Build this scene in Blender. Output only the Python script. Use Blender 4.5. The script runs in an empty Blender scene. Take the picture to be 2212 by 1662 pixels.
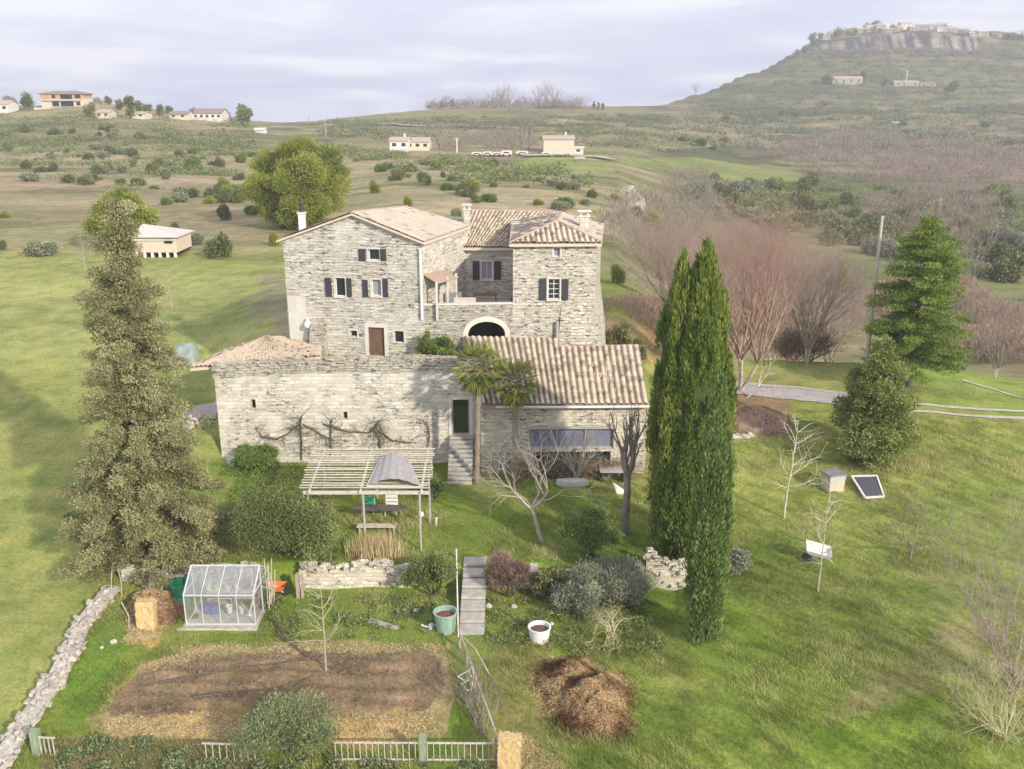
import bpy, math, random
import numpy as np
from mathutils import Matrix
R = math.radians
rng = np.random.default_rng(7); random.seed(7)
# ---------------------------------------------------------------- camera, world, sun
F, CX, CY, PIT, CZ = 2000.0, 1106.0, 831.0, R(16.9), 30.0
cp, sp = math.cos(PIT), math.sin(PIT)
sc = bpy.context.scene
for b in (bpy.data.objects, bpy.data.meshes): 
    for o in list(b): b.remove(o)
cam = bpy.data.objects.new('camera', bpy.data.cameras.new('camera')); sc.collection.objects.link(cam)
cam.location = (0, 0, CZ); cam.rotation_euler = (R(90)-PIT, 0, 0)
cam.data.sensor_width = 36; cam.data.lens = 36*F/2212; cam.data.clip_end = 9000; cam.data.clip_start = .3
sc.camera = cam
SUN_EL, SUN_DX, SUN_DY = R(25), .66, -.75          # direction towards the sun: right of and behind the camera
w = bpy.data.worlds.new("World"); sc.world = w; w.use_nodes = True
nt = w.node_tree; nt.nodes.clear()
def nn(nt, typ, **kw):
    n = nt.nodes.new(typ)
    for k, v in kw.items():
        if k.startswith('i_'):
            k = k[2:]; key = int(k) if k.isdigit() else k.replace('_', ' ')
            s = n.inputs[key]
            if isinstance(v, bpy.types.NodeSocket): nt.links.new(v, s)
            else: s.default_value = v
        else: setattr(n, k, v)
    return n
def ramp(nt, fac, stops, interp='LINEAR'):
    n = nt.nodes.new('ShaderNodeValToRGB'); nt.links.new(fac, n.inputs[0]); cr = n.color_ramp; cr.interpolation = interp
    while len(cr.elements) < len(stops): cr.elements.new(.5)
    for e, (p, c) in zip(cr.elements, stops):
        e.position = p; e.color = (*c, 1) if not isinstance(c, (int, float)) else (c, c, c, 1)
    return n.outputs[0]
def mixc(nt, fac, a, b, mode='MIX'):
    n = nt.nodes.new('ShaderNodeMix'); n.data_type = 'RGBA'; n.blend_type = mode
    for s, v in ((n.inputs[0], fac), (n.inputs[6], a), (n.inputs[7], b)):
        if isinstance(v, bpy.types.NodeSocket): nt.links.new(v, s)
        elif isinstance(v, (int, float)): s.default_value = v if s == n.inputs[0] else (v, v, v, 1)
        else: s.default_value = (*v, 1)
    return n.outputs[2]
def math_(nt, op, a, b=0., c=0.):
    n = nt.nodes.new('ShaderNodeMath'); n.operation = op
    for i, v in enumerate((a, b, c)):
        if isinstance(v, bpy.types.NodeSocket): nt.links.new(v, n.inputs[i])
        else: n.inputs[i].default_value = v
    return n.outputs[0]
tc = nn(nt, 'ShaderNodeTexCoord').outputs['Generated']
sky = nn(nt, 'ShaderNodeTexSky', sky_type='NISHITA', sun_disc=False, sun_elevation=SUN_EL, sun_rotation=math.atan2(SUN_DX, SUN_DY))
sep = nn(nt, 'ShaderNodeSeparateXYZ', i_0=tc)
zz = math_(nt, 'MAXIMUM', sep.outputs[2], 0.0)
den = math_(nt, 'ADD', zz, .10)
cv = nn(nt, 'ShaderNodeCombineXYZ', i_0=math_(nt, 'DIVIDE', sep.outputs[0], den), i_1=math_(nt, 'DIVIDE', sep.outputs[1], den))
ns = nn(nt, 'ShaderNodeTexNoise', i_Vector=cv.outputs[0], i_Scale=.55, i_Detail=6.0, i_Roughness=.5, i_Distortion=.3)
cloud = ramp(nt, ns.outputs[0], [(.38, (.45, .48, .655)), (.5, (.58, .60, .74)), (.60, (.88, .86, .89))])
# blue-grey band low over the horizon, paler higher up: the real cloud deck is thinner there
low = ramp(nt, zz, [(0.0, (.50, .56, .76)), (.09, (.62, .64, .77)), (.35, (.78, .76, .83))])
cloud2 = mixc(nt, .42, cloud, low)
skc = nn(nt, 'ShaderNodeVectorMath', operation='SCALE', i_0=sky.outputs[0]); skc.inputs[3].default_value = .10
mixed = mixc(nt, .88, skc.outputs[0], cloud2)
bg = nn(nt, 'ShaderNodeBackground', i_Color=mixed, i_Strength=1.02)
nt.links.new(bg.outputs[0], nn(nt, 'ShaderNodeOutputWorld').inputs[0])
sl = bpy.data.lights.new('sun', 'SUN'); sl.energy = 3.0; sl.angle = R(1.5); sl.color = (1, .90, .76)
so = bpy.data.objects.new('sun', sl); sc.collection.objects.link(so)
from mathutils import Vector
sd = Vector((SUN_DX*math.cos(SUN_EL), SUN_DY*math.cos(SUN_EL), math.sin(SUN_EL)*math.hypot(SUN_DX, SUN_DY)))
so.rotation_euler = sd.to_track_quat('Z', 'Y').to_euler(); so.location = (20, -20, 60)
sc.view_settings.view_transform = 'Standard'; sc.view_settings.look = 'None'
sc.view_settings.exposure = 0.56; sc.view_settings.gamma = 1
sc.cycles.max_bounces = 5; sc.cycles.diffuse_bounces = 2; sc.cycles.transparent_max_bounces = 8
sc.cycles.volume_bounces = 0
# ---------------------------------------------------------------- numbers
def ray(px, py):
    t = (CY-py)/F
    return np.array([(px-CX)/F, cp+t*sp, -sp+t*cp])
def P(px, py, Y):
    d = ray(px, py); return np.array([0, 0, CZ]) + d*(Y/d[1])
def zof(Y, py):
    t = (CY-py)/F
    return CZ + Y*(t*cp-sp)/(cp+t*sp)
def proj(X, Y, Z):
    z = Z-CZ; d = Y*cp - z*sp; u = Y*sp + z*cp
    return CX + F*X/d, CY - F*u/d
def ppm(p):                                             # display pixels per metre at a point
    return F/(p[1]*cp-(p[2]-CZ)*sp)
def C(r, g, b, k=.72):
    return tuple(k*((v/255/12.92) if v < 11 else ((v/255+.055)/1.055)**2.4) for v in (r, g, b))
def _hash(ix, iy, s):
    h = (ix.astype(np.int64)*374761393 + iy.astype(np.int64)*668265263 + s*144665) & 0x7fffffff
    h = (h ^ (h >> 13))*1274126177 & 0x7fffffff
    return ((h ^ (h >> 16)) & 0xffff)/65535.
def vnoise(x, y, s=0):
    ix, iy = np.floor(x), np.floor(y); fx, fy = x-ix, y-iy
    fx = fx*fx*(3-2*fx); fy = fy*fy*(3-2*fy)
    a, b, c, d = _hash(ix, iy, s), _hash(ix+1, iy, s), _hash(ix, iy+1, s), _hash(ix+1, iy+1, s)
    return (a*(1-fx)+b*fx)*(1-fy)+(c*(1-fx)+d*fx)*fy
def fbm(x, y, s=0, o=4):
    r = 0; a = .5; t = 0
    for i in range(o):
        r = r+a*vnoise(x*2**i, y*2**i, s+i*17); t += a; a *= .5
    return r/t
# ---------------------------------------------------------------- terrain
L0 = [(5,-26),(30,-24.9),(40,-24.2),(50,-23),(60,-21.3),(80,-18.7),(105,-17)]
NEAR = [(-600, L0), (0, L0), (240, L0),
 (275, [(5,-26),(30,-24.75),(43.3,-24.3),(43.9,-23.3),(50,-22.9),(57,-21.7),(62,-20.8),(66,-20),(74,-18.9),(90,-17.8),(105,-17)]),
 (470, [(5,-26),(30,-24.75),(43.3,-24.3),(43.9,-23.2),(50,-22.85),(57,-22.4),(58,-21.2),(62,-20.8),(66,-19.9),(74,-18.6),(90,-17.6),(105,-17)]),
 (565, [(5,-26),(30,-24.75),(43.3,-24.3),(43.9,-23.2),(50,-22.85),(57.3,-22.7),(59,-17.8),(62,-17.2),(70,-17),(90,-17.2),(105,-17)]),
 (640, [(5,-26),(30,-24.75),(43.3,-24.3),(43.9,-23.2),(50,-22.85),(57.3,-22.7),(58.2,-16.6),(62,-16.3),(75,-16.3),(90,-16.6),(105,-16.8)]),
 (985, [(5,-26),(30,-24.75),(43.3,-24.3),(43.9,-23.2),(50,-22.85),(57.3,-22.7),(58.2,-16.6),(62,-16.3),(75,-16.3),(90,-16.6),(105,-16.8)]),
 (994, [(5,-26),(30,-24.75),(43.3,-24.3),(43.9,-23.2),(50,-22.85),(59.75,-22.6),(60.5,-16.9),(66,-16.4),(75,-16.3),(90,-16.6),(105,-16.8)]),
 (1320,[(5,-26),(30,-24.75),(43.3,-24.3),(43.9,-23.2),(50,-22.8),(59.75,-22.5),(60.6,-17),(66,-16.8),(75,-16.7),(90,-17),(105,-18)]),
 (1400,[(5,-26),(30,-24.75),(43.3,-24.3),(43.9,-23.2),(50,-22.8),(57,-22.5),(62,-21.3),(66,-20.2),(75,-18.5),(90,-18.5),(105,-20)]),
 (1480,[(5,-26),(30,-24.75),(43.3,-24.3),(43.9,-23.3),(52,-22.7),(57,-22.3),(62,-21.2),(66,-20.8),(75,-20.2),(90,-21.5),(105,-24)]),
 (1530,[(5,-26),(30,-24.8),(38,-24.3),(44,-23.7),(52,-22.6),(60,-21.3),(66,-20.8),(75,-20.6),(90,-26),(105,-29)]),
 (1750,[(5,-26),(30,-24.9),(40,-24),(50,-22.8),(60,-21.4),(66,-20.9),(75,-20.8),(90,-26.5),(105,-29.5)]),
 (1980,[(5,-26),(30,-24.9),(40,-24),(50,-22.7),(60,-21.2),(66,-20.8),(75,-20.9),(90,-26.5),(105,-30)]),
 (2212,[(5,-26),(30,-24.9),(40,-24.2),(50,-23),(62,-21.3),(72,-21.9),(90,-27.5),(105,-30)]),
 (2900,[(5,-26.5),(30,-25.4),(40,-25),(50,-24),(62,-22.8),(72,-23.9),(90,-28.5),(105,-31)])]
FAR = [(-800,-17,[(140,470),(180,420),(260,350),(340,300),(430,238),(520,232)]),
 (0,-17,[(140,470),(180,420),(260,350),(340,300),(430,236),(520,230)]),
 (200,-17,[(140,470),(180,420),(260,350),(340,300),(430,222),(500,220)]),
 (320,-17,[(140,470),(180,420),(260,350),(340,300),(430,240),(520,236)]),
 (470,-17,[(140,468),(180,422),(260,352),(340,305),(430,262),(520,252)]),
 (620,-17,[(140,466),(200,400),(300,332),(400,293),(520,270),(900,266)]),
 (720,-16.8,[(140,460),(200,400),(300,335),(400,297),(600,268),(800,258)]),
 (850,-16.8,[(140,447),(200,384),(300,336),(340,325),(450,292),(600,262),(800,243)]),
 (1000,-16.8,[(140,450),(200,388),(280,348),(350,330),(450,297),(600,262),(800,233)]),
 (1200,-16.8,[(140,452),(200,395),(280,350),(350,333),(450,297),(600,262),(800,233),(900,231)]),
 (1340,-18,[(140,484),(200,412),(300,355),(350,338),(450,301),(650,262),(900,231)]),
 (1430,-21,[(150,530),(220,440),(300,380),(400,335),(500,300),(700,255),(950,226)]),
 (1500,-25,[(150,550),(220,460),(300,400),(400,345),(500,305),(700,258),(900,225),(1000,205)]),
 (1600,-29,[(150,600),(200,530),(300,430),(400,370),(500,325),(700,270),(900,225),(1050,163)]),
 (1700,-29.5,[(150,625),(200,550),(300,450),(400,385),(500,335),(700,280),(900,225),(1050,150),(1150,113)]),
 (1745,-29.5,[(150,630),(200,555),(300,452),(400,388),(500,338),(700,282),(900,225),(1050,146),(1150,106),(1165,88),(1250,84)]),
 (1850,-29.8,[(150,635),(200,560),(300,455),(400,390),(500,340),(700,285),(900,225),(1050,143),(1140,104),(1152,74),(1250,64)]),
 (1950,-30,[(150,640),(200,565),(300,458),(400,392),(500,342),(700,285),(900,225),(1050,143),(1140,103),(1152,72),(1250,60)]),
 (2100,-30,[(150,645),(200,570),(300,460),(400,395),(500,345),(700,285),(900,228),(1050,150),(1140,106),(1152,84),(1250,70)]),
 (2212,-30,[(150,650),(200,572),(300,462),(400,396),(500,346),(700,287),(900,230),(1050,155),(1140,112),(1152,104),(1250,82)]),
 (2900,-31,[(150,655),(200,580),(300,470),(400,405),(500,352),(700,300),(900,250),(1050,200),(1140,170),(1152,160),(1250,150)])]
NU = np.array([(c[0]-CX)*.00053 for c in NEAR]); FU = np.array([(c[0]-CX)*.000485 for c in FAR])
NT = [(np.array([p[0] for p in c[1]], float), np.array([p[1]+CZ for p in c[1]], float)) for c in NEAR]
FT = []
for c in FAR:
    ys = [105]+[p[0] for p in c[2]]; zs = [c[1]+CZ]+[float(zof(*p)) for p in c[2]]
    ys.append(1900); zs.append(zs[-1]-35)
    FT.append((np.array(ys, float), np.array(zs)))
def _tab(U, T, u, Y):
    u = np.clip(u, U[0], U[-1]-1e-9); k = np.clip(np.searchsorted(U, u, side='right')-1, 0, len(U)-2)
    t = (u-U[k])/(U[k+1]-U[k]); z = np.zeros_like(Y)
    for i in range(len(U)-1):
        m = k == i
        if m.any():
            a = np.interp(Y[m], *T[i]); b = np.interp(Y[m], *T[i+1]); z[m] = a*(1-t[m])+b*t[m]
    return z
def H(X, Y):
    X = np.atleast_1d(np.asarray(X, float)).copy(); Y = np.atleast_1d(np.asarray(Y, float)).copy()
    u = X/np.maximum(Y, 22.); z = np.where(Y < 95, 0., 0.)
    wv = np.clip((Y-88)/24., 0, 1); wv = wv*wv*(3-2*wv)
    m = wv < 1
    zn = np.zeros_like(Y); zf = np.zeros_like(Y)
    if m.any(): zn[m] = _tab(NU, NT, u[m], Y[m])
    m = wv > 0
    if m.any(): zf[m] = _tab(FU, FT, u[m], Y[m])
    z = zn*(1-wv)+zf*wv
    far = np.clip((Y-110)/250., 0, 1)
    z = z + (1-far)*(.16*(fbm(X/2.5, Y/2.5, 3)-.5)+.22*(fbm(X/9, Y/9, 5)-.5)) + far*(3.6*(fbm(X/60, Y/60, 9)-.5)+1.0*(fbm(X/14, Y/14, 12)-.5))
    mesa = np.clip((Y-600)/200., 0, 1)*np.clip((u-.12)/.1, 0, 1)
    z = z + mesa*(1.1*np.sin(z*2*np.pi/5.5+3*fbm(X/150, Y/150, 21)*2)+ 5*(fbm(X/70, Y/110, 31)-.5))
    bd = np.clip((X+17)/1.2, 0, 1)*np.clip((-3.8-X)/1.2, 0, 1)*np.clip((Y-31)/.8, 0, 1)*np.clip((37.6-Y)/.8, 0, 1)
    z = z + bd*(.10+.26*(fbm(X/.55, Y/.55, 61, 3)-.5)+.09*np.sin(Y*6.6+X*.35+3*fbm(X/2, Y/2, 63)))
    cl = np.clip((Y-1120)/20, 0, 1)*np.clip((1200-Y)/60, 0, 1)*np.clip((u-.27)/.03, 0, 1)
    z = z + cl*(7*(fbm(X/16, Y/30, 41)-.5))
    return z
_YS = np.concatenate([np.arange(22, 110, .12), np.geomspace(110, 1400, 1500)])
def G(px, py):
    d = ray(px, py); k = _YS/d[1]; xs = d[0]*k; zs = CZ+d[2]*k; hs = H(xs, _YS)
    b = np.nonzero(zs < hs)[0]
    i = b[0] if len(b) else len(_YS)-1
    j = max(i-1, 0); a = (zs[j]-hs[j]); c = (hs[i]-zs[i]); t = a/(a+c) if a+c > 1e-9 else 1.
    Y = _YS[j]+(_YS[i]-_YS[j])*np.clip(t, 0, 1); X = d[0]*Y/d[1]
    return np.array([X, Y, H(X, Y)[0]])
def GY(px, Y, pyref=None):                             # ground point below the picture column px at depth Y
    X = (px-CX)/F*(Y*cp+16*sp)
    z = H(X, Y)[0]; X = (px-CX)/F*(Y*cp-(z-CZ)*sp); return np.array([X, Y, H(X, Y)[0]])
# ---------------------------------------------------------------- objects
COL = sc.collection; ORG = {}
def tag(o, label=None, cat=None, group=None, kind=None):
    for k, v in (('label', label), ('category', cat), ('group', group), ('kind', kind)):
        if v: o[k] = v
    return o
def thing(name, label, cat, loc, group=None):
    o = bpy.data.objects.new(name, None); COL.objects.link(o); o.location = [float(v) for v in loc]; o.empty_display_size = .2
    ORG[o.name] = np.array(loc, float); return tag(o, label, cat, group)
def npmesh(name, V, Fa, mat, parent=None, smooth=False, origin=None, rnd=None, col=None):
    """V (n,3) world, Fa (m,k) int array or list of polygons"""
    V = np.asarray(V, float)
    if parent is not None: org = ORG[parent.name]
    elif origin is not None: org = np.asarray(origin, float)
    else: org = np.zeros(3)
    me = bpy.data.meshes.new(name)
    if isinstance(Fa, np.ndarray):
        k = Fa.shape[1]; m = len(Fa)
        me.vertices.add(len(V)); me.vertices.foreach_set('co', (V-org).astype(np.float32).ravel())
        me.loops.add(m*k); me.loops.foreach_set('vertex_index', Fa.astype(np.int32).ravel())
        me.polygons.add(m); me.polygons.foreach_set('loop_start', np.arange(0, m*k, k, dtype=np.int32))
        me.update(calc_edges=True)
    else:
        me.from_pydata((V-org).tolist(), [], Fa); me.update()
    if smooth: me.polygons.foreach_set('use_smooth', np.ones(len(me.polygons), bool))
    if rnd is not None:
        a = me.attributes.new('rnd', 'FLOAT', 'POINT'); a.data.foreach_set('value', np.asarray(rnd, np.float32))
    if col is not None:
        a = me.attributes.new('col', 'FLOAT_COLOR', 'POINT')
        a.data.foreach_set('color', np.concatenate([col, np.ones((len(V), 1))], 1).astype(np.float32).ravel())
    me.materials.append(mat)
    o = bpy.data.objects.new(name, me); COL.objects.link(o)
    if parent is not None: o.parent = parent; ORG[o.name] = org
    else: o.location = [float(v) for v in org]; ORG[o.name] = org
    return o
def copy_tree(o, parent=None):
    c = o.copy(); COL.objects.link(c); c.parent = parent
    for ch in o.children: copy_tree(ch, c)
    return c
class MB:
    def __init__(s): s.v = []; s.f = []
    def add(s, vs, fs):
        n = len(s.v); s.v += [tuple(map(float, v)) for v in vs]; s.f += [tuple(n+i for i in f) for f in fs]; return s
    def quad(s, *p): return s.add(p, [tuple(range(len(p)))])
    def box(s, c, d, rz=0., rx=0.):
        c = np.array(c, float); d = np.array(d, float)/2
        M = np.array(Matrix.Rotation(rz, 3, 'Z') @ Matrix.Rotation(rx, 3, 'X'))
        vs = [c + M @ (d*np.array((x, y, z))) for x in (-1, 1) for y in (-1, 1) for z in (-1, 1)]
        return s.add(vs, [(0,1,3,2),(4,6,7,5),(0,4,5,1),(2,3,7,6),(0,2,6,4),(1,5,7,3)])
    def bar(s, a, b, w, h=None, up=(0, 0, 1)):
        a = np.array(a, float); b = np.array(b, float); h = h or w; t = b-a; t /= np.linalg.norm(t)
        sd = np.cross(t, up)
        if np.linalg.norm(sd) < 1e-3: sd = np.cross(t, (1, 0, 0))
        sd /= np.linalg.norm(sd); u = np.cross(sd, t); sd = sd*w/2; u = u*h/2
        vs = [a-sd-u, a+sd-u, a+sd+u, a-sd+u, b-sd-u, b+sd-u, b+sd+u, b-sd+u]
        return s.add(vs, [(0,3,2,1),(4,5,6,7),(0,1,5,4),(1,2,6,5),(2,3,7,6),(3,0,4,7)])
    def tube(s, pts, r, n=6, cap=True):
        pts = [np.array(p, float) for p in pts]; rs = r if hasattr(r, '__len__') else [r]*len(pts); vs = []; fs = []
        for i, p in enumerate(pts):
            t = pts[min(i+1, len(pts)-1)]-pts[max(i-1, 0)]; t = t/(np.linalg.norm(t)+1e-9)
            a = np.cross(t, (0, 0, 1.)) if abs(t[2]) < .9 else np.cross(t, (1., 0, 0)); a /= np.linalg.norm(a); b = np.cross(t, a)
            for k in range(n):
                g = 2*math.pi*k/n; vs.append(p+rs[i]*(a*math.cos(g)+b*math.sin(g)))
        for i in range(len(pts)-1):
            for k in range(n): fs.append((i*n+k, i*n+(k+1)%n, (i+1)*n+(k+1)%n, (i+1)*n+k))
        if cap: fs.append(tuple(range(n-1, -1, -1))); fs.append(tuple((len(pts)-1)*n+k for k in range(n)))
        return s.add(vs, fs)
    def lathe(s, c, prof, n=20):
        vs = []; fs = []
        for (r, z) in prof:
            for k in range(n): g = 2*math.pi*k/n; vs.append((c[0]+r*math.cos(g), c[1]+r*math.sin(g), c[2]+z))
        for i in range(len(prof)-1):
            for k in range(n): fs.append((i*n+k, i*n+(k+1)%n, (i+1)*n+(k+1)%n, (i+1)*n+k))
        return s.add(vs, fs)
    def slab(s, pts, t):                               # polygon thickened downwards
        n = len(pts); lo = [np.array(p)-np.array((0, 0, t)) for p in pts]
        fs = [tuple(range(n)), tuple(range(2*n-1, n-1, -1))]+[(i, n+i, n+(i+1)%n, (i+1)%n) for i in range(n)]
        return s.add(list(pts)+lo, fs)
    def build(s, name, mat, parent=None, origin=None, smooth=False):
        if parent is None and origin is None:
            a = np.array(s.v); origin = [a[:, 0].mean(), a[:, 1].mean(), a[:, 2].min()]
        return npmesh(name, s.v, s.f, mat, parent, smooth, origin)
# ---------------------------------------------------------------- materials
def newmat(name):
    m = bpy.data.materials.new(name); m.use_nodes = True; nt = m.node_tree; nt.nodes.clear()
    out = nn(nt, 'ShaderNodeOutputMaterial'); return m, nt, out
def princ(nt, out, col, rough=.85, bump=None, bstr=.4, bdist=.02, metal=0., spec=.3, **kw):
    p = nn(nt, 'ShaderNodeBsdfPrincipled'); p.inputs['Roughness'].default_value = rough; p.inputs['Metallic'].default_value = metal
    p.inputs['Specular IOR Level'].default_value = spec
    if isinstance(col, bpy.types.NodeSocket): nt.links.new(col, p.inputs['Base Color'])
    else: p.inputs['Base Color'].default_value = (*col, 1)
    for k, v in kw.items(): p.inputs[k.replace('_', ' ')].default_value = v
    if bump is not None:
        b = nn(nt, 'ShaderNodeBump', i_Strength=bstr, i_Distance=bdist, i_Height=bump); nt.links.new(b.outputs[0], p.inputs['Normal'])
    nt.links.new(p.outputs[0], out.inputs[0]); return p
def plain(name, c, rough=.7, var=.25, scale=3., metal=0., spec=.3, streak=(1, 1, 1)):
    m, nt, out = newmat(name)
    pos = nn(nt, 'ShaderNodeNewGeometry').outputs['Position']
    mp = nn(nt, 'ShaderNodeMapping', i_Vector=pos, i_Scale=streak)
    n = nn(nt, 'ShaderNodeTexNoise', i_Vector=mp.outputs[0], i_Scale=scale, i_Detail=6.0, i_Roughness=.65)
    col = ramp(nt, n.outputs[0], [(.3, tuple(v*(1-var) for v in c)), (.7, tuple(min(1, v*(1+var)) for v in c))])
    princ(nt, out, col, rough, bump=n.outputs[0], bstr=.3, bdist=.01, metal=metal, spec=spec); return m
def foliage(name, c0, c1, c2, tr=.25, rough=.6):
    m, nt, out = newmat(name)
    a = nn(nt, 'ShaderNodeAttribute', attribute_name='rnd')
    col = ramp(nt, a.outputs['Fac'], [(0.05, c0), (.5, c1), (.95, c2)])
    p = princ(nt, out, col, rough, spec=.15)
    t = nn(nt, 'ShaderNodeBsdfTranslucent', i_Color=col)
    mx = nn(nt, 'ShaderNodeMixShader', i_0=tr, i_1=p.outputs[0], i_2=t.outputs[0]); nt.links.new(mx.outputs[0], out.inputs[0]); return m
def stone(name, c=(.60, .555, .46), dark=(.105, .10, .082), bw=.55, rh=.19, gaps=.5, tint=0.):
    m, nt, out = newmat(name)
    pos = nn(nt, 'ShaderNodeNewGeometry').outputs['Position']
    d = nn(nt, 'ShaderNodeTexNoise', i_Vector=pos, i_Scale=1.7, i_Detail=3.0)
    s = nn(nt, 'ShaderNodeSeparateXYZ', i_0=pos)
    u = math_(nt, 'ADD', s.outputs[0], math_(nt, 'MULTIPLY', s.outputs[1], .92))
    off = math_(nt, 'MULTIPLY', math_(nt, 'SUBTRACT', d.outputs[0], .5), .16)
    vec = nn(nt, 'ShaderNodeCombineXYZ', i_0=math_(nt, 'ADD', u, math_(nt, 'MULTIPLY', off, 1.5)), i_1=math_(nt, 'ADD', s.outputs[2], off), i_2=0.).outputs[0]
    big = nn(nt, 'ShaderNodeTexNoise', i_Vector=pos, i_Scale=.42, i_Detail=4.0, i_Roughness=.6)
    b = nn(nt, 'ShaderNodeTexBrick', i_Vector=vec, i_Color1=(.25, .25, .25, 1), i_Color2=(1, 1, 1, 1), i_Mortar=(.6, .6, .6, 1), i_Scale=1.0,
           i_Brick_Width=bw, i_Row_Height=rh, i_Mortar_Size=.022, i_Mortar_Smooth=.4, i_Bias=0.)
    b.offset = .43; b.squash = 1.25; b.squash_frequency = 3
    bs = nn(nt, 'ShaderNodeSeparateColor', i_0=b.outputs[0])
    # missing mortar: flat voronoi cells that follow the courses
    vs = nn(nt, 'ShaderNodeMapping', i_Vector=vec, i_Scale=(2.0, 5.6, 1))
    vo = nn(nt, 'ShaderNodeTexVoronoi', i_Vector=vs.outputs[0], i_Scale=1.0, feature='DISTANCE_TO_EDGE', i_Randomness=.85)
    crack = ramp(nt, vo.outputs['Distance'], [(.0, 1.), (.10, 0.)])
    v2 = nn(nt, 'ShaderNodeTexNoise', i_Vector=nn(nt, 'ShaderNodeMapping', i_Vector=vec, i_Scale=(1.6, 5., 1)).outputs[0], i_Scale=1.3, i_Detail=5.0, i_Roughness=.7)
    hole = ramp(nt, v2.outputs[0], [(.54, 0.), (.60, 1.)])
    msk = ramp(nt, big.outputs[0], [(.54-.20*gaps, 0.), (.66-.10*gaps, 1.)])
    dk = math_(nt, 'MULTIPLY', math_(nt, 'MAXIMUM', math_(nt, 'MAXIMUM', math_(nt, 'MULTIPLY', crack, .38), math_(nt, 'MULTIPLY', b.outputs['Fac'], .42)), math_(nt, 'MULTIPLY', hole, 1.)), math_(nt, 'ADD', math_(nt, 'MULTIPLY', msk, .85), .12))
    col = mixc(nt, bs.outputs[0], tuple(v*.70 for v in c), tuple(min(1, v*1.18) for v in c))
    fine = nn(nt, 'ShaderNodeTexNoise', i_Vector=pos, i_Scale=9.0, i_Detail=6.0, i_Roughness=.7)
    col = mixc(nt, .35, col, ramp(nt, fine.outputs[0], [(.3, .55), (.7, 1.)]), 'MULTIPLY')
    warm = nn(nt, 'ShaderNodeTexNoise', i_Vector=pos, i_Scale=.6, i_Detail=2.0)
    col = mixc(nt, ramp(nt, warm.outputs[0], [(.4, 0.), (.7, .35)]), col, tuple(v*t for v, t in zip(c, (.86, .81, .72))))
    col = mixc(nt, dk, col, dark)
    hgt = math_(nt, 'SUBTRACT', math_(nt, 'ADD', math_(nt, 'MULTIPLY', bs.outputs[0], .25), math_(nt, 'MULTIPLY', fine.outputs[0], .4)), math_(nt, 'ADD', dk, math_(nt, 'MULTIPLY', b.outputs['Fac'], .35)))
    princ(nt, out, col, .92, bump=hgt, bstr=.7, bdist=.05, spec=.15); return m
def tile_mat(name, ca, cb, cd, speck=.35):
    m, nt, out = newmat(name)
    pos = nn(nt, 'ShaderNodeNewGeometry').outputs['Position']
    a = nn(nt, 'ShaderNodeAttribute', attribute_name='rnd')
    n = nn(nt, 'ShaderNodeTexNoise', i_Vector=pos, i_Scale=7.0, i_Detail=7.0, i_Roughness=.75)
    n2 = nn(nt, 'ShaderNodeTexNoise', i_Vector=pos, i_Scale=.7, i_Detail=3.0)
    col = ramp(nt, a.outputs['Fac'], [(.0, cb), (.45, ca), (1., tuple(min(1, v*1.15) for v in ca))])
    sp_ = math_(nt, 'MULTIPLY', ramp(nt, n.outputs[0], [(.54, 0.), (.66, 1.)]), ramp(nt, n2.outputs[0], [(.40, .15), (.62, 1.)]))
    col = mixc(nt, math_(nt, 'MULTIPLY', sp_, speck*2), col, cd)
    princ(nt, out, col, .9, bump=n.outputs[0], bstr=.4, bdist=.02, spec=.1); return m
def attr_ground(name):
    m, nt, out = newmat(name)
    pos = nn(nt, 'ShaderNodeNewGeometry').outputs['Position']
    a = nn(nt, 'ShaderNodeAttribute', attribute_name='col')
    n1 = nn(nt, 'ShaderNodeTexNoise', i_Vector=pos, i_Scale=5.5, i_Detail=8.0, i_Roughness=.75)
    n2 = nn(nt, 'ShaderNodeTexNoise', i_Vector=pos, i_Scale=.55, i_Detail=6.0, i_Roughness=.6)
    n3 = nn(nt, 'ShaderNodeTexNoise', i_Vector=nn(nt, 'ShaderNodeMapping', i_Vector=pos, i_Scale=(.03, .09, .09)).outputs[0], i_Scale=1., i_Detail=8.0, i_Roughness=.72)
    col = mixc(nt, 1., a.outputs['Color'], ramp(nt, n1.outputs[0], [(.28, (.55, .58, .52)), (.5, (1., 1., 1.)), (.72, (1.42, 1.36, 1.35))]), 'MULTIPLY')
    col = mixc(nt, 1., col, ramp(nt, n2.outputs[0], [(.3, (.66, .76, .60)), (.5, (1, 1, 1)), (.7, (1.3, 1.16, 1.2))]), 'MULTIPLY')
    col = mixc(nt, 1., col, ramp(nt, n3.outputs[0], [(.34, (.62, .72, .62)), (.5, (1, 1, 1)), (.66, (1.3, 1.24, 1.24))]), 'MULTIPLY')
    h = math_(nt, 'ADD', math_(nt, 'MULTIPLY', n1.outputs[0], .5), n2.outputs[0])
    princ(nt, out, col, .95, bump=h, bstr=.5, bdist=.12, spec=.08); return m
M = {}
M['ground'] = attr_ground('ground')
M['stone_house'] = stone('stone house', c=(.70, .665, .575), gaps=1.05)
M['stone_side'] = stone('stone side', c=(.70, .665, .575), bw=.8, rh=.24, gaps=.6)
M['stone_tower'] = stone('stone tower', c=(.70, .66, .56), bw=.42, rh=.2, gaps=1.65)
M['stone_low'] = stone('stone terrace', c=(.56, .53, .45), bw=.4, rh=.18, gaps=1.8)
M['stone_barn'] = stone('stone barn', c=(.73, .695, .60), bw=.55, rh=.24, gaps=.45)
M['stone_barn_top'] = stone('stone barn top', c=(.60, .565, .475), bw=.5, rh=.16, gaps=1.5)
M['stone_rubble'] = stone('rubble', c=(.74, .69, .56), bw=.35, rh=.22, gaps=1.2)
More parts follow.
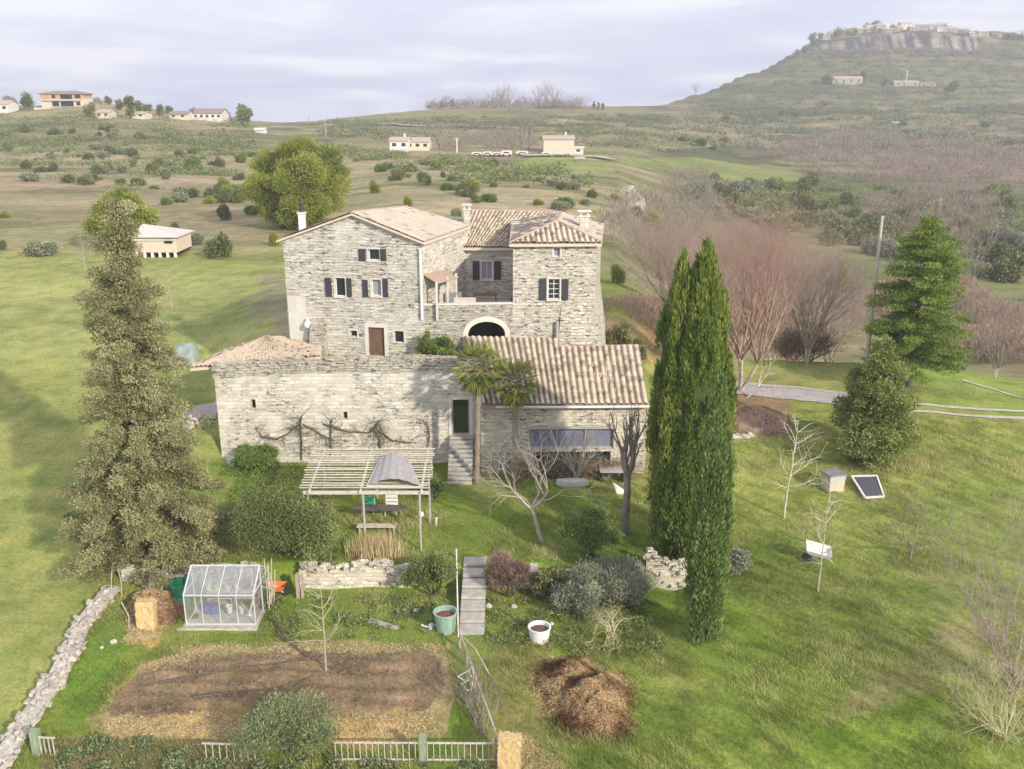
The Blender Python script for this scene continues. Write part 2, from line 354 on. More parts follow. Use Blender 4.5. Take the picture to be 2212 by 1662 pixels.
M['dressed'] = plain('dressed limestone', (.68, .645, .56), var=.12, scale=5)
M['plaster'] = plain('pale plaster', (.62, .60, .53), var=.12, scale=2)
M['white'] = plain('white paint', (.78, .77, .74), .5, var=.08)
M['shutter'] = plain('dark shutter paint', (.055, .058, .068), .55, var=.2, scale=5)
M['tile'] = tile_mat('canal tile', (.56, .485, .37), (.17, .135, .10), (.13, .11, .085), .6)
M['tile_clean'] = tile_mat('canal tile pink', (.56, .455, .36), (.44, .33, .25), (.2, .16, .12), .15)
M['flatroof'] = tile_mat('flat pink tile', (.47, .415, .345), (.44, .385, .32), (.36, .31, .255), .2)
M['barnroof'] = tile_mat('weathered tan tile', (.50, .42, .32), (.38, .31, .235), (.20, .165, .125), .4)
M['render_pink'] = plain('cream render', (.66, .56, .44), var=.1)
M['glass'] = None
def glass_mat(name, c, rough=.08, al=1.):
    m, nt, out = newmat(name); p = princ(nt, out, c, rough, spec=.8); p.inputs['Alpha'].default_value = al; return m
M['glass'] = glass_mat('window glass', (.02, .022, .026), .3); M['curtain'] = plain('net curtain', (.30, .31, .34), var=.3, scale=6, streak=(8, 1, .6))
M['bluepane'] = glass_mat('blue grey glazing', (.20, .22, .30), .12)
M['ghouse'] = glass_mat('greenhouse glazing', (.50, .53, .50), .15, .22)
M['ghouse_roof'] = glass_mat('greenhouse roof glazing', (.42, .45, .45), .2, .44)
M['alu'] = plain('aluminium', (.70, .72, .72), .4, var=.1, metal=.2)
M['wood_grey'] = plain('grey weathered wood', (.42, .39, .33), var=.3, scale=4, streak=(1, 1, 4))
M['wood_pale'] = plain('pale weathered wood', (.55, .51, .42), var=.25, scale=4)
M['wood_brown'] = plain('brown wood', (.17, .105, .065), var=.4, scale=4, streak=(4, 4, .7))
M['dark'] = plain('dark interior', (.035, .035, .042), var=.3)
M['metal_sheet'] = plain('grey sheet metal', (.42, .40, .39), .5, var=.18, scale=2, streak=(4, 1, 1))
M['concrete'] = plain('concrete', (.45, .43, .38), var=.25, scale=2.5)
M['bark'] = plain('brown bark', (.13, .105, .08), var=.35, scale=6, streak=(3, 3, 1))
M['bark_pale'] = plain('pale bark', (.44, .39, .31), var=.3, scale=6)
M['bark_white'] = plain('whitish bark', (.62, .58, .48), var=.25, scale=6)
M['bark_yellow'] = plain('yellowish bark', (.60, .55, .33), var=.2, scale=6)
M['twig_red'] = plain('reddish twigs', (.36, .235, .185), var=.3, scale=2)
M['twig_grey'] = plain('greyish twigs', (.27, .225, .19), var=.3, scale=2)
M['twig_pink'] = plain('pinkish twigs', (.36, .29, .245), var=.3, scale=2)
M['conifer_tan'] = foliage('tan conifer', (.13, .13, .055), (.35, .345, .165), (.56, .535, .29), .3)
M['cypress'] = foliage('cypress', (.055, .10, .02), (.19, .26, .045), (.40, .44, .11), .3)
M['cypress_blue'] = foliage('cypress bluish', (.07, .13, .035), (.21, .30, .08), (.38, .45, .16), .3)
M['pine'] = foliage('pine', (.13, .18, .035), (.32, .37, .07), (.50, .51, .15), .35)
M['spruce'] = foliage('cedar', (.06, .12, .025), (.20, .29, .05), (.40, .47, .11), .3)
M['broad'] = foliage('broadleaf', (.09, .14, .035), (.26, .32, .09), (.46, .50, .18), .3)
M['laurel'] = foliage('laurel', (.06, .13, .03), (.19, .28, .07), (.36, .43, .13), .3)
M['shrub'] = foliage('shrub', (.09, .12, .045), (.22, .25, .10), (.36, .36, .16), .25)
M['shrub_grey'] = foliage('grey shrub', (.15, .18, .12), (.31, .34, .22), (.48, .50, .35), .25)
M['olive'] = foliage('olive bush', (.09, .125, .04), (.24, .29, .10), (.44, .47, .20), .3)
M['palm'] = foliage('palm', (.06, .09, .02), (.20, .25, .05), (.48, .46, .16), .3)
M['grass'] = foliage('grass blades', (.15, .20, .05), (.35, .375, .12), (.60, .56, .28), .35)
M['straw'] = foliage('straw', (.46, .36, .18), (.64, .52, .29), (.80, .68, .42), .2)
M['dry'] = foliage('dry stems', (.16, .12, .08), (.30, .235, .16), (.46, .38, .25), .2)
M['heap'] = foliage('manure heap', (.11, .06, .03), (.33, .21, .105), (.62, .46, .25), .1)
# ---------------------------------------------------------------- ground sheet
def inpoly(x, y, poly):
    r = np.zeros(x.shape, bool); n = len(poly); j = n-1
    for i in range(n):
        xi, yi = poly[i]; xj, yj = poly[j]
        c = ((yi > y) != (yj > y)) & (x < (xj-xi)*(y-yi)/((yj-yi) or 1e-9)+xi); r ^= c; j = i
    return r
def build_ground():
    ys = np.concatenate([np.arange(-8, 20, 1.2), np.arange(20, 26, .5), np.arange(26, 70, .26), np.arange(70, 112, .5), np.geomspace(112, 1120, 330), np.arange(1123, 1165, 2.5), np.geomspace(1168, 1850, 22)])
    us = np.concatenate([np.linspace(-1.25, -.60, 28)[:-1], np.linspace(-.60, .60, 760), np.linspace(.60, 1.25, 28)[1:]])
    U, Y = np.meshgrid(us, ys); X = U*(Y+15); sh = X.shape
    X = X.ravel(); Y = Y.ravel(); Z = H(X, Y)
    Yc = np.maximum(Y, 24)
    px, py = proj(X, np.maximum(Y, 24), Z)
    # ground cover: real patches of the place, their outlines looked up where they lie
    n1 = fbm(X/3.5, Y/3.5, 101); n2 = fbm(X/14, Y/14, 102); n3 = fbm(X/60, Y/35, 103, 5); n4 = fbm(X/1.2, Y/1.2, 104, 3)
    j = np.clip(8+0*px, 3, 20)
    jx = px+(n1-.5)*60*np.clip(30/Yc+.2, .2, 1.2); jy = py+(n4-.5)*40*np.clip(30/Yc+.05, .05, 1.2)
    def lerp(a, b, t): return a*(1-t[:, None])+b*t[:, None]
    A = lambda *c, k=.86: np.array(C(*c, k=k))[None]
    g = lerp(A(122, 145, 58), A(166, 166, 98), np.clip((n2-.35)*2.8, 0, 1)); g = lerp(g, A(156, 148, 96), np.clip((n1-.6)*4, 0, .45))
    far = lerp(A(148, 146, 102), A(176, 164, 132), np.clip((n3-.35)*3.2, 0, 1)); far = lerp(far, A(118, 122, 76), np.clip((fbm(X/25, Y/12, 107)-.52)*5, 0, .8))
    farR = lerp(A(130, 136, 88), A(160, 146, 118), np.clip((fbm(X/70, Y/28, 108, 5)-.36)*3.6, 0, 1)); farR = lerp(farR, A(96, 104, 66), np.clip((fbm(X/28, Y/10, 109)-.55)*6, 0, .8))
    far = lerp(far, farR, np.clip((px-1250)/350, 0, 1))
    st_ = fbm(X/90, Z*.22+Y/260, 133, 4); far = lerp(far, A(76, 84, 58), np.clip((st_-.515)*12, 0, .75)*np.clip((Y-260)/200, 0, 1)); far = lerp(far, A(160, 148, 124), np.clip((fbm(X/50, Z*.15, 135)-.57)*6, 0, .6)*np.clip((Y-300)/200, 0, 1))
    lim = np.where(px < 620, 100+8*(n3-.5), np.where(px < 1330, 96, np.where(px < 1500, 88, 79)))+22*(n2-.5)
    t = np.clip((Y-lim)/12, 0, 1); c = lerp(g, far, t)
    def paint(poly, *rgb, s=1., k=.86, jit=1., band=0.):
        nonlocal c
        xx = px+(jx-px)*jit; yy = py+(jy-py)*jit
        m = inpoly(xx, yy, poly)
        c[m] = c[m]*(1-s)+s*(A(*rgb, k=k)*(1+band*(n4[m]-.5))[:, None])
    # left lawn, brighter
    paint([(-400,560),(250,548),(420,545),(640,570),(620,1000),(250,1230),(130,1420),(-30,1680),(-700,1680)], 154,160,94, s=.85)
    paint([(-400,575),(250,562),(600,590),(560,720),(330,790),(-400,760)], 158,164,104, s=.6)
    paint([(555,590),(625,590),(640,780),(560,740)], 156,146,126, s=.7, jit=5.)
    # terrace lawn
    paint([(400,1000),(960,1000),(1400,1100),(1480,1230),(980,1210),(420,1230)], 120,144,56, s=.7)
    # lawn right slope
    paint([(1560,960),(2300,900),(2500,1700),(1560,1300)], 142,154,74, s=.45)
    paint([(1580,960),(1780,980),(1850,1150),(2250,1280),(1900,1420),(1560,1150)], 118,142,54, s=.4)
    paint([(1930,790),(2010,785),(2300,835),(2300,905),(1960,880)], 150,166,84, s=.8)
    for q in range(4):
        paint([(1760+q*70,1560-q*25),(2080+q*50,1330-q*15),(2110+q*50,1345-q*15),(1790+q*70,1585-q*25)], 150,142,102, s=.5)
    paint([(1060,1400),(1200,1380),(1190,1600),(1250,1662),(1100,1662),(1050,1480)], 156,140,92, s=.6)
    # soil bed and straw mulch
    paint([(185,1555),(300,1440),(430,1395),(640,1385),(960,1395),(985,1480),(960,1600),(720,1615),(420,1610),(210,1600)], 184,164,122, s=.85, jit=.9)
    paint([(225,1530),(300,1450),(430,1415),(690,1408),(940,1415),(960,1480),(900,1540),(700,1560),(430,1545),(250,1548)], 150,128,102, s=.95, jit=1.2, band=1.2)
    paint([(280,1550),(500,1535),(930,1540),(940,1590),(560,1600),(300,1585)], 200,166,108, s=.7, jit=1.4)
    paint([(100,1600),(420,1600),(560,1640),(500,1760),(60,1760)], 150,136,104, s=.6)
    paint([(120,1480),(205,1370),(265,1300),(300,1390),(215,1500),(150,1600)], 114,152,58, s=.75)
    paint([(285,1350),(350,1350),(350,1392),(280,1392)], 214,178,112, s=.9)
    paint([(1085,1600),(1140,1585),(1215,1650),(1200,1700),(1080,1700)], 206,176,112, s=.8)
    # yard beside the road, brown mound foot
    paint([(1560,845),(1700,850),(1710,940),(1570,945)], 150,122,100, s=.85)
    paint([(1290,700),(1440,640),(1560,700),(1580,820),(1400,780),(1330,770)], 148,122,92, s=.75)
    paint([(1285,590),(1430,640),(1440,700),(1300,690)], 140,150,78, s=.8)
    # fields far away
    paint([(1095,352),(1180,335),(1290,338),(1330,372),(1200,372),(1100,362)], 146,160,92, s=.9, jit=.3)
    paint([(1320,345),(1500,340),(1800,385),(1700,400),(1400,365)], 142,152,86, s=.75, jit=.5)
    paint([(1450,440),(1680,470),(1900,520),(1880,560),(1600,520),(1440,470)], 136,150,80, s=.5, jit=1.)
    paint([(1560,400),(1800,385),(2212,430),(2400,470),(2400,520),(1900,470)], 108,124,56, s=.55, jit=2.)
    paint([(1870,1000/2.9),(2000,300),(2212,300),(2212,380),(1900,390)], 150,128,116, s=.7, jit=1.5)
    paint([(1550,300),(2212,255),(2400,250),(2400,300),(1600,340)], 146,128,116, s=.45, jit=2.)
    paint([(1480,210),(1700,120),(2300,120),(2300,205),(1500,235)], 120,122,90, s=.6, jit=1.5)
    paint([(1700,118),(1760,84),(2400,100),(2400,145),(1900,112)], 96,104,82, s=.75, jit=1.)
    paint([(900,335),(1110,335),(1110,352),(930,350)], 160,134,120, s=.8, jit=.6)
    paint([(730,262),(900,240),(1400,232),(1400,250),(900,262)], 138,142,86, s=.5, jit=.6)
    paint([(-100,380),(500,390),(560,520),(300,500),(-100,470)], 166,148,124, s=.5, jit=1.5)
    # bare cliff below the hilltop village
    stp = (np.abs(Y-1146) < 9) & (px < 2130+60*(n3-.5)) & (X/np.maximum(Y, 1) > .28)
    c[stp] = lerp(A(80,82,84), A(158,150,140), np.clip((fbm(X/5, Z/40, 77, 5)-.42)*5, 0, 1))[stp]
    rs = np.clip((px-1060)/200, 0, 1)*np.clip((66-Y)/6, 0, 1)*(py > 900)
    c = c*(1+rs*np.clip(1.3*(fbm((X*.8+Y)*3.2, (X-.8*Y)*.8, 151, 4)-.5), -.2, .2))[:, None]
    V = np.stack([X, Y, Z], 1); a = np.arange(len(X)).reshape(sh)
    Fq = np.stack([a[:-1, :-1], a[:-1, 1:], a[1:, 1:], a[1:, :-1]], -1).reshape(-1, 4)
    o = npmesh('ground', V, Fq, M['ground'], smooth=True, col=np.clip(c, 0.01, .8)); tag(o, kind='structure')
build_ground()
def ribbon(name, pts, w, mat, lift=.03, kind='structure', step=1.):
    """a strip that follows the ground through points given where they lie"""
    pts = [np.array(p) for p in pts]; cs = []
    for a, b in zip(pts[:-1], pts[1:]):
        n = max(2, int(np.linalg.norm(b-a)/step))
        cs += [a+(b-a)*i/n for i in range(n)]
    cs.append(pts[-1]); cs = np.array(cs); V = []; k = 4
    for i in range(len(cs)):
        t = cs[min(i+1, len(cs)-1)]-cs[max(0, i-1)]; s = np.array([t[1], -t[0]]); s /= np.linalg.norm(s)
        for q in range(k+1):
            p = cs[i][:2]+s*w*(q/k-.5+.04*random.uniform(-1, 1)); V.append([p[0], p[1], 0])
    V = np.array(V); V[:, 2] = H(V[:, 0], V[:, 1])+lift
    a = np.arange(len(V)).reshape(-1, k+1)
    o = npmesh(name, V, np.stack([a[:-1, :-1], a[:-1, 1:], a[1:, 1:], a[1:, :-1]], -1).reshape(-1, 4), mat, smooth=True)
    return tag(o, kind=kind)
M['gravel'] = plain('pale gravel', (.50, .46, .40), .95, var=.22, scale=2.5)
M['road'] = plain('grey track', (.40, .36, .34), .95, var=.2, scale=1.5)
ribbon('driveway', [G(1480,815), G(1590,838), G(1700,848), G(1800,858), G(1900,868), G(1975,878)], 3.0, M['road'], .05, step=.5)
for dy, nm in ((876, 'track'), (891, 'track')):
    ribbon(nm, [G(1960,dy-2), G(2060,dy+5), G(2150,dy+11), G(2260,dy+15), G(2400,dy+19)], .42, M['gravel'], .05, step=.4)
ribbon('track', [G(1600,831), G(1708,838), G(1800,849)], .3, M['gravel'], .08, step=.4)
ribbon('path', [G(395,905), G(440,893), G(470,886)], 2.6, M['road'], .06, step=.4)
ribbon('road', [G(1652,292), G(1700,293), G(1770,298), G(1830,302)], 3.2, M['gravel'], .8, step=4)
ribbon('road', [G(700,272), G(860,272), G(1000,276), G(1110,279)], 4.0, M['gravel'], .9, step=4)
ribbon('road', [G(1130,339), G(1220,338), G(1290,341), G(1330,348)], 4., M['gravel'], .6, step=3)
ribbon('road', [G(2080,822), G(2140,840), G(2212,862)], .35, M['gravel'], .05, step=.5)
# ---------------------------------------------------------------- plants
def unit(v): return v/(np.linalg.norm(v, axis=-1, keepdims=True)+1e-9)
def leafmesh(name, Pp, D, L, Wd, rnd, mat, parent=None, origin=None):
    n = len(Pp); D = unit(D); r = rng.normal(size=(n, 3)); W = unit(np.cross(D, r))*np.asarray(Wd).reshape(-1, 1)
    L = np.asarray(L).reshape(-1, 1)
    V = np.stack([Pp, Pp+D*L*.45+W, Pp+D*L, Pp+D*L*.45-W], 1).reshape(-1, 3)
    return npmesh(name, V, np.arange(4*n).reshape(-1, 4), mat, parent, origin=origin, rnd=np.repeat(np.clip(rnd, 0, 1), 4))
def crown(name, cl, n, L, Wd, mat, parent=None, origin=None, out=.7, up=.0, shell=.55, rj=None):
    """cl rows: x y z rx ry rz ; leaves scattered through every clump, densest near its skin"""
    cl = np.asarray(cl, float); w = cl[:, 3]*cl[:, 4]*cl[:, 5]; w = w**.75; w /= w.sum()
    k = rng.choice(len(cl), n, p=w); d = unit(rng.normal(size=(n, 3))); r = shell+(1-shell)*rng.random((n, 1))**.7
    r = np.where(rng.random((n, 1)) < .15, r*rng.random((n, 1)), r)
    Pp = cl[k, :3]+d*r*cl[k, 3:6]*(1+.18*rng.normal(size=(n, 1)))
    D = d*out+rng.normal(size=(n, 3))*.55+np.array([0, 0, up]); cr = rng.random(len(cl))
    rn = .5+.5*(cr[k]-.5)+.55*(rng.random(n)-.5)
    return leafmesh(name, Pp, D, L*(.6+.8*rng.random(n)), Wd*(.6+.8*rng.random(n)), rn, mat, parent, origin)
def segmesh(name, S, mat, parent=None, origin=None, n=4):
    """S rows: p0 p1 r0 r1"""
    S = np.asarray(S, float); p0, p1, r0, r1 = S[:, :3], S[:, 3:6], S[:, 6:7], S[:, 7:8]
    t = unit(p1-p0); ref = np.where(np.abs(t[:, 2:3]) < .9, np.array([[0, 0, 1.]]), np.array([[1., 0, 0]]))
    a = unit(np.cross(t, ref)); b = np.cross(t, a); V = []
    for k in range(n):
        g = 2*math.pi*k/n; V.append(p0+r0*(a*math.cos(g)+b*math.sin(g)))
    for k in range(n):
        g = 2*math.pi*k/n; V.append(p1+r1*(a*math.cos(g)+b*math.sin(g)))
    V = np.stack(V, 1).reshape(-1, 3); m = len(S); base = (np.arange(m)*2*n)[:, None, None]
    q = np.array([[k, (k+1)%n, n+(k+1)%n, n+k] for k in range(n)])[None]
    return npmesh(name, V, (base+q).reshape(-1, 4), mat, parent, smooth=True, origin=origin)
def grow(S, p, d, L, r, lev, spread=.6, kids=3, upb=.15, droop=0., seg=4, curl=.18, tips=None, lf=.68, rf=.6):
    d = np.array(d, float); p = np.array(p, float); st = L/seg; pts = [p]
    for i in range(seg):
        d = d+rng.normal(size=3)*curl; d[2] += upb-droop*(i/seg); d /= np.linalg.norm(d)
        q = p+d*st; ra = r*(1-.4*i/seg); rb = r*(1-.4*(i+1)/seg); S.append([*p, *q, ra, rb]); p = q; pts.append(p)
        if lev > 0 and i >= 1:
            for _ in range(kids if i == seg-1 else max(1, kids//2)):
                v = rng.normal(size=3); v -= v.dot(d)*d; v /= np.linalg.norm(v)
                nd = d+v*spread*(.6+.8*rng.random()); nd /= np.linalg.norm(nd)
                grow(S, p, nd, L*lf*(.7+.5*rng.random()), rb*rf, lev-1, spread, kids, upb, droop, max(2, seg-1), curl, tips, lf, rf)
    if lev == 0 and tips is not None: tips.append(p)
def treegeo(bx, by, topy, Y=None):
    b = G(bx, by) if Y is None else GY(bx, Y); zt = P(bx, topy, b[1])[2]; return b, zt-b[2], 1/ppm((b[0], b[1], (b[2]+zt)/2))
def clumps(c, r, n, cr, hemi=True, flat=.75):
    """n clumps on and in an ellipsoid c, r"""
    d = unit(rng.normal(size=(n, 3)))
    if hemi: d[:, 2] = np.abs(d[:, 2])*1.0-.25
    q = (rng.random((n, 1)))**.4*.85; s = cr*(.6+.8*rng.random((n, 1)))
    return np.concatenate([np.array(c)+d*q*np.array(r), s, s, s*flat], 1)
def bush(name, label, cat, px, py, topy, hw, mat, n, leaf=.12, group=None, Y=None, nc=None, up=.2, out=.6, stems=True, aspect=.3, wid=.8):
    b, h, m = treegeo(px, py, topy, Y); rx = hw*m
    t = thing(name, label, cat, b, group)
    nc = nc or int(18+rx*8); cr = min(rx, h)*.34
    nl = 5; cls = []
    for q in range(nl):
        a = q*2.4+rng.random(); f = .50 if q else 0; s_ = .58 if q else .72; hh = h*(.62+.38*rng.random() if q else 1.)
        cls.append(clumps(b+[rx*f*math.cos(a), rx*wid*f*math.sin(a), hh*.42], (rx*s_, rx*wid*s_, hh*.54), max(5, nc//nl), cr*.8))
    cl = np.concatenate(cls)
    cl[:, 2] = np.maximum(cl[:, 2], b[2]+.2*cr)
    crown('crown', cl, n, leaf, leaf*aspect, mat, t, up=up, out=out)
    if stems:
        S = []
        for i in range(6): grow(S, b, [rng.normal()*.5, rng.normal()*.5, 1], h*.5, .05*min(1, rx/2)+.015, 1, kids=2)
        segmesh('stem', S, M['bark'], t, n=4)
    return t
def bare(name, label, px, py, topy, mat, lev=3, kids=3, spread=.65, r=.09, trunk=.35, Y=None, upb=.12, droop=0., lean=(0, 0), group=None, lf=.7, curl=.16, twigmat=None, rf=.6, multi=1):
    b, h, m = treegeo(px, py, topy, Y); t = thing(name, label, name.replace("_", " "), b, group)
    S = []
    for q in range(multi):
        d = np.array([lean[0]+rng.normal()*(.35 if multi > 1 else .03), lean[1]+rng.normal()*(.25 if multi > 1 else .03), 1.])
        S0 = []; p = b-[0, 0, .1]; k = 4
        th = h*trunk
        for i in range(k):
            d2 = d/np.linalg.norm(d)+rng.normal(size=3)*.05; d2 /= np.linalg.norm(d2); pn = p+d2*(th+.1)/k
            S0.append([*p, *pn, r*(1-.09*i), r*(1-.09*(i+1))]); p = pn
        nb = kids+1
        for i in range(nb):
            a = 2*math.pi*(i+rng.random()*.6)/nb; v = np.array([math.cos(a)*spread, math.sin(a)*spread, 1.])+np.array([lean[0], lean[1], 0]); v /= np.linalg.norm(v)
            grow(S, p, v, h*(1-trunk)*.52, r*.6, lev, spread, kids, upb, droop, 4, curl, None, lf, rf)
        S += S0 if twigmat is None else []
        if twigmat is not None: segmesh('trunk', S0, mat, t, n=6)
    segmesh('trunk' if twigmat is None else 'crown', S, twigmat or mat, t, n=4 if len(S) < 4000 else 3)
    return t
# ---------------------------------------------------------------- buildings
class Wall:
    """upright wall between two ground points A, B; n points out of the building towards the camera side"""
    def __init__(s, A, B, flip=False):
        s.A = np.array(A[:2], float); s.B = np.array(B[:2], float); s.L = np.linalg.norm(s.B-s.A); s.d = (s.B-s.A)/s.L
        s.n = np.array([s.d[1], -s.d[0]])*(-1 if flip else 1)
    def pt(s, a, z, off=0.):
        p = s.A+s.d*a+s.n*off; return np.array([p[0], p[1], z])
    def uv(s, px, py):
        d = ray(px, py); m = np.array([[d[0], -s.d[0]], [d[1], -s.d[1]]]); k, a = np.linalg.solve(m, s.A); return a, CZ+d[2]*k
    def rect(s, x0, y0, x1, y1):
        a0, z1 = s.uv(x0, y0); a1, z0 = s.uv(x1, y1); return min(a0, a1), min(z0, z1), max(a0, a1), max(z0, z1)
def wallmesh(mb, W, z0, top, holes=(), depth=.28, base=None):
    """top: list of (a, z) outline; holes: (a0, z0, a1, z1) or (a0, z0, a1, z1a, z1b) with a sloping head"""
    ts = sorted(top); ta = [t[0] for t in ts]; tz = [t[1] for t in ts]
    cuts = sorted(set([round(v, 4) for v in [0, W.L]+ta+[h[0] for h in holes]+[h[2] for h in holes] if -1e-6 <= v <= W.L+1e-6]))
    for a, b in zip(cuts[:-1], cuts[1:]):
        if b-a < 1e-3: continue
        za = np.interp(a+1e-5, ta, tz); zb = np.interp(b-1e-5, ta, tz); cur = (z0, z0)
        hs = sorted([h for h in holes if h[0] <= a+1e-3 and h[2] >= b-1e-3], key=lambda h: h[1])
        for h in hs:
            mb.quad(W.pt(a, cur[0]), W.pt(b, cur[1]), W.pt(b, h[1]), W.pt(a, h[1]))
            cur = (h[3], h[4] if len(h) > 4 else h[3])
        mb.quad(W.pt(a, cur[0]), W.pt(b, cur[1]), W.pt(b, zb), W.pt(a, za))
    for h in holes:
        a0, h0, a1, h1 = h[:4]; h2 = h[4] if len(h) > 4 else h1
        mb.quad(W.pt(a0, h1), W.pt(a1, h2), W.pt(a1, h2, -depth), W.pt(a0, h1, -depth))
        if len(h) == 4:
            mb.quad(W.pt(a0, h0), W.pt(a0, h1), W.pt(a0, h1, -depth), W.pt(a0, h0, -depth))
            mb.quad(W.pt(a1, h0), W.pt(a1, h2), W.pt(a1, h2, -depth), W.pt(a1, h0, -depth)); mb.quad(W.pt(a0, h0), W.pt(a1, h0), W.pt(a1, h0, -depth), W.pt(a0, h0, -depth))
def onwall(mb, W, a0, z0, a1, z1, off, t):               # box lying on the wall plane from off to off+t
    vs = [W.pt(a, z, o) for o in (off, off+t) for a, z in ((a0, z0), (a1, z0), (a1, z1), (a0, z1))]
    mb.add(vs, [(3,2,1,0),(4,5,6,7),(0,1,5,4),(1,2,6,5),(2,3,7,6),(3,0,4,7)])
def window(W, parent, hole, left=None, right=None, trim=True, bars=(1, 0), pane='glass', depth=.2, sill=True, label=None):
    a0, z0, a1, z1 = hole; f = MB(); w = .05
    for x0, y0, x1, y1 in ((a0, z0, a0+w, z1), (a1-w, z0, a1, z1), (a0+w, z0, a1-w, z0+w), (a0+w, z1-w, a1-w, z1)): onwall(f, W, x0, y0, x1, y1, -depth+.02, .07)
    for i in range(bars[0]):
        x = a0+(a1-a0)*(i+1)/(bars[0]+1); onwall(f, W, x-.02, z0+w, x+.02, z1-w, -depth+.022, .06)
    for i in range(bars[1]):
        y = z0+(z1-z0)*(i+1)/(bars[1]+1); onwall(f, W, a0+w, y-.018, a1-w, y+.018, -depth+.024, .05)
    wn = f.build('window', M['white'], parent); 
    if label: wn['label'] = label
    p = MB(); onwall(p, W, a0+.01, z0+.01, a1-.01, z1-.01, -depth-.03, .03); p.build('pane', M[pane], wn)
    if trim:
        s = MB(); tw = .085
        for x0, y0, x1, y1 in ((a0-tw, z0-.02, a0, z1+tw), (a1, z0-.02, a1+tw, z1+tw), (a0, z1, a1, z1+tw)): onwall(s, W, x0, y0, x1, y1, .002, .022)
        s.build('surround', M['dressed'], wn)
    if sill: s = MB(); onwall(s, W, a0-.1, z0-.1, a1+.1, z0-.003, .0, .10); s.build('sill', M['dressed'], wn)
    for r in (left, right):
        if r is None: continue
        s = MB(); onwall(s, W, r[0], r[1], r[2], r[3], .035, .045)
        for q in (.14, .86): yy = r[1]+(r[3]-r[1])*q; onwall(s, W, r[0]+.03, yy-.035, r[2]-.03, yy+.035, .08, .018)
        nb = 4
        for q in range(nb): x = r[0]+(r[2]-r[0])*(q+.5)/nb; onwall(s, W, x-(r[2]-r[0])*.11, r[1]+.02, x+(r[2]-r[0])*.11, r[3]-.02, .08, .007)
        s.build('shutter', M['shutter'], wn)
    return wn
def tiled(name, A, B, Cc, D, ncol, mat, parent, amp=.075, tl=.42, clip=None, sub=6, jit=.026, vly=.31):
    """canal tiles on the patch A (top left) B (top right) C (bottom right) D (bottom left)"""
    A, B, Cc, D = [np.array(v, float) for v in (A, B, Cc, D)]
    nrm = np.cross(Cc-D, (A+B)/2-D); nrm = nrm/np.linalg.norm(nrm); nrm = nrm*np.sign(nrm[2])
    L = (np.linalg.norm(D-A)+np.linalg.norm(Cc-B))/2; nr = max(3, int(L/tl)); nu = ncol*sub+1
    us = np.linspace(0, 1, nu); V = []; rn = []; vs = []
    for r in range(nr): vs += [(r/nr, 0., r), ((r+1)/nr-1e-4, 1., r)]
    cn = rng.random((nr+1, ncol+1)); cj = rng.normal(size=(nr+1, ncol+1))*jit*min(1, amp/.08); wob = np.cumsum(rng.normal(size=nr+1)*.01)
    for v, e, r in vs:
        ph = (us*ncol) % 1.0; ci = np.minimum((us*ncol).astype(int), ncol-1)
        base = (A*(1-v)+D*v)[None]*(1-us[:, None])+(B*(1-v)+Cc*v)[None]*us[:, None]
        h = amp*np.sqrt(np.clip(1-((ph-.5)/.36)**2, 0, 1))+.022*e+cj[r, ci]
        sag = -.03*np.sin(np.pi*us)*np.sin(np.pi*v)
        V.append(base+nrm*(h+sag)[:, None]); rn.append(np.where(np.abs(ph-.5) > vly, .12*cn[r, ci], .25+.75*cn[r, ci]))  # valleys coloured darker: shade between the barrels and dirt, both put into the colour
    V = np.array(V); rn = np.array(rn); m, n = V.shape[:2]; a = np.arange(m*n).reshape(m, n)
    Fq = np.stack([a[:-1, :-1], a[:-1, 1:], a[1:, 1:], a[1:, :-1]], -1)
    if clip is not None:                                # keep the cells inside the outline given in (u, v)
        cu = (us[:-1]+us[1:])/2; cvv = np.array([(vs[i][0]+vs[i+1][0])/2 for i in range(m-1)]); UU, VV = np.meshgrid(cu, cvv)
        Fq = Fq[inpoly(UU, VV, clip)]
    return npmesh(name, V.reshape(-1, 3), Fq.reshape(-1, 4), mat, parent, smooth=False, rnd=rn.ravel())
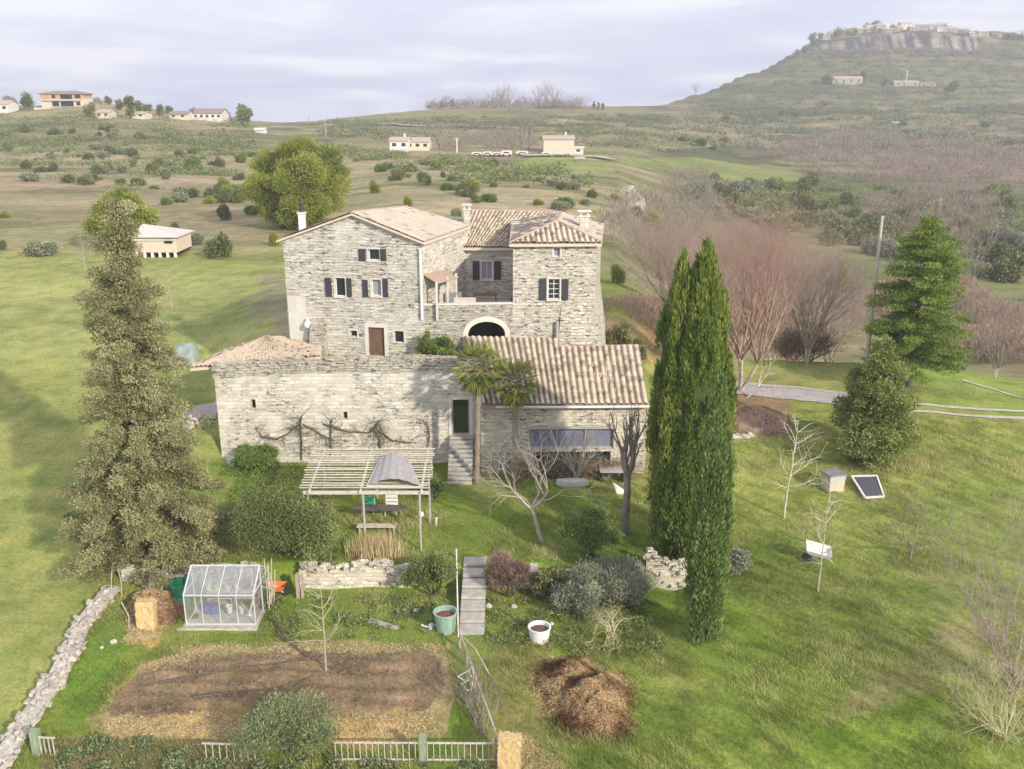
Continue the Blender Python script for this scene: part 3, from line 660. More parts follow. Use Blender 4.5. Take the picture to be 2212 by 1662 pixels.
def gable_house(name, label, cat, c, w, d, h, rh, rz, wall, roof, group=None, wins=(), chim=False, over=.4):
    """small far house: body w (across) d (deep) h (eaves) rh (ridge above eaves), ridge along w"""
    c = np.array(c, float); t = thing(name, label, cat, c, group); cs, sn = math.cos(rz), math.sin(rz)
    q = lambda x, y, z: c+np.array([x*cs-y*sn, x*sn+y*cs, z]); b = -2.
    mb = MB(); x, y = w/2, d/2
    mb.quad(q(-x,-y,b), q(x,-y,b), q(x,-y,h), q(-x,-y,h)); mb.quad(q(x,y,b), q(-x,y,b), q(-x,y,h), q(x,y,h))
    for s in (-1, 1): mb.quad(q(s*x,-y,b), q(s*x,y,b), q(s*x,y,h), q(s*x,0,h+rh), q(s*x,-y,h))
    mb.build('wall', wall, t)
    r = MB(); o = over
    for s in (-1, 1): r.slab([q(-x-o,s*(y+o),h-o*rh/y), q(x+o,s*(y+o),h-o*rh/y), q(x+o,0,h+rh+.02), q(-x-o,0,h+rh+.02)], .18)
    r.build('roof', roof, t)
    for (wx, wz, ww, wh) in wins:
        m = MB(); m.add([q(wx-ww/2,-y-.04,wz), q(wx+ww/2,-y-.04,wz), q(wx+ww/2,-y-.04,wz+wh), q(wx-ww/2,-y-.04,wz+wh), q(wx-ww/2,-y+.1,wz), q(wx+ww/2,-y+.1,wz), q(wx+ww/2,-y+.1,wz+wh), q(wx-ww/2,-y+.1,wz+wh)],
              [(0,1,2,3),(0,4,5,1),(1,5,6,2),(2,6,7,3),(3,7,4,0)]); m.build('window', M['dark'], t)
    if chim: m = MB(); m.box(q(x*.5, 0, h+rh+.3), (.7, .7, 1.6), rz); m.build('chimney', wall, t)
    return t
# ---- the farmhouse
def XY(px, py, Y): p = P(px, py, Y); return p[:2]
yL, yR = 61.2, 59.6
house = thing('stone_farmhouse', 'big pale stone farmhouse with gable front, arched cellar, roof terrace and square corner tower', 'farmhouse', [XY(770,700,60)[0], 60.3, CZ-16.4])
FA, FB = XY(620,650,yL), XY(915,640,yR)
W1 = Wall(FA, FB); a_r = W1.uv(762, 461); zl = W1.uv(618, 516)[1]; zr = W1.uv(915, 522)[1]
h1 = W1.rect(795,538,820,563); h2 = W1.rect(723,600,747,641); h3 = W1.rect(802,604,824,640); hd = W1.rect(795,707,832,770)
h4 = W1.rect(755,714,772,729); h5 = W1.rect(850,715,873,742)
mb = MB(); wallmesh(mb, W1, CZ-17.6, [(0, zl), (a_r[0], a_r[1]), (W1.L, zr)], [h1, h2, h3, hd, h4, h5])
mb.build('gable_wall', M['stone_house'], house)
window(W1, house, h1, W1.rect(775,538,790.5,563.5), W1.rect(821.5,538,835,563.5), bars=(0, 0), label='top window of the gable with dark shutters')
window(W1, house, h2, W1.rect(702,600,718,641), W1.rect(748.5,601,761,641), bars=(0, 0), label='left first floor gable window')
window(W1, house, h3, W1.rect(783,604,796,642), W1.rect(827,602,839,642), bars=(0, 0), pane='curtain', label='curtained first floor gable window')
for h_, lb in ((h4, 'small cellar window left of the door'), (h5, 'small square window right of the door')): window(W1, house, h_, trim=True, bars=(0, 0), sill=False, depth=.22, label=lb)
d = MB(); onwall(d, W1, *hd, -.2, .06); n = 5
for q in range(n): x = hd[0]+(hd[2]-hd[0])*(q+.5)/n; onwall(d, W1, x-.1, hd[1]+.05, x+.1, hd[3]-.05, -.14, .012)
door = d.build('door', M['wood_brown'], house); d = MB(); onwall(d, W1, hd[2]-.14, hd[1]+.95, hd[2]-.09, hd[1]+1.1, -.12, .05); d.build('handle', M['dark'], door)
s = MB(); onwall(s, W1, hd[0]-.25, hd[1], hd[0], hd[3]+.28, .001, .03); onwall(s, W1, hd[2], hd[1], hd[2]+.25, hd[3]+.28, .001, .03); onwall(s, W1, hd[0], hd[3], hd[2], hd[3]+.28, .001, .03)
s.build('door_surround', M['dressed'], house)
# plastered strip at the left foot, stone buttress beside it
s = MB(); r_ = W1.rect(621,640,668,775); onwall(s, W1, r_[0], r_[1]-.6, r_[2], r_[3], .003, .02); s.build('plaster_patch', M['plaster'], house)
s = MB(); r_ = W1.rect(671,690,712,775); z_ = r_[1]-.8
s.add([W1.pt(r_[0], z_, 0), W1.pt(r_[2], z_, 0), W1.pt(r_[2], z_, .9), W1.pt(r_[0], z_, .9), W1.pt(r_[0]+.1, r_[3], 0), W1.pt(r_[2]-.1, r_[3], 0), W1.pt(r_[2]-.15, r_[3]-.2, .55), W1.pt(r_[0]+.15, r_[3]-.2, .55)],
      [(0,1,2,3),(4,5,6,7),(3,2,6,7),(0,3,7,4),(1,2,6,5)]); s.build('buttress', M['stone_low'], house)
# side walls of the gable block
BRp = P(1010,490,67.); BL = np.array([BRp[0]-(FB[0]-FA[0]), 68.6]); z_e = BRp[2]
W2 = Wall(FB, BRp); mb = MB()
h6 = W2.rect(948,603,955,627); h7 = W2.rect(961,596,969,620)
wallmesh(mb, W2, CZ-17.6, [(0, zr), (W2.L, z_e)], [h6, h7]); mb.build('side_wall', M['stone_side'], house)
for h_ in (h6, h7): window(W2, house, h_, bars=(0, 0), depth=.15, label='narrow window over the roof terrace')
rb = P(880,449,66.3)
W3 = Wall(BL, FA); mb = MB(); wallmesh(mb, W3, CZ-18, [(0, z_e), (W3.L, zl)]); 
W4 = Wall(BRp, BL); wallmesh(mb, W4, CZ-18, [(0, z_e), (W4.L*.55, rb[2]-.1), (W4.L, z_e)]); mb.build('rear_wall', M['stone_side'], house)
rf = W1.pt(a_r[0], a_r[1]+.02, .30); el = W1.pt(-.35, zl-.1, .30); er = W1.pt(W1.L+.25, zr-.06, .30)
BRo = BRp+np.array([.25, .25, -.02]); BLo = np.array([BL[0]-.3, BL[1]+.3, z_e-.1])
up = np.array([0, 0, .09])
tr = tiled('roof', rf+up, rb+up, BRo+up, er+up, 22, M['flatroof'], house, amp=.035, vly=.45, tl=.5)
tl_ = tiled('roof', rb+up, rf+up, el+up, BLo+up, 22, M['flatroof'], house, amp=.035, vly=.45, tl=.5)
s = MB(); s.slab([rf, rb, BRo, er], .13); s.slab([rf, el, BLo, rb], .13); s.build('roof_edge', M['render_pink'], house)
# chimneys: white one with a black cowl, stone ones
def chimney(pxa, pxb, pyt, pyb, Y, mat, cap=True, pot=False, lab=None):
    a = P(pxa, pyt, Y); b = P(pxb, pyb, Y); w_ = b[0]-a[0]; m = MB(); m.box(((a[0]+b[0])/2, Y, (a[2]+b[2])/2-.4), (w_, w_, a[2]-b[2]+.8)); c = m.build('chimney', M[mat], house)
    if lab: c['label'] = lab
    m = MB(); m.box(((a[0]+b[0])/2, Y, a[2]+.06), (w_*1.3, w_*1.3, .1))
    if cap:
        for sx in (-1, 1):
            for sy in (-1, 1): m.box(((a[0]+b[0])/2+sx*w_*.4, Y+sy*w_*.4, a[2]+.22), (.1, .1, .24))
        m.box(((a[0]+b[0])/2, Y, a[2]+.38), (w_*1.5, w_*1.4, .07))
    m.build('chimney_cap', M['dressed'], c)
    if pot: m = MB(); m.lathe(((a[0]+b[0])/2, Y, a[2]+.1), [(.12, 0), (.12, .5), (.19, .52), (.19, .58), (.07, .6), (.06, .9), (0, .92)], 10); m.build('chimney_cowl', M['shutter'], c)
chimney(645,661,462,503,62.5,'white', cap=False, pot=True, lab='slim white chimney with black cowl')
chimney(1002,1016,454,492,68.3,'stone_side', lab='stone chimney between the two roofs')
chimney(1252,1271,468,500,64.5,'stone_side', lab='stone chimney with slab cap on the tower roof')
# terrace front with the cellar arch
TL, TR = W1.pt(W1.L, 0)[:2], XY(1108,640,60.0)
W5 = Wall(TL, TR); zt = W5.uv(1000, 659)[1]; ax0, zs = W5.uv(1011, 722); ax1, _ = W5.uv(1091, 722); _, zc = W5.uv(1050, 695); zb_ = CZ-17.6
N = 14; hs = []; fz = lambda t: zs+(zc-zs)*math.sqrt(max(0, 1-(2*t-1)**2))
for i in range(N): t0, t1 = i/N, (i+1)/N; hs.append((ax0+(ax1-ax0)*t0, zb_, ax0+(ax1-ax0)*t1, fz(t0), fz(t1)))
mb = MB(); wallmesh(mb, W5, zb_, [(0, zt), (W5.L, zt)], hs, depth=.5); mb.build('terrace_wall', M['stone_low'], house)
s = MB(); rw = .33
for i in range(N):
    q = []
    for t_, k_ in ((i/N, 0), ((i+1)/N, 0), ((i+1)/N, 1), (i/N, 1)):
        a_ = math.pi*(1-t_); cx_ = (ax0+ax1)/2; rx_ = (ax1-ax0)/2+rw*k_; rz_ = zc-zs+rw*k_; q.append((cx_+rx_*math.cos(a_), zs+rz_*math.sin(a_)))
    q2 = q
    s.add([W5.pt(x, z, .04) for x, z in q2]+[W5.pt(x, z, -.1) for x, z in q2], [(0,1,2,3),(3,2,6,7),(0,1,5,4),(0,3,7,4),(1,2,6,5)])
onwall(s, W5, ax0-rw, zb_, ax0, zs, -.1, .14); onwall(s, W5, ax1, zb_, ax1+rw, zs, -.1, .14)
s.build('arch', M['dressed'], house)
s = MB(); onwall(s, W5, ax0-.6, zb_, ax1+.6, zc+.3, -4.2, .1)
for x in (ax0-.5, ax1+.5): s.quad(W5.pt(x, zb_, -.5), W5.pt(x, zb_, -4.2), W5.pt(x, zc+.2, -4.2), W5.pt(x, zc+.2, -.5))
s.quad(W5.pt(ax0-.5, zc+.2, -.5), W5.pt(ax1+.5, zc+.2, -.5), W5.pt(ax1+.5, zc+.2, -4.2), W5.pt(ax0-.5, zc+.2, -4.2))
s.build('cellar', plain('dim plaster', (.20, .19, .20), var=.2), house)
s = MB(); onwall(s, W5, ax0+1.9, zs-.1, ax0+2.6, zs+.1, -4.05, .1); s.build('vent', M['dark'], house)
s = MB(); onwall(s, W5, -.05, zt, W5.L+.02, zt+.1, -.32, .36); s.build('coping', M['dressed'], house)
s = MB(); s.quad(W5.pt(0, zt-.9, -.3), W5.pt(W5.L, zt-.9, -.3), W5.pt(W5.L+.3, zt-.9, -6.6), W5.pt(3, zt-.9, -8.2), W5.pt(2.2, zt-.9, -6.6)); s.build('terrace_floor', M['concrete'], house)
# rear wing above the roof terrace
yw = 66.6; WA, WB = np.array([XY(985,560,yw)[0]-1.5, yw]), XY(1112,560,yw); W6 = Wall(WA, WB); ze = W6.uv(1050, 536)[1]
h8 = W6.rect(1039,565,1064,604); h9 = W6.rect(987,577,992,611)
mb = MB(); wallmesh(mb, W6, CZ-15.2, [(0, ze), (W6.L, ze)], [h8]); mb.build('wing_wall', M['stone_side'], house)
window(W6, house, h8, W6.rect(1021,564,1036,604.5), W6.rect(1067,564,1082.5,604.5), bars=(1, 0), pane='curtain', label='curtained terrace window with dark shutters')
s = MB()
for r_ in (W6.rect(978.5,576,985.5,612), W6.rect(992,573,1005,610)): onwall(s, W6, *r_, .02, .05)
s.build('shutter', M['shutter'], house); s = MB(); onwall(s, W6, *W6.rect(985.5,575,992,611), .005, .02); s.build('door_frame', M['white'], house)
A_ = P(1019,458,72.); B_ = P(1212,462,71.5); C_ = P(1112,538,66.1); D_ = P(989,536,66.1)
C_[2] = D_[2] = (C_[2]+D_[2])/2
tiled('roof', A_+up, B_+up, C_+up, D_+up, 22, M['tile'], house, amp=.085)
s = MB(); s.slab([A_, B_, C_, D_], .14); s.quad(A_, P(1016,470,73), P(1012,500,71), D_)
s.slab([A_, np.array([A_[0], 77., A_[2]-2]), np.array([B_[0]+2, 77., B_[2]-2]), B_], .14); s.build('roof_edge', M['render_pink'], house)
# porch roof at the foot of the side wall, with its little door
s = MB(); s.slab([W2.pt(.05, W2.uv(925,588)[1], 0), W2.pt(3.6, W2.uv(950,588)[1], 0), W2.pt(3.6, W2.uv(950,600)[1]-.05, 1.0), W2.pt(.05, W2.uv(925,600)[1]-.15, 1.0)], .08); s.build('porch_roof', M['tile_clean'], house)
s = MB(); onwall(s, W2, .35, CZ-14.9, 1.15, CZ-12.6, .01, .05); s.build('terrace_door', M['wood_brown'], house)
for q in (.1, 1.9, 3.4): s = MB(); s.bar(W2.pt(q, zt-.9, .9), W2.pt(q, W2.uv(925,600)[1]-.1, .9), .14); s.build('porch_post', M['plaster'], house)
# tower
QA, QB = TR, XY(1286.5,600,60.2); W7 = Wall(QA, QB); zq = W7.uv(1200, 526)[1]
h10 = W7.rect(1195.6,535,1210,555); h11 = W7.rect(1184,603,1209,647)
mb = MB(); wallmesh(mb, W7, CZ-17.6, [(0, zq), (W7.L, zq)], [h10, h11])
zf = W7.uv(1287, 652)[1]; bt = np.array([.35, 0, 0])
QBk = np.array([QB[0]+1.0, 67.5]); W8 = Wall(QB, QBk); wallmesh(mb, W8, CZ-17.6, [(0, zq), (W8.L, zq)])
W9 = Wall(XY(1108,600,67), QA, flip=False); wallmesh(mb, W9, CZ-17.6, [(0, zq), (W9.L, zq)])
mb.quad([QBk[0], QBk[1], CZ-17.6], [W6.A[0], 76, CZ-17.6], [W6.A[0], 76, zq], [QBk[0], QBk[1], zq])
# flared foot at the right corner
q0 = W7.pt(W7.L, zf); mb.add([W7.pt(W7.L-2.2, zf, .003), W7.pt(W7.L, zf, .003), W7.pt(W7.L+.75, CZ-17.6, .5), W7.pt(W7.L-2.6, CZ-17.6, .5), [QBk[0], QBk[1], zf], [QBk[0]+.75, QBk[1], CZ-17.6]], [(0,1,2,3), (1,4,5,2)])
mb.build('tower_wall', M['stone_tower'], house)
window(W7, house, h10, bars=(0, 0), sill=False, pane='curtain', label='tiny square window under the tower eaves')
window(W7, house, h11, W7.rect(1165,603,1179.5,648.5), W7.rect(1214,603,1227,648.5), bars=(1, 3), label='tower window with many small panes')
ap = P(1202,481,63.4); a2 = P(1213,462,69.); eL = W7.pt(-.25, zq-.02, .35); eR = W7.pt(W7.L+.3, zq-.02, .35); bR = P(1298,489,69.); bR[2] = zq+.05; bR[0] = eR[0]+1.0
# front hip: the tiles stop at the hip lines
TLc = eL+(ap-(eL+(eR-eL)*.5)); TRc = eR+(ap-(eL+(eR-eL)*.5)); k_ = np.dot(ap-eL, (eR-eL)/np.linalg.norm(eR-eL))/np.linalg.norm(eR-eL)
off = ap-(eL+(eR-eL)*k_)
tiled('roof', eL+off+up, eR+off+up, eR+up, eL+up, 17, M['tile'], house, amp=.085, clip=[(k_, -.01), (1.001, 1.01), (-.001, 1.01)], sub=6)
s = MB(); s.slab([ap, eR, eL], .14); s.slab([ap, a2, bR, eR], .14); lb = np.array([eL[0]+.2, 69., zq+.35]); s.slab([ap, eL, lb, a2], .14); s.build('roof_edge', M['render_pink'], house)
tiled('roof', ap+up, a2+up, bR+up, eR+up, 14, M['flatroof'], house, amp=.05, vly=.45)
tiled('roof', a2+up, ap+up, eL+up, lb+up, 14, M['tile'], house, amp=.07)
s = MB()
for a_, b_ in ((ap, eL), (ap, eR), (ap, a2)): s.tube([a_+[0, 0, .13], (a_+b_)/2+[0, 0, .12], b_+[0, 0, .12]], .085, 7)
s.tube([rf+[0, 0, .09], rb+[0, 0, .09]], .09, 7); s.tube([A_+[0, 0, .12], B_+[0, 0, .12]], .1, 7); s.build('ridge_tile', M['tile_clean'], house)
s = MB(); s.tube([W1.pt(W1.L-.12, zr-.5, .1), W1.pt(W1.L-.12, W1.uv(908,690)[1], .1)], .09, 8); s.build('drainpipe', M['white'], house)
s = MB(); s.tube([W7.pt(W7.uv(1203,700)[0], W7.uv(1203,693)[1], .2), W7.pt(W7.uv(1203,700)[0], CZ-17.3, .2)], .11, 8); s.build('drainpipe', M['metal_sheet'], house)
s = MB(); s.bar(W7.pt(-.2, zq-.08, .2), W7.pt(W7.L+.2, zq-.08, .2), .12, .12); s.bar(np.array([D_[0], yw-.25, ze+.0]), np.array([C_[0], yw-.25, ze+.0]), .12, .12); s.build('cornice', M['wood_grey'], house)
# things on the roof terrace
tf = zt-.9
tb = thing('garden_table', 'brown table standing on the roof terrace under the curtained window', 'table', (*XY(1048,645,63.5), tf)); o_ = ORG[tb.name]
m = MB(); m.box(o_+[0, 0, .86], (1.7, .8, .05)); m.build('table_top', M['wood_brown'], tb)
for sx in (-.75, .75):
    for sy in (-.3, .3): m = MB(); m.box(o_+[sx, sy, .415], (.06, .06, .83)); m.build('leg', M['wood_brown'], tb)
m = MB(); c_ = np.array([*XY(979,640,62.5), tf]); m.box(c_+[0, 0, .62], (1.15, .05, 1.0))
for q in range(7): m.box(c_+[-.5+q*.166, -.05, .62], (.05, .03, 1.24))
m.box(c_+[0, -.05, 1.18], (1.2, .06, .06)); tag(m.build('screen_panel', plain('grey green canvas', (.30, .34, .30)), origin=c_), 'grey green canvas screen behind the terrace parapet', 'screen')
m = MB(); c_ = np.array([*XY(1004,655,60.9), zt+.1-.3]); m.box(c_+[0, 0, .32-.1], (1.45, .4, .32)); 
m.box(c_+[0, 0, .32+.08], (1.5, .46, .04)); tag(m.build('planter', M['dressed'], origin=c_), 'long white planter box on the terrace behind the parapet', 'planter')
s = MB(); lp = W1.pt(W1.uv(669,700)[0], W1.uv(669,700)[1], .3)
s.lathe(lp, [(.0, -.25), (.2, -.18), (.28, 0), (.22, .18), (.08, .28), (.05, .5), (0, .52)], 12); s.bar(lp, lp+np.array([0, .4, .2]), .06)
s.build('wall_lamp', M['white'], house)
# ---------------------------------------------------------------- the barn below the house
yb = 57.0; bA = XY(466,850,yb); bB = XY(1042,850,yb); WB_ = Wall(bA, bB)
barn = thing('stone_barn', 'long low stone barn with two tiny windows, glazed doorway and small hip roof', 'barn', [bA[0]+8, yb, CZ-22.7])
topl = [(WB_.uv(x, y)[0], WB_.uv(x, y)[1]) for x, y in ((466,788),(520,784),(600,779),(680,774),(700,778),(760,772),(830,777),(900,771),(960,775),(1000,776),(1041,775))]
topl[0] = (0, topl[0][1]); topl[-1] = (WB_.L, topl[-1][1])
k1 = WB_.rect(541,863,553,883); k2 = WB_.rect(741,890,751,906); kd = WB_.rect(975,863,1015,940)
mb = MB(); wallmesh(mb, WB_, CZ-23.3, [(a, z-.9) for a, z in topl], [k1, k2, kd], depth=.4); mb.build('wall', M['stone_barn'], barn)
# rough upper courses, each block set by itself along a broken top line
vb = []; s = MB(); a = 0.
tx = [t[0] for t in topl]; tz = [t[1] for t in topl]
for row in range(5):
    a = -.1
    while a < WB_.L:
        L_ = .35+.6*random.random(); zt_ = np.interp(a+L_/2, tx, tz); z0_ = zt_-.92+row*.2
        if z0_ < zt_-.05+.1*random.random() and not (row == 4 and random.random() < .4):
            o1 = -.45; s_ = random.uniform(.0, .07)
            onwall(s, WB_, a, z0_, min(a+L_-.02, WB_.L), z0_+.185, o1, .45+s_)
        a += L_
s.build('top_course', M['stone_barn_top'], barn)
W10 = Wall(np.array([bA[0]+.3, 62.3]), bA); mb = MB(); wallmesh(mb, W10, CZ-23.3, [(0, topl[0][1]-.5), (W10.L, topl[0][1]-.1)]); mb.build('side_wall', M['stone_barn'], barn)
for k_, lb in ((k1, 'dark slit window on the left of the barn wall'), (k2, 'smaller dark slit window in the middle of the barn wall')):
    m = MB(); onwall(m, WB_, *k_, -.45, .04); w_ = m.build('window', M['dark'], barn); w_['label'] = lb
m = MB(); onwall(m, WB_, k1[0]-.1, k1[1]-.1, k1[2]+.75, k1[1]-.0, .001, .05); m.build('sill', M['wood_grey'], barn)
m = MB(); onwall(m, WB_, *kd, -.3, .03); dr = m.build('glazed_door', glass_mat('dark green glazing', (.028, .05, .022), .12), barn)
m = MB()
for r_ in ((kd[0], kd[1], kd[0]+.09, kd[3]), (kd[2]-.09, kd[1], kd[2], kd[3]), (kd[0]+.09, kd[3]-.09, kd[2]-.09, kd[3]), (kd[0]+.09, kd[1], kd[2]-.09, kd[1]+.07)): onwall(m, WB_, *r_, -.26, .1)
m.build('frame', M['wood_grey'], dr)
m = MB(); onwall(m, WB_, kd[0]-.18, kd[1], kd[0]-.005, kd[3]+.18, .002, .05); onwall(m, WB_, kd[2]+.005, kd[1], kd[2]+.22, kd[3]+.18, .002, .05); onwall(m, WB_, kd[0]-.005, kd[3]+.005, kd[2]+.005, kd[3]+.18, .002, .05); m.build('surround', M['dressed'], dr)
# sloping rubble buttress at the left corner
A0 = G(492, 985); s = MB(); g = []
n1_, n2_ = 14, 9
V = []; 
for i in range(n1_+1):
    for j in range(n2_+1):
        t = j/n2_; u = i/n1_
        top = WB_.pt(-.05+u*2.2, CZ-21.0+u*.0, .03) if u > .45 else np.array([bA[0]-.04, yb+3.0*(1-u/.45), CZ-21.0])+[0, .0, 0]
        if u > .45: top = WB_.pt((u-.45)*4.6, CZ-21.0, .03)
        base = np.array([bA[0]-1.7+2.5*u-1.0*(1-u)**2*0, yb+4.6*(1-u)-1.5*u, 0]) ; base[2] = H(base[0], base[1])[0]-.15
        p = top*(1-t)+base*t; p = p+rng.normal(size=3)*.07*(0 < t); V.append(p)
a = np.arange(len(V)).reshape(n1_+1, n2_+1)
npmesh('buttress', np.array(V), np.stack([a[:-1, :-1], a[:-1, 1:], a[1:, 1:], a[1:, :-1]], -1).reshape(-1, 4), M['stone_rubble'], barn)
# hip roof
p_ap = P(575,730,61.5); p_fl = P(411,797,57.0-.2); p_fr = P(694,772,57.6); p_bl = P(492,757,63.); p_br = np.array([P(700,760,62.5)[0], 62.5, p_fr[2]])
p_bl[2] = min(p_bl[2], p_fl[2]+.1); p_fl2 = P(411,797,57.3)
for (a_, b_, c_, d_), nc in (((p_ap, p_ap, p_fr, p_fl2), 30), ((p_ap, p_ap, p_fl2, p_bl), 20), ((p_ap, p_ap, p_br, p_fr), 14)):
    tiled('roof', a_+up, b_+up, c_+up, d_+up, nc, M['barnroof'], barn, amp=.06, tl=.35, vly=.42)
s = MB(); s.slab([p_ap, p_fr, p_fl2], .16); s.slab([p_ap, p_fl2, p_bl], .16); s.slab([p_ap, p_br, p_fr], .16); s.build('roof_edge', M['render_pink'], barn)
s = MB(); b_ = p_fl2+[.35, .3, -.1]; gz = H(b_[0], b_[1])[0]; s.bar(b_+[-.3, 0, 0], b_+[3.1, 0, 0], .1); s.build('roof_beam', M['wood_pale'], barn)
# ---------------------------------------------------------------- tiled outbuilding on the right
out = thing('tiled_outbuilding', 'low stone outbuilding with a broad canal tile roof, white gutter and wide glazed front', 'outbuilding', [2.5, 55, CZ-22.7])
oA, oB = XY(1040,950,55.), XY(1396,950,55.); W11 = Wall(oA, oB); zo = W11.uv(1200, 880)[1]; wg = W11.rect(1143,926,1325,969); wg2 = W11.rect(1152,976,1318,1012)
mb = MB(); wallmesh(mb, W11, CZ-23.2, [(0, zo), (W11.L, zo)], [wg, wg2], depth=.5); oBb = np.array([oB[0]-.2, 59.4]); W12 = Wall(oB, oBb); zb2 = P(1380,750,59.4)[2]-.15
mb.build('wall', M['stone_rubble'], out); mb = MB(); wallmesh(mb, W12, CZ-23.2, [(0, zo), (W12.L, zb2)])
oAb = np.array([XY(1003,740,59.4)[0]+.15, 59.4]); W13 = Wall(oAb, oA); wallmesh(mb, W13, CZ-23.2, [(0, P(1003,731,59.4)[2]-.15), (W13.L, zo)]); mb.build('side_wall', M['stone_rubble'], out)
f = MB(); a0, z0, a1, z1 = wg
for x in np.linspace(a0, a1, 4): onwall(f, W11, max(a0, x-.04), z0, min(a1, x+.04), z1, -.2, .07)
onwall(f, W11, a0, z1-.09, a1, z1, -.2, .08); onwall(f, W11, a0, z0, a1, z0+.09, -.2, .08)
wn = f.build('window', M['metal_sheet'], out)
p = MB(); onwall(p, W11, a0, z0, a1, z1, -.26, .03); p.build('pane', M['bluepane'], wn)
m = MB(); onwall(m, W11, *wg2, -.5, .04); m.build('recess', M['dark'], out)
m = MB(); onwall(m, W11, a0-.15, z1, a1+.15, z1+.14, .002, .10); m.build('lintel', M['metal_sheet'], wn)
yt = 59.45; T1 = P(1003,730,yt); T2 = P(1206,736,yt); T3 = P(1206,749,yt-.0); T4 = P(1380,750,yt); E1 = P(1040,878,54.6); E2 = P(1225,878,54.6); E4 = P(1402,877,54.6)
# left field of the roof reaches higher up than the right one
tiled('roof', T1+up, T2+up, E2+up, E1+up, 16, M['tile'], out, amp=.13, tl=.45)
T2b = T2+(E2-T2)*((T3[2]-T2[2])/(E2[2]-T2[2])); T4b = T4.copy()
tiled('roof', T2b+up, T4b+up, E4+up, E2+up, 13, M['tile'], out, amp=.13, tl=.45)
s = MB(); s.slab([T1, T2, E2, E1], .13); s.slab([T2b, T4b, E4, E2], .131); s.build('roof_edge', M['tile_clean'], out)
s = MB(); s.box((T2b+T4b)/2+[0, .1, .04], (np.linalg.norm(T4b-T2b), .16, .2), math.atan2(T4b[1]-T2b[1], T4b[0]-T2b[0])); s.bar(T1+[0, .08, 0], T2+[0, .08, 0], .14, .16); s.build('roof_flashing', M['tile_clean'], out)
s = MB(); s.tube([E1+[.9, -.08, -.02], (E1+E4)/2+[0, -.08, -.05], E4+[0, -.08, -.03]], .075, 8); s.build('gutter', M['white'], out)
# rear wall so that nothing is open behind
mb = MB(); W14 = Wall(np.array([T4[0], yt]), np.array([T1[0], yt])); wallmesh(mb, W14, CZ-23, [(0, T4[2]-.12), (W14.L*.46, T3[2]-.12), (W14.L*.461, T2[2]-.12), (W14.L, T1[2]-.12)]); mb.build('rear_wall', M['stone_low'], out)
# ---------------------------------------------------------------- stone stairs up to the glazed doorway
def stairs(name, label, xa, xb, yf, zf, yb_, zb, n, mat, skew=0., side=.12):
    t = thing(name, label, 'stairs', [(xa+xb)/2, yf, zf]); s = MB(); dz = (zb-zf)/n; dy = (yb_-yf)/n
    for i in range(n):
        sk = skew*i; j = random.uniform(-.02, .02); s.box(((xa+xb)/2+sk, yf+dy*(i+.5)-.03, zf+dz*(i+1)-.06), (xb-xa, dy+.06, .12), j*.6)
    s.build('step', mat, t)
    s = MB()
    for i in range(n): s.box(((xa+xb)/2+skew*i, yf+dy*(i+.5)+.02, zf+dz*i/2-.06+0), (xb-xa-.08, dy-.01, dz*i+.2))
    s.build('stair_base', M['stone_low'], t); return t
xs0, xs1 = XY(969,1000,55)[0], XY(1021,1000,55)[0]; yf_ = G(995, 1047)[1]
stairs('stone_staircase', 'grey stone stairs climbing to the glazed doorway beside the palms', xs0, xs1, yf_, H(xs0, yf_)[0]-.02, 56.9, kd[1], 11, M['concrete'])
g1 = G(1020, 1371); g2 = G(1020, 1216); xa_, xb_ = XY(997,1290,(g1[1]+g2[1])/2)[0], XY(1049,1290,(g1[1]+g2[1])/2)[0]
gst = stairs('garden_steps', 'wide worn stone steps from the vegetable garden up to the terrace lawn', xa_, xb_, g1[1], g1[2]-.05, 44.6, H(xa_, 44.6)[0]+.04, 7, M['concrete'])
# the lower steps stick out of the bank: their hand rail
hr = thing('hand_rail', 'thin white metal hand rail beside the garden steps', 'rail', G(989, 1376)); s = MB()
r0 = G(990,1376)+[0, 0, 0]; r1 = P(986,1206,44.5); r1[2] = max(r1[2], H(r1[0], r1[1])[0]+.55); r0t = r0+[0, 0, .85]; s.tube([r0-[0, 0, .1], r0t, (r0t+r1)/2+[0, 0, .05], r1], .035, 6); s.tube([r1, [r1[0], r1[1], H(r1[0], r1[1])[0]-.1]], .045, 6)
mm = (r0t+r1)/2; s.tube([mm, [mm[0], mm[1], H(mm[0], mm[1])[0]-.1]], .03, 6); s.build('tube', M['white'], hr)
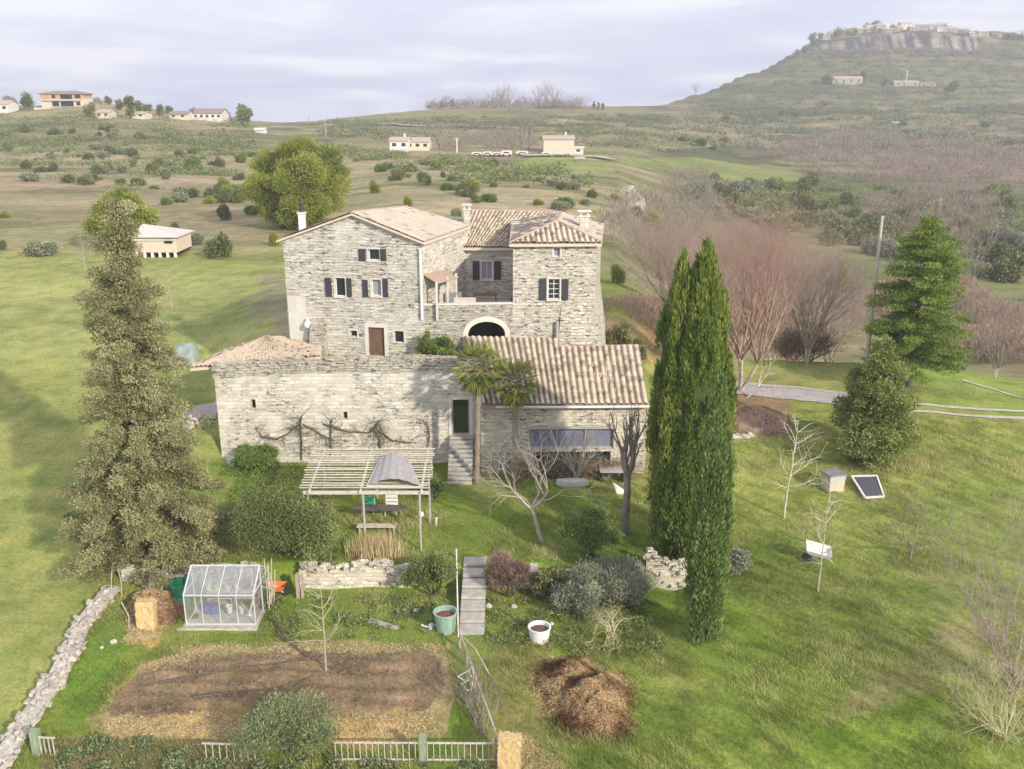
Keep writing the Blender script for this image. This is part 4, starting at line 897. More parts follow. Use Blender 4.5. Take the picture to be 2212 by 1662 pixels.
# ---------------------------------------------------------------- dry stone walls: every stone is laid by itself into one wall
def rubble(name, label, path, w, h, mat, st=.32, dens=1., cat='stone wall', loose=.35):
    """path: ground points. Irregular stones, rounded by jitter, piled over a solid core"""
    path = [np.array(p, float) for p in path]; s = MB(); cum = [0]
    for a, b in zip(path[:-1], path[1:]): cum.append(cum[-1]+np.linalg.norm((b-a)[:2]))
    L = cum[-1]; n = int(L*w*(h/st+1)/st**2*.55*dens)
    PX = [p[0] for p in path]; PY = [p[1] for p in path]
    def at(d): return np.array([np.interp(d, cum, PX), np.interp(d, cum, PY)])
    k = max(2, int(L/.6)); vs = []
    for i in range(k+1):
        d = L*i/k; c = at(d); t = at(min(L, d+.1))-at(max(0, d-.1)); t /= np.linalg.norm(t); sd = np.array([t[1], -t[0]])*w*.42; z = H(c[0], c[1])[0]
        hh = h*(.85+.2*random.random())*.86
        vs += [[*(c-sd), z-.4], [*(c-sd*.9), z+hh], [*(c+sd*.9), z+hh], [*(c+sd), z-.4]]
    fs = [(4*i+q, 4*i+q+1, 4*i+q+5, 4*i+q+4) for i in range(k) for q in range(3)]+[(0, 1, 2, 3), (4*k+3, 4*k+2, 4*k+1, 4*k)]; s.add(vs, fs)
    cube = np.array([(x, y, z) for x in (-1, 1) for y in (-1, 1) for z in (-1, 1)], float)
    for i in range(n):
        d = random.random()*L; c = at(d); t = at(min(L, d+.1))-at(max(0, d-.1)); t /= np.linalg.norm(t); sd = np.array([t[1], -t[0]])
        z0 = H(c[0], c[1])[0]; f = random.random()
        if f < .55: o = random.uniform(-.5, .5)*w; z = h*random.uniform(.82, 1.08)
        else: o = random.choice((-.5, .5))*w*random.uniform(.85, 1.05); z = h*random.uniform(.02, .95)
        sz = st*np.array([random.uniform(.5, 1.25), random.uniform(.4, .8), random.uniform(.25, .55)])/2
        Mx = np.array(Matrix.Rotation(math.atan2(t[1], t[0])+random.uniform(-.5, .5), 3, 'Z') @ Matrix.Rotation(random.uniform(-.3, .3)*loose*2, 3, 'X'))
        p = np.array([c[0]+sd[0]*o, c[1]+sd[1]*o, z0+z]); q = cube*sz*(1+.22*rng.normal(size=(8, 3)))
        s.add(p+q @ Mx.T, [(0,1,3,2),(4,6,7,5),(0,4,5,1),(2,3,7,6),(0,2,6,4),(1,5,7,3)])
    c0 = path[len(path)//2]; o = s.build(name, mat, origin=c0); return tag(o, label, cat)
M['drystone'] = plain('dry laid stone', (.50, .46, .40), .95, var=.5, scale=5)
M['drystone_pale'] = plain('pale dry laid stone', (.56, .525, .45), .95, var=.35, scale=3)
rubble('dry_stone_wall', 'long low dry stone wall running down between the left lawn and the garden', [G(246,1276), G(185,1345), G(154,1415), G(112,1488), G(62,1562), G(22,1625), G(-20,1690)], .85, .42, M['drystone'], st=.3)
rubble('retaining_wall', 'pale retaining wall stub above the brown compost behind the greenhouse', [GY(268,43.3), GY(335,43.35), GY(420,43.4), GY(560,43.45)], .45, 1.05, M['stone_rubble'], st=.36, dens=1.8)
rubble('retaining_wall', 'whitish retaining wall behind the little garden sapling below the pergola', [GY(648,43.4), GY(720,43.35), GY(800,43.45), GY(890,43.4)], .45, 1.12, M['stone_rubble'], st=.36, dens=1.8)
rubble('retaining_wall', 'short pale retaining wall at the foot of the cypresses', [GY(1395,43.6), GY(1440,43.4), GY(1480,43.3)], .6, 1.35, M['stone_rubble'], st=.34, dens=2.2)
rubble('retaining_wall', 'overgrown retaining wall between garden steps and olive bush', [GY(1062,43.5), GY(1200,43.4), GY(1390,43.5)], .5, .85, M['drystone'], st=.36)
rubble('stone_pile', 'heap of fallen white stones at the left foot of the barn', [G(402,925), G(425,915), G(445,920)], 1.0, .45, M['drystone_pale'], cat='stones', st=.3, loose=1)
rubble('stone_pile', 'row of white stones beside the red brown bank at the road', [G(1578,944), G(1600,946), G(1628,943)], .5, .18, M['drystone_pale'], cat='stones', st=.3, loose=1)
rubble('rock_outcrop', 'pale rock ledge breaking out of the slope beyond the tower', [G(1352,408), G(1368,428), G(1375,440), G(1368,460)], 2.4, .35, M['drystone_pale'], cat='rocks', st=1.6, dens=3.)
for px_, py_, sz, lb in ((872,1318,.22,'white stone by the garden bush, left one of the row'),(899,1320,.30,'flat white stone near the green tub'),(1056,1311,.32,'white block stone at the right foot of the garden steps'),(1110,1312,.3,'pale pointed stone under the rusty bush'),(246,1388,.3,'round white stone near the straw'),(220,1400,.18,'little white stone in the grass below the stone wall'),(1192,1349,.2,'small pale stone right of the white tub')):
    g_ = G(px_, py_); V = unit(rng.normal(size=(26, 3)))*sz*.55*np.array([1.2, .9, .7]); 
    import bmesh
    bm = bmesh.new(); bmesh.ops.create_icosphere(bm, subdivisions=2, radius=sz*.55)
    for v in bm.verts: v.co = v.co*(1+.18*random.uniform(-1, 1)); v.co.z *= .65
    me = bpy.data.meshes.new('white_stone'); bm.to_mesh(me); bm.free(); me.materials.append(M['drystone_pale'])
    o = bpy.data.objects.new('white_stone', me); COL.objects.link(o); o.location = g_+[0, 0, sz*.15]; tag(o, lb, 'stone')
# ---------------------------------------------------------------- pergola with its tin roof
zp = P(845,1061,45.3)[2]; fx0, fx1 = XY(654,1055,45.3)[0], XY(918,1063,45.3)[0]; yp0, yp1 = 45.3, 51.4; sh_ = .25
pg = thing('pergola', 'wooden slatted pergola of thin pale poles in front of the barn wall', 'pergola', G(845, 1178))
bx0, bx1 = XY(690,985,yp1)[0], XY(931,975,yp1)[0]
def PX(u, v, z=0): return np.array([(fx0+(fx1-fx0)*u)*(1-v)+(bx0+(bx1-bx0)*u)*v, yp0+(yp1-yp0)*v, zp+z])
for u in (.05, .47, .97): m = MB(); m.tube([PX(u, -.03, .0), PX(u, .5, .02), PX(u, 1.03, 0)], .07, 7); m.build('rafter', M['wood_pale'], pg)
m = MB(); m.bar(PX(.0, 0, -.09), PX(1.03, 0, -.09), .12, .17); m.build('front_beam', M['wood_pale'], pg)
m = MB(); m.bar(PX(.03, 1, -.09), PX(1.0, 1, -.09), .1, .12); m.build('rear_beam', M['wood_grey'], pg)
for i in range(17):
    v = .03+i/17.; m = MB(); a = PX(-.03-.02*random.random(), v, .1); b = PX(1.02+.03*random.random(), v+random.uniform(-.012, .012), .1)
    m.tube([a, (a*2+b)/3+[0, 0, random.uniform(-.04, .03)], (a+2*b)/3+[0, 0, random.uniform(-.03, .04)], b], .045, 5); m.build('slat', M['wood_pale' if i % 3 else 'wood_grey'], pg)
for (u, v) in ((.49, 0), (.955, 0), (.03, .02), (1., .5), (.03, 1), (.5, 1), (1, 1)):
    p = PX(u, v, -.05); m = MB(); m.tube([p, [p[0]+random.uniform(-.04, .04), p[1], (p[2]+H(p[0], p[1])[0])/2], [p[0], p[1], H(p[0], p[1])[0]-.2]], .065, 7); m.build('post', M['wood_grey'], pg)
tin = thing('tin_roof', 'curved grey sheet metal canopy lying on the front corner of the pergola', 'roof sheet', PX(.75, .2, .15))
q = [P(793,1050,45.6), P(907,1055,45.5), P(884,1018,49.3), P(822,1010,49.6)]
for k_ in q: k_[2] = max(k_[2], zp+.16)
V = []; rn_ = 10
for i in range(25):
    for j in range(9):
        u, v = i/24, j/8; p = (q[0]*(1-u)+q[1]*u)*(1-v)+(q[3]*(1-u)+q[2]*u)*v; p = p+[0, 0, .38*math.sin(math.pi*u)+.06*abs(math.sin(u*18))+.02*random.random()]; V.append(p)
a = np.arange(225).reshape(25, 9); npmesh('sheet', np.array(V), np.stack([a[:-1, :-1], a[:-1, 1:], a[1:, 1:], a[1:, :-1]], -1).reshape(-1, 4), M['metal_sheet'], tin)
for qa, qb in ((0, 3), (1, 2)): m = MB(); m.bar(q[qa], q[qb], .07); m.build('edge_bar', M['alu'], tin)
m = MB(); m.bar(q[0]+[0, -.03, 0], q[1]+[0, -.03, 0], .06); m.build('edge_bar', M['alu'], tin)
def chair(name, label, c, mat, rz=0., h=.9, w=.5, slats=3):
    c = np.array(c, float); t = thing(name, label, 'chair', c, None); cs, sn = math.cos(rz), math.sin(rz); q = lambda x, y, z: c+np.array([x*cs-y*sn, x*sn+y*cs, z])
    for sx in (-1, 1):
        for sy in (-1, 1): m = MB(); m.bar(q(sx*w/2, sy*w/2*.9, 0), q(sx*w/2, sy*w/2*.8, .44 if sy < 0 else h), .045); m.build('leg', M['white'] if mat != 'white' else M['white'], t)
    m = MB()
    for k in range(3): m.box(q(0, -.15+k*.15, .45), (w, .13, .03), rz)
    m.build('seat', M[mat], t); m = MB()
    for k in range(slats): m.box(q(0, w/2*.8, .58+k*(h-.6)/slats), (w, .03, (h-.6)/slats*.75), rz)
    m.build('backrest', M[mat], t); m = MB(); m.box(q(0, w*.4, h), (w+.04, .05, .05), rz); m.build('top_rail', M['white'], t); return t
M['greenplastic'] = plain('turquoise green plastic', (.03, .42, .26), .5, var=.12)
M['potgreen'] = plain('green plastic', (.03, .20, .11), .5, var=.15)
M['orange'] = plain('orange paint', (.72, .20, .06), .5, var=.15)
g_ = G(796,1108); chair('garden_chair', 'folding chair with turquoise green seat and back beside the pergola table', g_, 'greenplastic', h=1.25, w=.68)
g_ = G(846,1112); chair('garden_chair', 'white slatted folding chair next to the green one', g_, 'white', h=1.3, w=.66)
g_ = G(818,1121); tb = thing('garden_table', 'long dark oval table under the pergola behind the bench', 'table', g_); m = MB(); V = [g_+[1.7*math.cos(a), .42*math.sin(a), .72] for a in np.linspace(0, 2*math.pi, 28)[:-1]]; m.slab(V, .05); m.build('table_top', plain('dark table top', (.12, .095, .085), .5), tb)
for sx in (-1.1, 1.1): m = MB(); m.bar(g_+[sx, -.25, 0], g_+[sx, .25, .68], .07); m.bar(g_+[sx, .25, 0], g_+[sx, -.25, .68], .07); m.build('leg', M['wood_brown'], tb)
g_ = G(815,1152); bn = thing('garden_bench', 'pale wooden slatted bench in front of the oval table', 'bench', g_)
m = MB()
for k in range(4): m.box(g_+[0, -.2+k*.13, .46], (2.2, .1, .04))
m.build('seat', M['wood_pale'], bn)
for sx in (-.95, .95): m = MB(); m.box(g_+[sx, 0, .22], (.08, .42, .44)); m.build('leg', M['wood_grey'], bn)
g_ = G(910,1133); t = thing('garden_lamp', 'round white globe lamp on a stick by the pergola post', 'lamp', g_); m = MB(); m.tube([g_-[0, 0, .1], g_+[0, 0, .5]], .025, 6); m.build('pole', M['metal_sheet'], t)
m = MB(); m.lathe(g_+[0, 0, .45], [(.0, 0), (.12, .04), (.17, .15), (.14, .28), (.06, .34), (0, .35)], 12); m.build('globe', M['white'], t, smooth=True)
g_ = G(943,1136); m = MB(); m.bar(g_-[0, 0, .1], g_+[0, 0, .45], .08); m.box(g_+[.02, 0, .47], (.13, .1, .06)); tag(m.build('garden_stake', M['white'], origin=g_), 'short white stake standing in the lawn right of the pergola', 'stake')
# ---------------------------------------------------------------- greenhouse
gz = H(-14.2, 39.9)[0]; X0, X1 = XY(403,1347,39.9)[0], XY(553,1352,39.9)[0]; Y0, Y1, YM = 39.9, 42.7, 41.3; ze_, zr_ = gz+1.62, gz+2.5; z0_ = gz+.05
gh = thing('greenhouse', 'small aluminium greenhouse with milky panes full of garden pots', 'greenhouse', [(X0+X1)/2, 41.3, gz])
fr = MB(); c8 = lambda x, y, z: np.array([x, y, z])
for x in (X0, X1):
    for a, b in (((x, Y0, z0_), (x, Y0, ze_)), ((x, Y1, z0_), (x, Y1, ze_)), ((x, Y0, ze_), (x, YM, zr_)), ((x, YM, zr_), (x, Y1, ze_)), ((x, Y0, z0_), (x, Y1, z0_)), ((x, Y0, ze_), (x, Y1, ze_)), ((x, YM, z0_), (x, YM, zr_))): fr.bar(a, b, .055)
for y, z in ((Y0, z0_), (Y1, z0_), (Y0, ze_), (Y1, ze_), (YM, zr_)): fr.bar((X0-.03, y, z), (X1+.03, y, z), .06)
for q in range(1, 4):
    x = X0+(X1-X0)*q/4; fr.bar((x, Y0, z0_), (x, Y0, ze_), .035); fr.bar((x, Y0, ze_), (x, YM, zr_), .035); fr.bar((x, YM, zr_), (x, Y1, ze_), .035); fr.bar((x, Y1, z0_), (x, Y1, ze_), .035)
fr.build('frame', M['alu'], gh)
for q in range(4):
    x, x2 = X0+(X1-X0)*q/4+.02, X0+(X1-X0)*(q+1)/4-.02
    for (ya, za, yb2, zb2_), nm in (((Y0, z0_, Y0, ze_), 'pane'), ((Y1, z0_, Y1, ze_), 'pane'), ((Y0, ze_, YM, zr_), 'roof_pane'), ((Y1, ze_, YM, zr_), 'roof_pane')):
        m = MB(); m.quad((x, ya, za+.03), (x2, ya, za+.03), (x2, yb2, zb2_-.03), (x, yb2, zb2_-.03)); m.build(nm, M['ghouse' if nm == 'pane' else 'ghouse_roof'], gh)
for x in (X0, X1): m = MB(); m.quad((x, Y0, z0_), (x, Y1, z0_), (x, Y1, ze_), (x, YM, zr_), (x, Y0, ze_)); m.build('gable_pane', M['ghouse'], gh)
m = MB(); m.box(((X0+X1)/2, (Y0+Y1)/2, gz-.07), (X1-X0+.3, Y1-Y0+.35, .22)); m.build('plinth', M['concrete'], gh)
m = MB(); m.box(((X0+X1)/2-.1, Y0-.36, gz-.06), (X1-X0+.5, .22, .13)); tag(m.build('stone_kerb', M['drystone_pale'], origin=((X0+X1)/2, Y0-.36, gz-.1)), 'long pale stone slab lying along the greenhouse front', 'kerb stone')
# what stands inside
g0 = np.array([(X0+X1)/2, 41.6, gz+.06]); st = thing('plant_shelf', 'wooden shelf with seed trays inside the greenhouse', 'shelf', g0)
for z in (.72, .36): m = MB(); m.box(g0+[.1, .35, z], (2.6, .55, .04)); m.build('shelf_board', M['wood_pale'], st)
for sx in (-1.2, 0, 1.35): m = MB(); m.box(g0+[sx, .35, .37], (.05, .5, .74)); m.build('leg', M['wood_grey'], st)
cols = [((.62, .58, .46)), (.55, .60, .20), (.12, .14, .34), (.66, .62, .55), (.35, .22, .14), (.60, .60, .58)]
items = [('bucket', 'white lidded bucket standing on the greenhouse shelf', -1.2, .35, .74, .19, .36, 5), ('pot', 'yellow green pot on the greenhouse shelf', -.75, .3, .74, .13, .2, 1), ('storage_box', 'dark blue crate on the greenhouse floor', -.75, -.6, .0, .27, .40, 2), ('pot', 'cream pot in the middle of the greenhouse shelf', -.2, .3, .74, .14, .17, 0), ('pot', 'pale pot right of the cream one on the greenhouse shelf', .25, .34, .74, .12, .2, 3), ('pot', 'brown pot at the right end of the greenhouse shelf', .8, .3, .74, .15, .2, 4), ('pot', 'large pale pot on the greenhouse floor', .1, -.65, .0, .17, .34, 3), ('pot', 'white pot on the greenhouse floor near the door side', .75, -.7, .0, .15, .3, 5), ('pot', 'brown floor pot in the right corner of the greenhouse', 1.3, -.3, .0, .2, .35, 4)]
for nm, lb, dx, dy, dz, r_, h_, ci in items:
    p = g0+[dx, dy, dz]; m = MB()
    if nm == 'storage_box': m.box(p+[0, 0, h_/2], (r_*2.4, r_*1.6, h_)); m.box(p+[0, 0, h_+.02], (r_*2.5, r_*1.7, .05))
    else: m.lathe(p, [(0, 0), (r_*.75, 0), (r_, h_), (r_*1.08, h_), (r_*1.08, h_+.04), (r_*.8, h_+.04), (r_*.75, h_-.05), (0, h_-.05)], 12)
    tag(m.build(nm, plain(nm+' paint', cols[ci], .6, var=.1), origin=p), lb, nm.replace('_', ' '))
m = MB(); p = g0+[1.15, -.95, 0]; m.tube([p, p+[.38, .1, 1.25]], .035, 6); m.box(p+[.01, 0, .03], (.3, .12, .06)); tag(m.build('broom', M['white'], origin=p), 'pale broom leaning in the right of the greenhouse', 'broom')
# leaning sticks at its right side
bun = thing('stick_bundle', 'bundle of bent sticks leaning on the right side of the greenhouse', 'sticks', (X1+.25, 41.6, gz))
for i in range(9):
    a = np.array([X1+.2+.2*random.random(), 40.9+1.6*random.random(), gz-.05]); m = MB(); b = a+[random.uniform(-.1, .25), random.uniform(-.3, .3), 1.7+1.1*random.random()]
    m.tube([a, (a+b)/2+[random.uniform(-.12, .12), 0, 0], b], .022, 5); m.build('stick', M['wood_pale'], bun)
# green butt, tubs
def tub(name, label, px, py, r0, r1, h, mat, soil, tilt=0., cat='tub', Y=None):
    g_ = G(px, py) if Y is None else GY(px, Y); t = thing(name, label, cat, g_); m = MB(); c = g_-[0, 0, .03]
    m.lathe(c, [(0, 0), (r0, 0), ((r0+r1)/2*1.01, h*.5), (r1, h), (r1*1.07, h), (r1*1.07, h+.05), (r1*.93, h+.05), (r1*.9, h*.72), (0, h*.72)], 24); m.build('body', mat, t, smooth=False)
    m = MB(); m.lathe(c, [(r1*.895, h*.80), (r1*.5, h*.86), (0, h*.88)], 18); m.build('soil', soil, t); return t
M['tubgreen'] = plain('bluish green plastic', (.30, .42, .37), .5, var=.3, scale=5, streak=(3, 3, .5))
M['soil_red'] = plain('red brown soil', (.20, .085, .05), .95, var=.3, scale=8); M['soil_dark'] = plain('dark soil', (.13, .085, .07), .95, var=.3, scale=8)
tub('planting_tub', 'large bluish green tub of red soil left of the garden steps', 963, 1362, .42, .56, 1.02, M['tubgreen'], M['soil_red'])
tub('planting_tub', 'white round tub with dark soil in the grass right of the steps', 1165, 1383, .44, .52, .72, M['white'], M['soil_dark'])
tub('water_butt', 'dark green water butt half hidden behind the greenhouse', 396, 1306, .42, .52, 1.25, M['potgreen'], M['potgreen'], cat='water butt')
g_ = G(927,1358); wc = thing('watering_can', 'pale blue watering can lying beside the green tub', 'watering can', g_); m = MB(); m.lathe(g_+[.1, 0, 0], [(0, 0), (.15, 0), (.14, .22), (.08, .27), (0, .27)], 12); m.build('body', plain('pale blue plastic', (.50, .58, .68), .5, var=.08), wc)
m = MB(); m.tube([g_+[0, 0, .08], g_+[-.22, 0, .12], g_+[-.36, 0, .2]], [.035, .028, .05], 7); m.build('spout', M['white'], wc); m = MB(); m.tube([g_+[.2, 0, .06], g_+[.33, 0, .16], g_+[.2, 0, .27]], .018, 6); m.build('handle', M['white'], wc)
# wheelbarrow, post
g_ = GY(602, 42.6); wb = thing('wheelbarrow', 'orange wheelbarrow standing behind the greenhouse by the old post', 'wheelbarrow', g_); m = MB()
m.add([g_+[-.28, -.2, .3], g_+[.25, -.2, .3], g_+[.25, .2, .3], g_+[-.28, .2, .3], g_+[-.42, -.3, .65], g_+[.42, -.3, .62], g_+[.42, .3, .62], g_+[-.42, .3, .65]], [(3,2,1,0),(0,1,5,4),(1,2,6,5),(2,3,7,6),(3,0,4,7)]); m.build('tray', M['orange'], wb)
m = MB(); m.bar(g_+[-.9, -.25, .68], g_+[.3, -.12, .24], .04); m.bar(g_+[-.9, .25, .68], g_+[.3, .12, .24], .04); m.build('handle', M['white'], wb)
m = MB(); m.tube([g_+[-.25, -.2, 0], g_+[-.2, -.2, .35]], .02, 6); m.tube([g_+[-.25, .2, 0], g_+[-.2, .2, .35]], .02, 6); m.build('leg', M['white'], wb)
m = MB(); m.tube([g_+[.42, -.05, .2], g_+[.42, .05, .2]], .2, 14); m.build('wheel', M['dark'], wb)
g_ = GY(650, 42.4); m = MB(); m.bar(g_-[.12, 0, .1], g_+[-.12, 0, 1.35], .22, .16); m.bar(g_+[.1, 0, -.1], g_+[.12, 0, 1.3], .16, .12); m.box(g_+[0, .02, .5], (.5, .05, .1)); tag(m.build('wooden_post', plain('pinkish old wood', (.40, .32, .26), .9, var=.3, scale=5, streak=(4, 4, .6)), origin=g_), 'thick old double wooden post at the left end of the whitish wall', 'post')
# compost, bales
def heap(name, label, cx, cy, ax, ay, h, mat, n, leaf=.16, cat='heap', base=None, rough=.25, irr=.15):
    g_ = G(cx, cy); N_ = 40; V = []
    def hf(x, y, X, Y):
        a = np.arctan2(y, x); e = 1+irr*(2*fbm(2+np.cos(a)*1.6, 2+np.sin(a)*1.6, 33)-1)*1.6-.0; r = np.hypot(x, y)/e
        return np.clip(1-r**2, 0, 1)**.8*h*(1+rough*(2*fbm(X*1.5, Y*1.5, 5, 3)-1)*1.5), r
    for i in range(N_+1):
        for j in range(N_+1):
            x, y = (i/N_*2-1)*1.35, (j/N_*2-1)*1.35; X, Y = g_[0]+x*ax, g_[1]+y*ay
            V.append([X, Y, 0])
    V = np.array(V); z, r = hf((V[:, 0]-g_[0])/ax, (V[:, 1]-g_[1])/ay, V[:, 0], V[:, 1]); V[:, 2] = H(V[:, 0], V[:, 1])+z-.15*(r > .98); a = np.arange(len(V)).reshape(N_+1, N_+1); Fq = np.stack([a[:-1, :-1], a[1:, :-1], a[1:, 1:], a[:-1, 1:]], -1).reshape(-1, 4)
    t = thing(name, label, cat, g_); npmesh('mound', V, Fq, base or M['soil_red'], t, smooth=True)
    u = (rng.random((n, 2))*2-1)*1.35; X = g_[0]+u[:, 0]*ax; Y = g_[1]+u[:, 1]*ay; z, r = hf(u[:, 0], u[:, 1], X, Y); k = r < 1.04+.35*rng.random(len(r))**4; X, Y, z = X[k], Y[k], H(X[k], Y[k])+z[k]+.01
    D = np.stack([rng.normal(size=len(X)), rng.normal(size=len(X)), .35+.3*rng.normal(size=len(X))], 1)
    leafmesh('litter', np.stack([X, Y, z], 1), D, leaf*(.5+rng.random(len(X))), leaf*.16, .5+2.6*(fbm(X*1.1, Y*1.1, 8)-.5)+.35*(rng.random(len(X))-.5), mat, t); return t
M['mound_brown'] = plain('brown compost', (.135, .075, .045), .95, var=.45, scale=5)
heap('compost_heap', 'dark brown compost heap between the stone wall and the greenhouse', 335, 1325, 1.45, 1.5, .95, M['heap'], 16000, .09, base=M['mound_brown'])
heap('manure_heap', 'long tan brown heap of straw and manure on the open grass right of the steps', 1268, 1520, 1.9, 2.5, .8, M['heap'], 80000, .11, base=M['mound_brown'], rough=.5, irr=.35)
heap('soil_bank', 'reddish brown earth bank beside the grey driveway', 1635, 912, 2.3, 2.2, .9, M['heap'], 6000, .12, base=plain('pinkish earth', (.30, .20, .15), .95, var=.25, scale=3))
def bale(name, label, px, py, w, d, h, rz, rx=0.):
    g_ = G(px, py); t = thing(name, label, 'bale', g_); m = MB(); k = 8
    Mx = np.array(Matrix.Rotation(rz, 3, 'Z') @ Matrix.Rotation(rx, 3, 'X')); V = []; fs = []
    bm = bmesh.new(); bmesh.ops.create_cube(bm, size=1); bmesh.ops.subdivide_edges(bm, edges=bm.edges[:], cuts=6, use_grid_fill=True)
    for v in bm.verts:
        c = np.array(v.co)*np.array([w, d, h]); c[:2] *= 1+.09*(vnoise(np.array([v.co.z*5+3.]), np.array([v.co.x*4+7.]), 2)[0]-.5)*2; c = c+rng.normal(size=3)*.012; c[2] += h/2; v.co = Vector(Mx @ c)
    me = bpy.data.meshes.new('body'); bm.to_mesh(me); bm.free(); me.materials.append(plain('straw bale', (.62, .45, .22), .95, var=.25, scale=6, streak=(2, 2, .6))); o = bpy.data.objects.new('body', me); COL.objects.link(o); o.parent = t
    q = rng.random((900, 3))-.5; ax = rng.integers(0, 3, 900); sg = np.sign(rng.random(900)-.5)*.5; q[np.arange(900), ax] = sg
    pw = g_+(q*np.array([w, d, h])+[0, 0, h/2]) @ Mx.T; leafmesh('loose_straw', pw, rng.normal(size=(900, 3))+q*2, .12*(.4+rng.random(900)), .006, rng.random(900), M['straw'], t)
    for s_ in (-.25, .25):
        m = MB(); c_ = [(-w/2-.01, -d/2-.01), (w/2+.01, -d/2-.01), (w/2+.01, d/2+.01), (-w/2-.01, d/2+.01), (-w/2-.01, -d/2-.01)]; m.tube([g_+Mx @ np.array([x, y, h/2+s_*h]) for x, y in c_], .008, 4); m.build('twine', M['wood_pale'], t)
    n = 1400; X = g_[0]+.0+rng.normal(size=n)*w*.7; Y = g_[1]-d*.4+rng.normal(size=n)*.35-.1
    return t, g_
bale('straw_bale', 'upright golden straw bale in front of the brown compost heap', 319, 1358, .85, .55, 1.45, .05, -.12)
bale('straw_bale', 'tall golden straw bale leaning at the fence corner at the bottom of the picture', 1101, 1662, .85, .55, 1.5, -.12, 0)
def litter(name, label, poly, n, mat, leaf=.2, lift=.02, up_=.15, kind='stuff', w=.012, cat=None):
    xs = [p[0] for p in poly]; ys = [p[1] for p in poly]; pts = []
    c = np.array([G(*p) for p in poly]); lo, hi = c.min(0), c.max(0); X = lo[0]+rng.random(n*3)*(hi[0]-lo[0]); Y = lo[1]+rng.random(n*3)*(hi[1]-lo[1])
    Z = H(X, Y)+lift; px, py = proj(X, Y, Z); nx = (fbm(X, Y, 61)-.5)*50; k = inpoly(px+nx, py+nx*.5, poly); k[np.nonzero(k)[0][n:]] = False
    X, Y, Z = X[k], Y[k], Z[k]; D = np.stack([rng.normal(size=len(X)), rng.normal(size=len(X)), up_+.3*np.abs(rng.normal(size=len(X)))], 1)
    o = leafmesh(name, np.stack([X, Y, Z], 1), D, leaf*(.4+rng.random(len(X))), w, rng.random(len(X)), mat, origin=c.mean(0)); return tag(o, label, cat, kind=kind)
litter('loose_straw', None, [(278,1352),(352,1352),(350,1394),(275,1394)], 2500, M['straw'])
litter('loose_straw', None, [(1085,1610),(1130,1590),(1220,1655),(1200,1700),(1085,1700)], 3500, M['straw'])
litter('straw_mulch', None, [(225,1548),(430,1540),(700,1555),(930,1535),(950,1590),(700,1615),(420,1608),(210,1592)], 12000, M['straw'], .16)
litter('straw_mulch', None, [(300,1440),(430,1398),(640,1388),(950,1392),(950,1412),(700,1412),(440,1420),(330,1455)], 3500, M['straw'], .16)
litter('dead_plants', None, [(230,1530),(300,1450),(430,1415),(690,1408),(940,1415),(960,1480),(900,1540),(700,1560),(430,1545),(250,1548)], 9000, M['dry'], .2, w=.01)
litter('dead_plants', None, [(120,1600),(420,1600),(560,1640),(500,1740),(100,1740)], 7000, M['dry'], .22, up_=.5, w=.01)
# branches lying over the soil bed
for (pts, lb) in (([(300,1487),(420,1468),(520,1448),(600,1440),(690,1422),(760,1418)], 'long bare branch lying along the upper soil bed'), ([(420,1512),(540,1498),(640,1492),(668,1470),(690,1452)], 'crooked bare branch lying across the middle of the soil bed'), ([(590,1340),(620,1390),(660,1420),(720,1450),(800,1440)], 'dark branch arching from the grass onto the soil bed')):
    q = [G(*p)+[0, 0, .10+.08*random.random()] for p in pts]; m = MB(); m.tube(q, [.05*(1-.6*i/len(q)) for i in range(len(q))], 6)
    for i in range(1, len(q)-1): m.tube([q[i], q[i]+[random.uniform(-.6, .6), random.uniform(-.5, .5), .12], q[i]+[random.uniform(-1, 1), random.uniform(-.8, .8), .05]], [.025, .015, .008], 5)
    tag(m.build('fallen_branch', M['bark'], origin=q[0]), lb, 'branch')
m = MB(); q = [G(795,1345), G(860,1360)]; m.bar(q[0]+[0, 0, .06], q[1]+[0, 0, .06], .22, .1); m.bar(q[0]+[.1, .12, .15], q[1]+[-.3, .12, .13], .1, .06); tag(m.build('wooden_plank', M['wood_grey'], origin=q[0]), 'grey plank lying in the grass above the soil bed', 'plank')
# ---------------------------------------------------------------- fences
def picket(label, pa, pb, n, h, posts, rails=2):
    a, b = G(*pa), G(*pb); t = thing('picket_fence', label, 'fence', (a+b)/2)
    def at(u, z=0): p = a+(b-a)*u; return np.array([p[0], p[1], H(p[0], p[1])[0]+z])
    for k in range(n):
        u = (k+.5)/n; m = MB(); j = random.uniform(-.03, .03); m.bar(at(u, .02), at(u+j*.04, h*(.93+.1*random.random())), .05, .025); m.build('picket', M['wood_pale'], t)
    for z in (h*.95, .1)[:rails]: m = MB(); m.bar(at(0, z)+[0, .03, 0], at(.5, z-.01)+[0, .03, 0], .045, .06); m.bar(at(.5, z-.01)+[0, .03, 0], at(1, z)+[0, .03, 0], .045, .06); m.build('rail', M['wood_pale'], t)
    for u, w_ in posts: m = MB(); m.bar(at(u, -.2)+[0, .08, 0], at(u, h*1.25)+[0, .08, 0], w_, w_); m.build('post', M['wood_green'], t)
    return t
M['wood_green'] = plain('mossy grey green wood', (.27, .33, .22), .9, var=.3, scale=5, streak=(3, 3, .6))
picket('pale picket fence closing the vegetable garden at the bottom, with a mossy post', (720,1646), (1076,1648), 27, .92, [(.545, .28), (.99, .14)])
picket('broken weathered picket fence half overgrown by the green bush', (440,1646), (560,1650), 8, .88, [], rails=1)
picket('short leftover piece of picket fence at the end of the dry stone wall', (86,1632), (124,1634), 4, .88, [(-.15, .3)], rails=1)
rl = thing('garden_rail', 'crooked pole fence running from the garden steps down to the picket fence corner', 'fence', G(1010,1420)); q = []
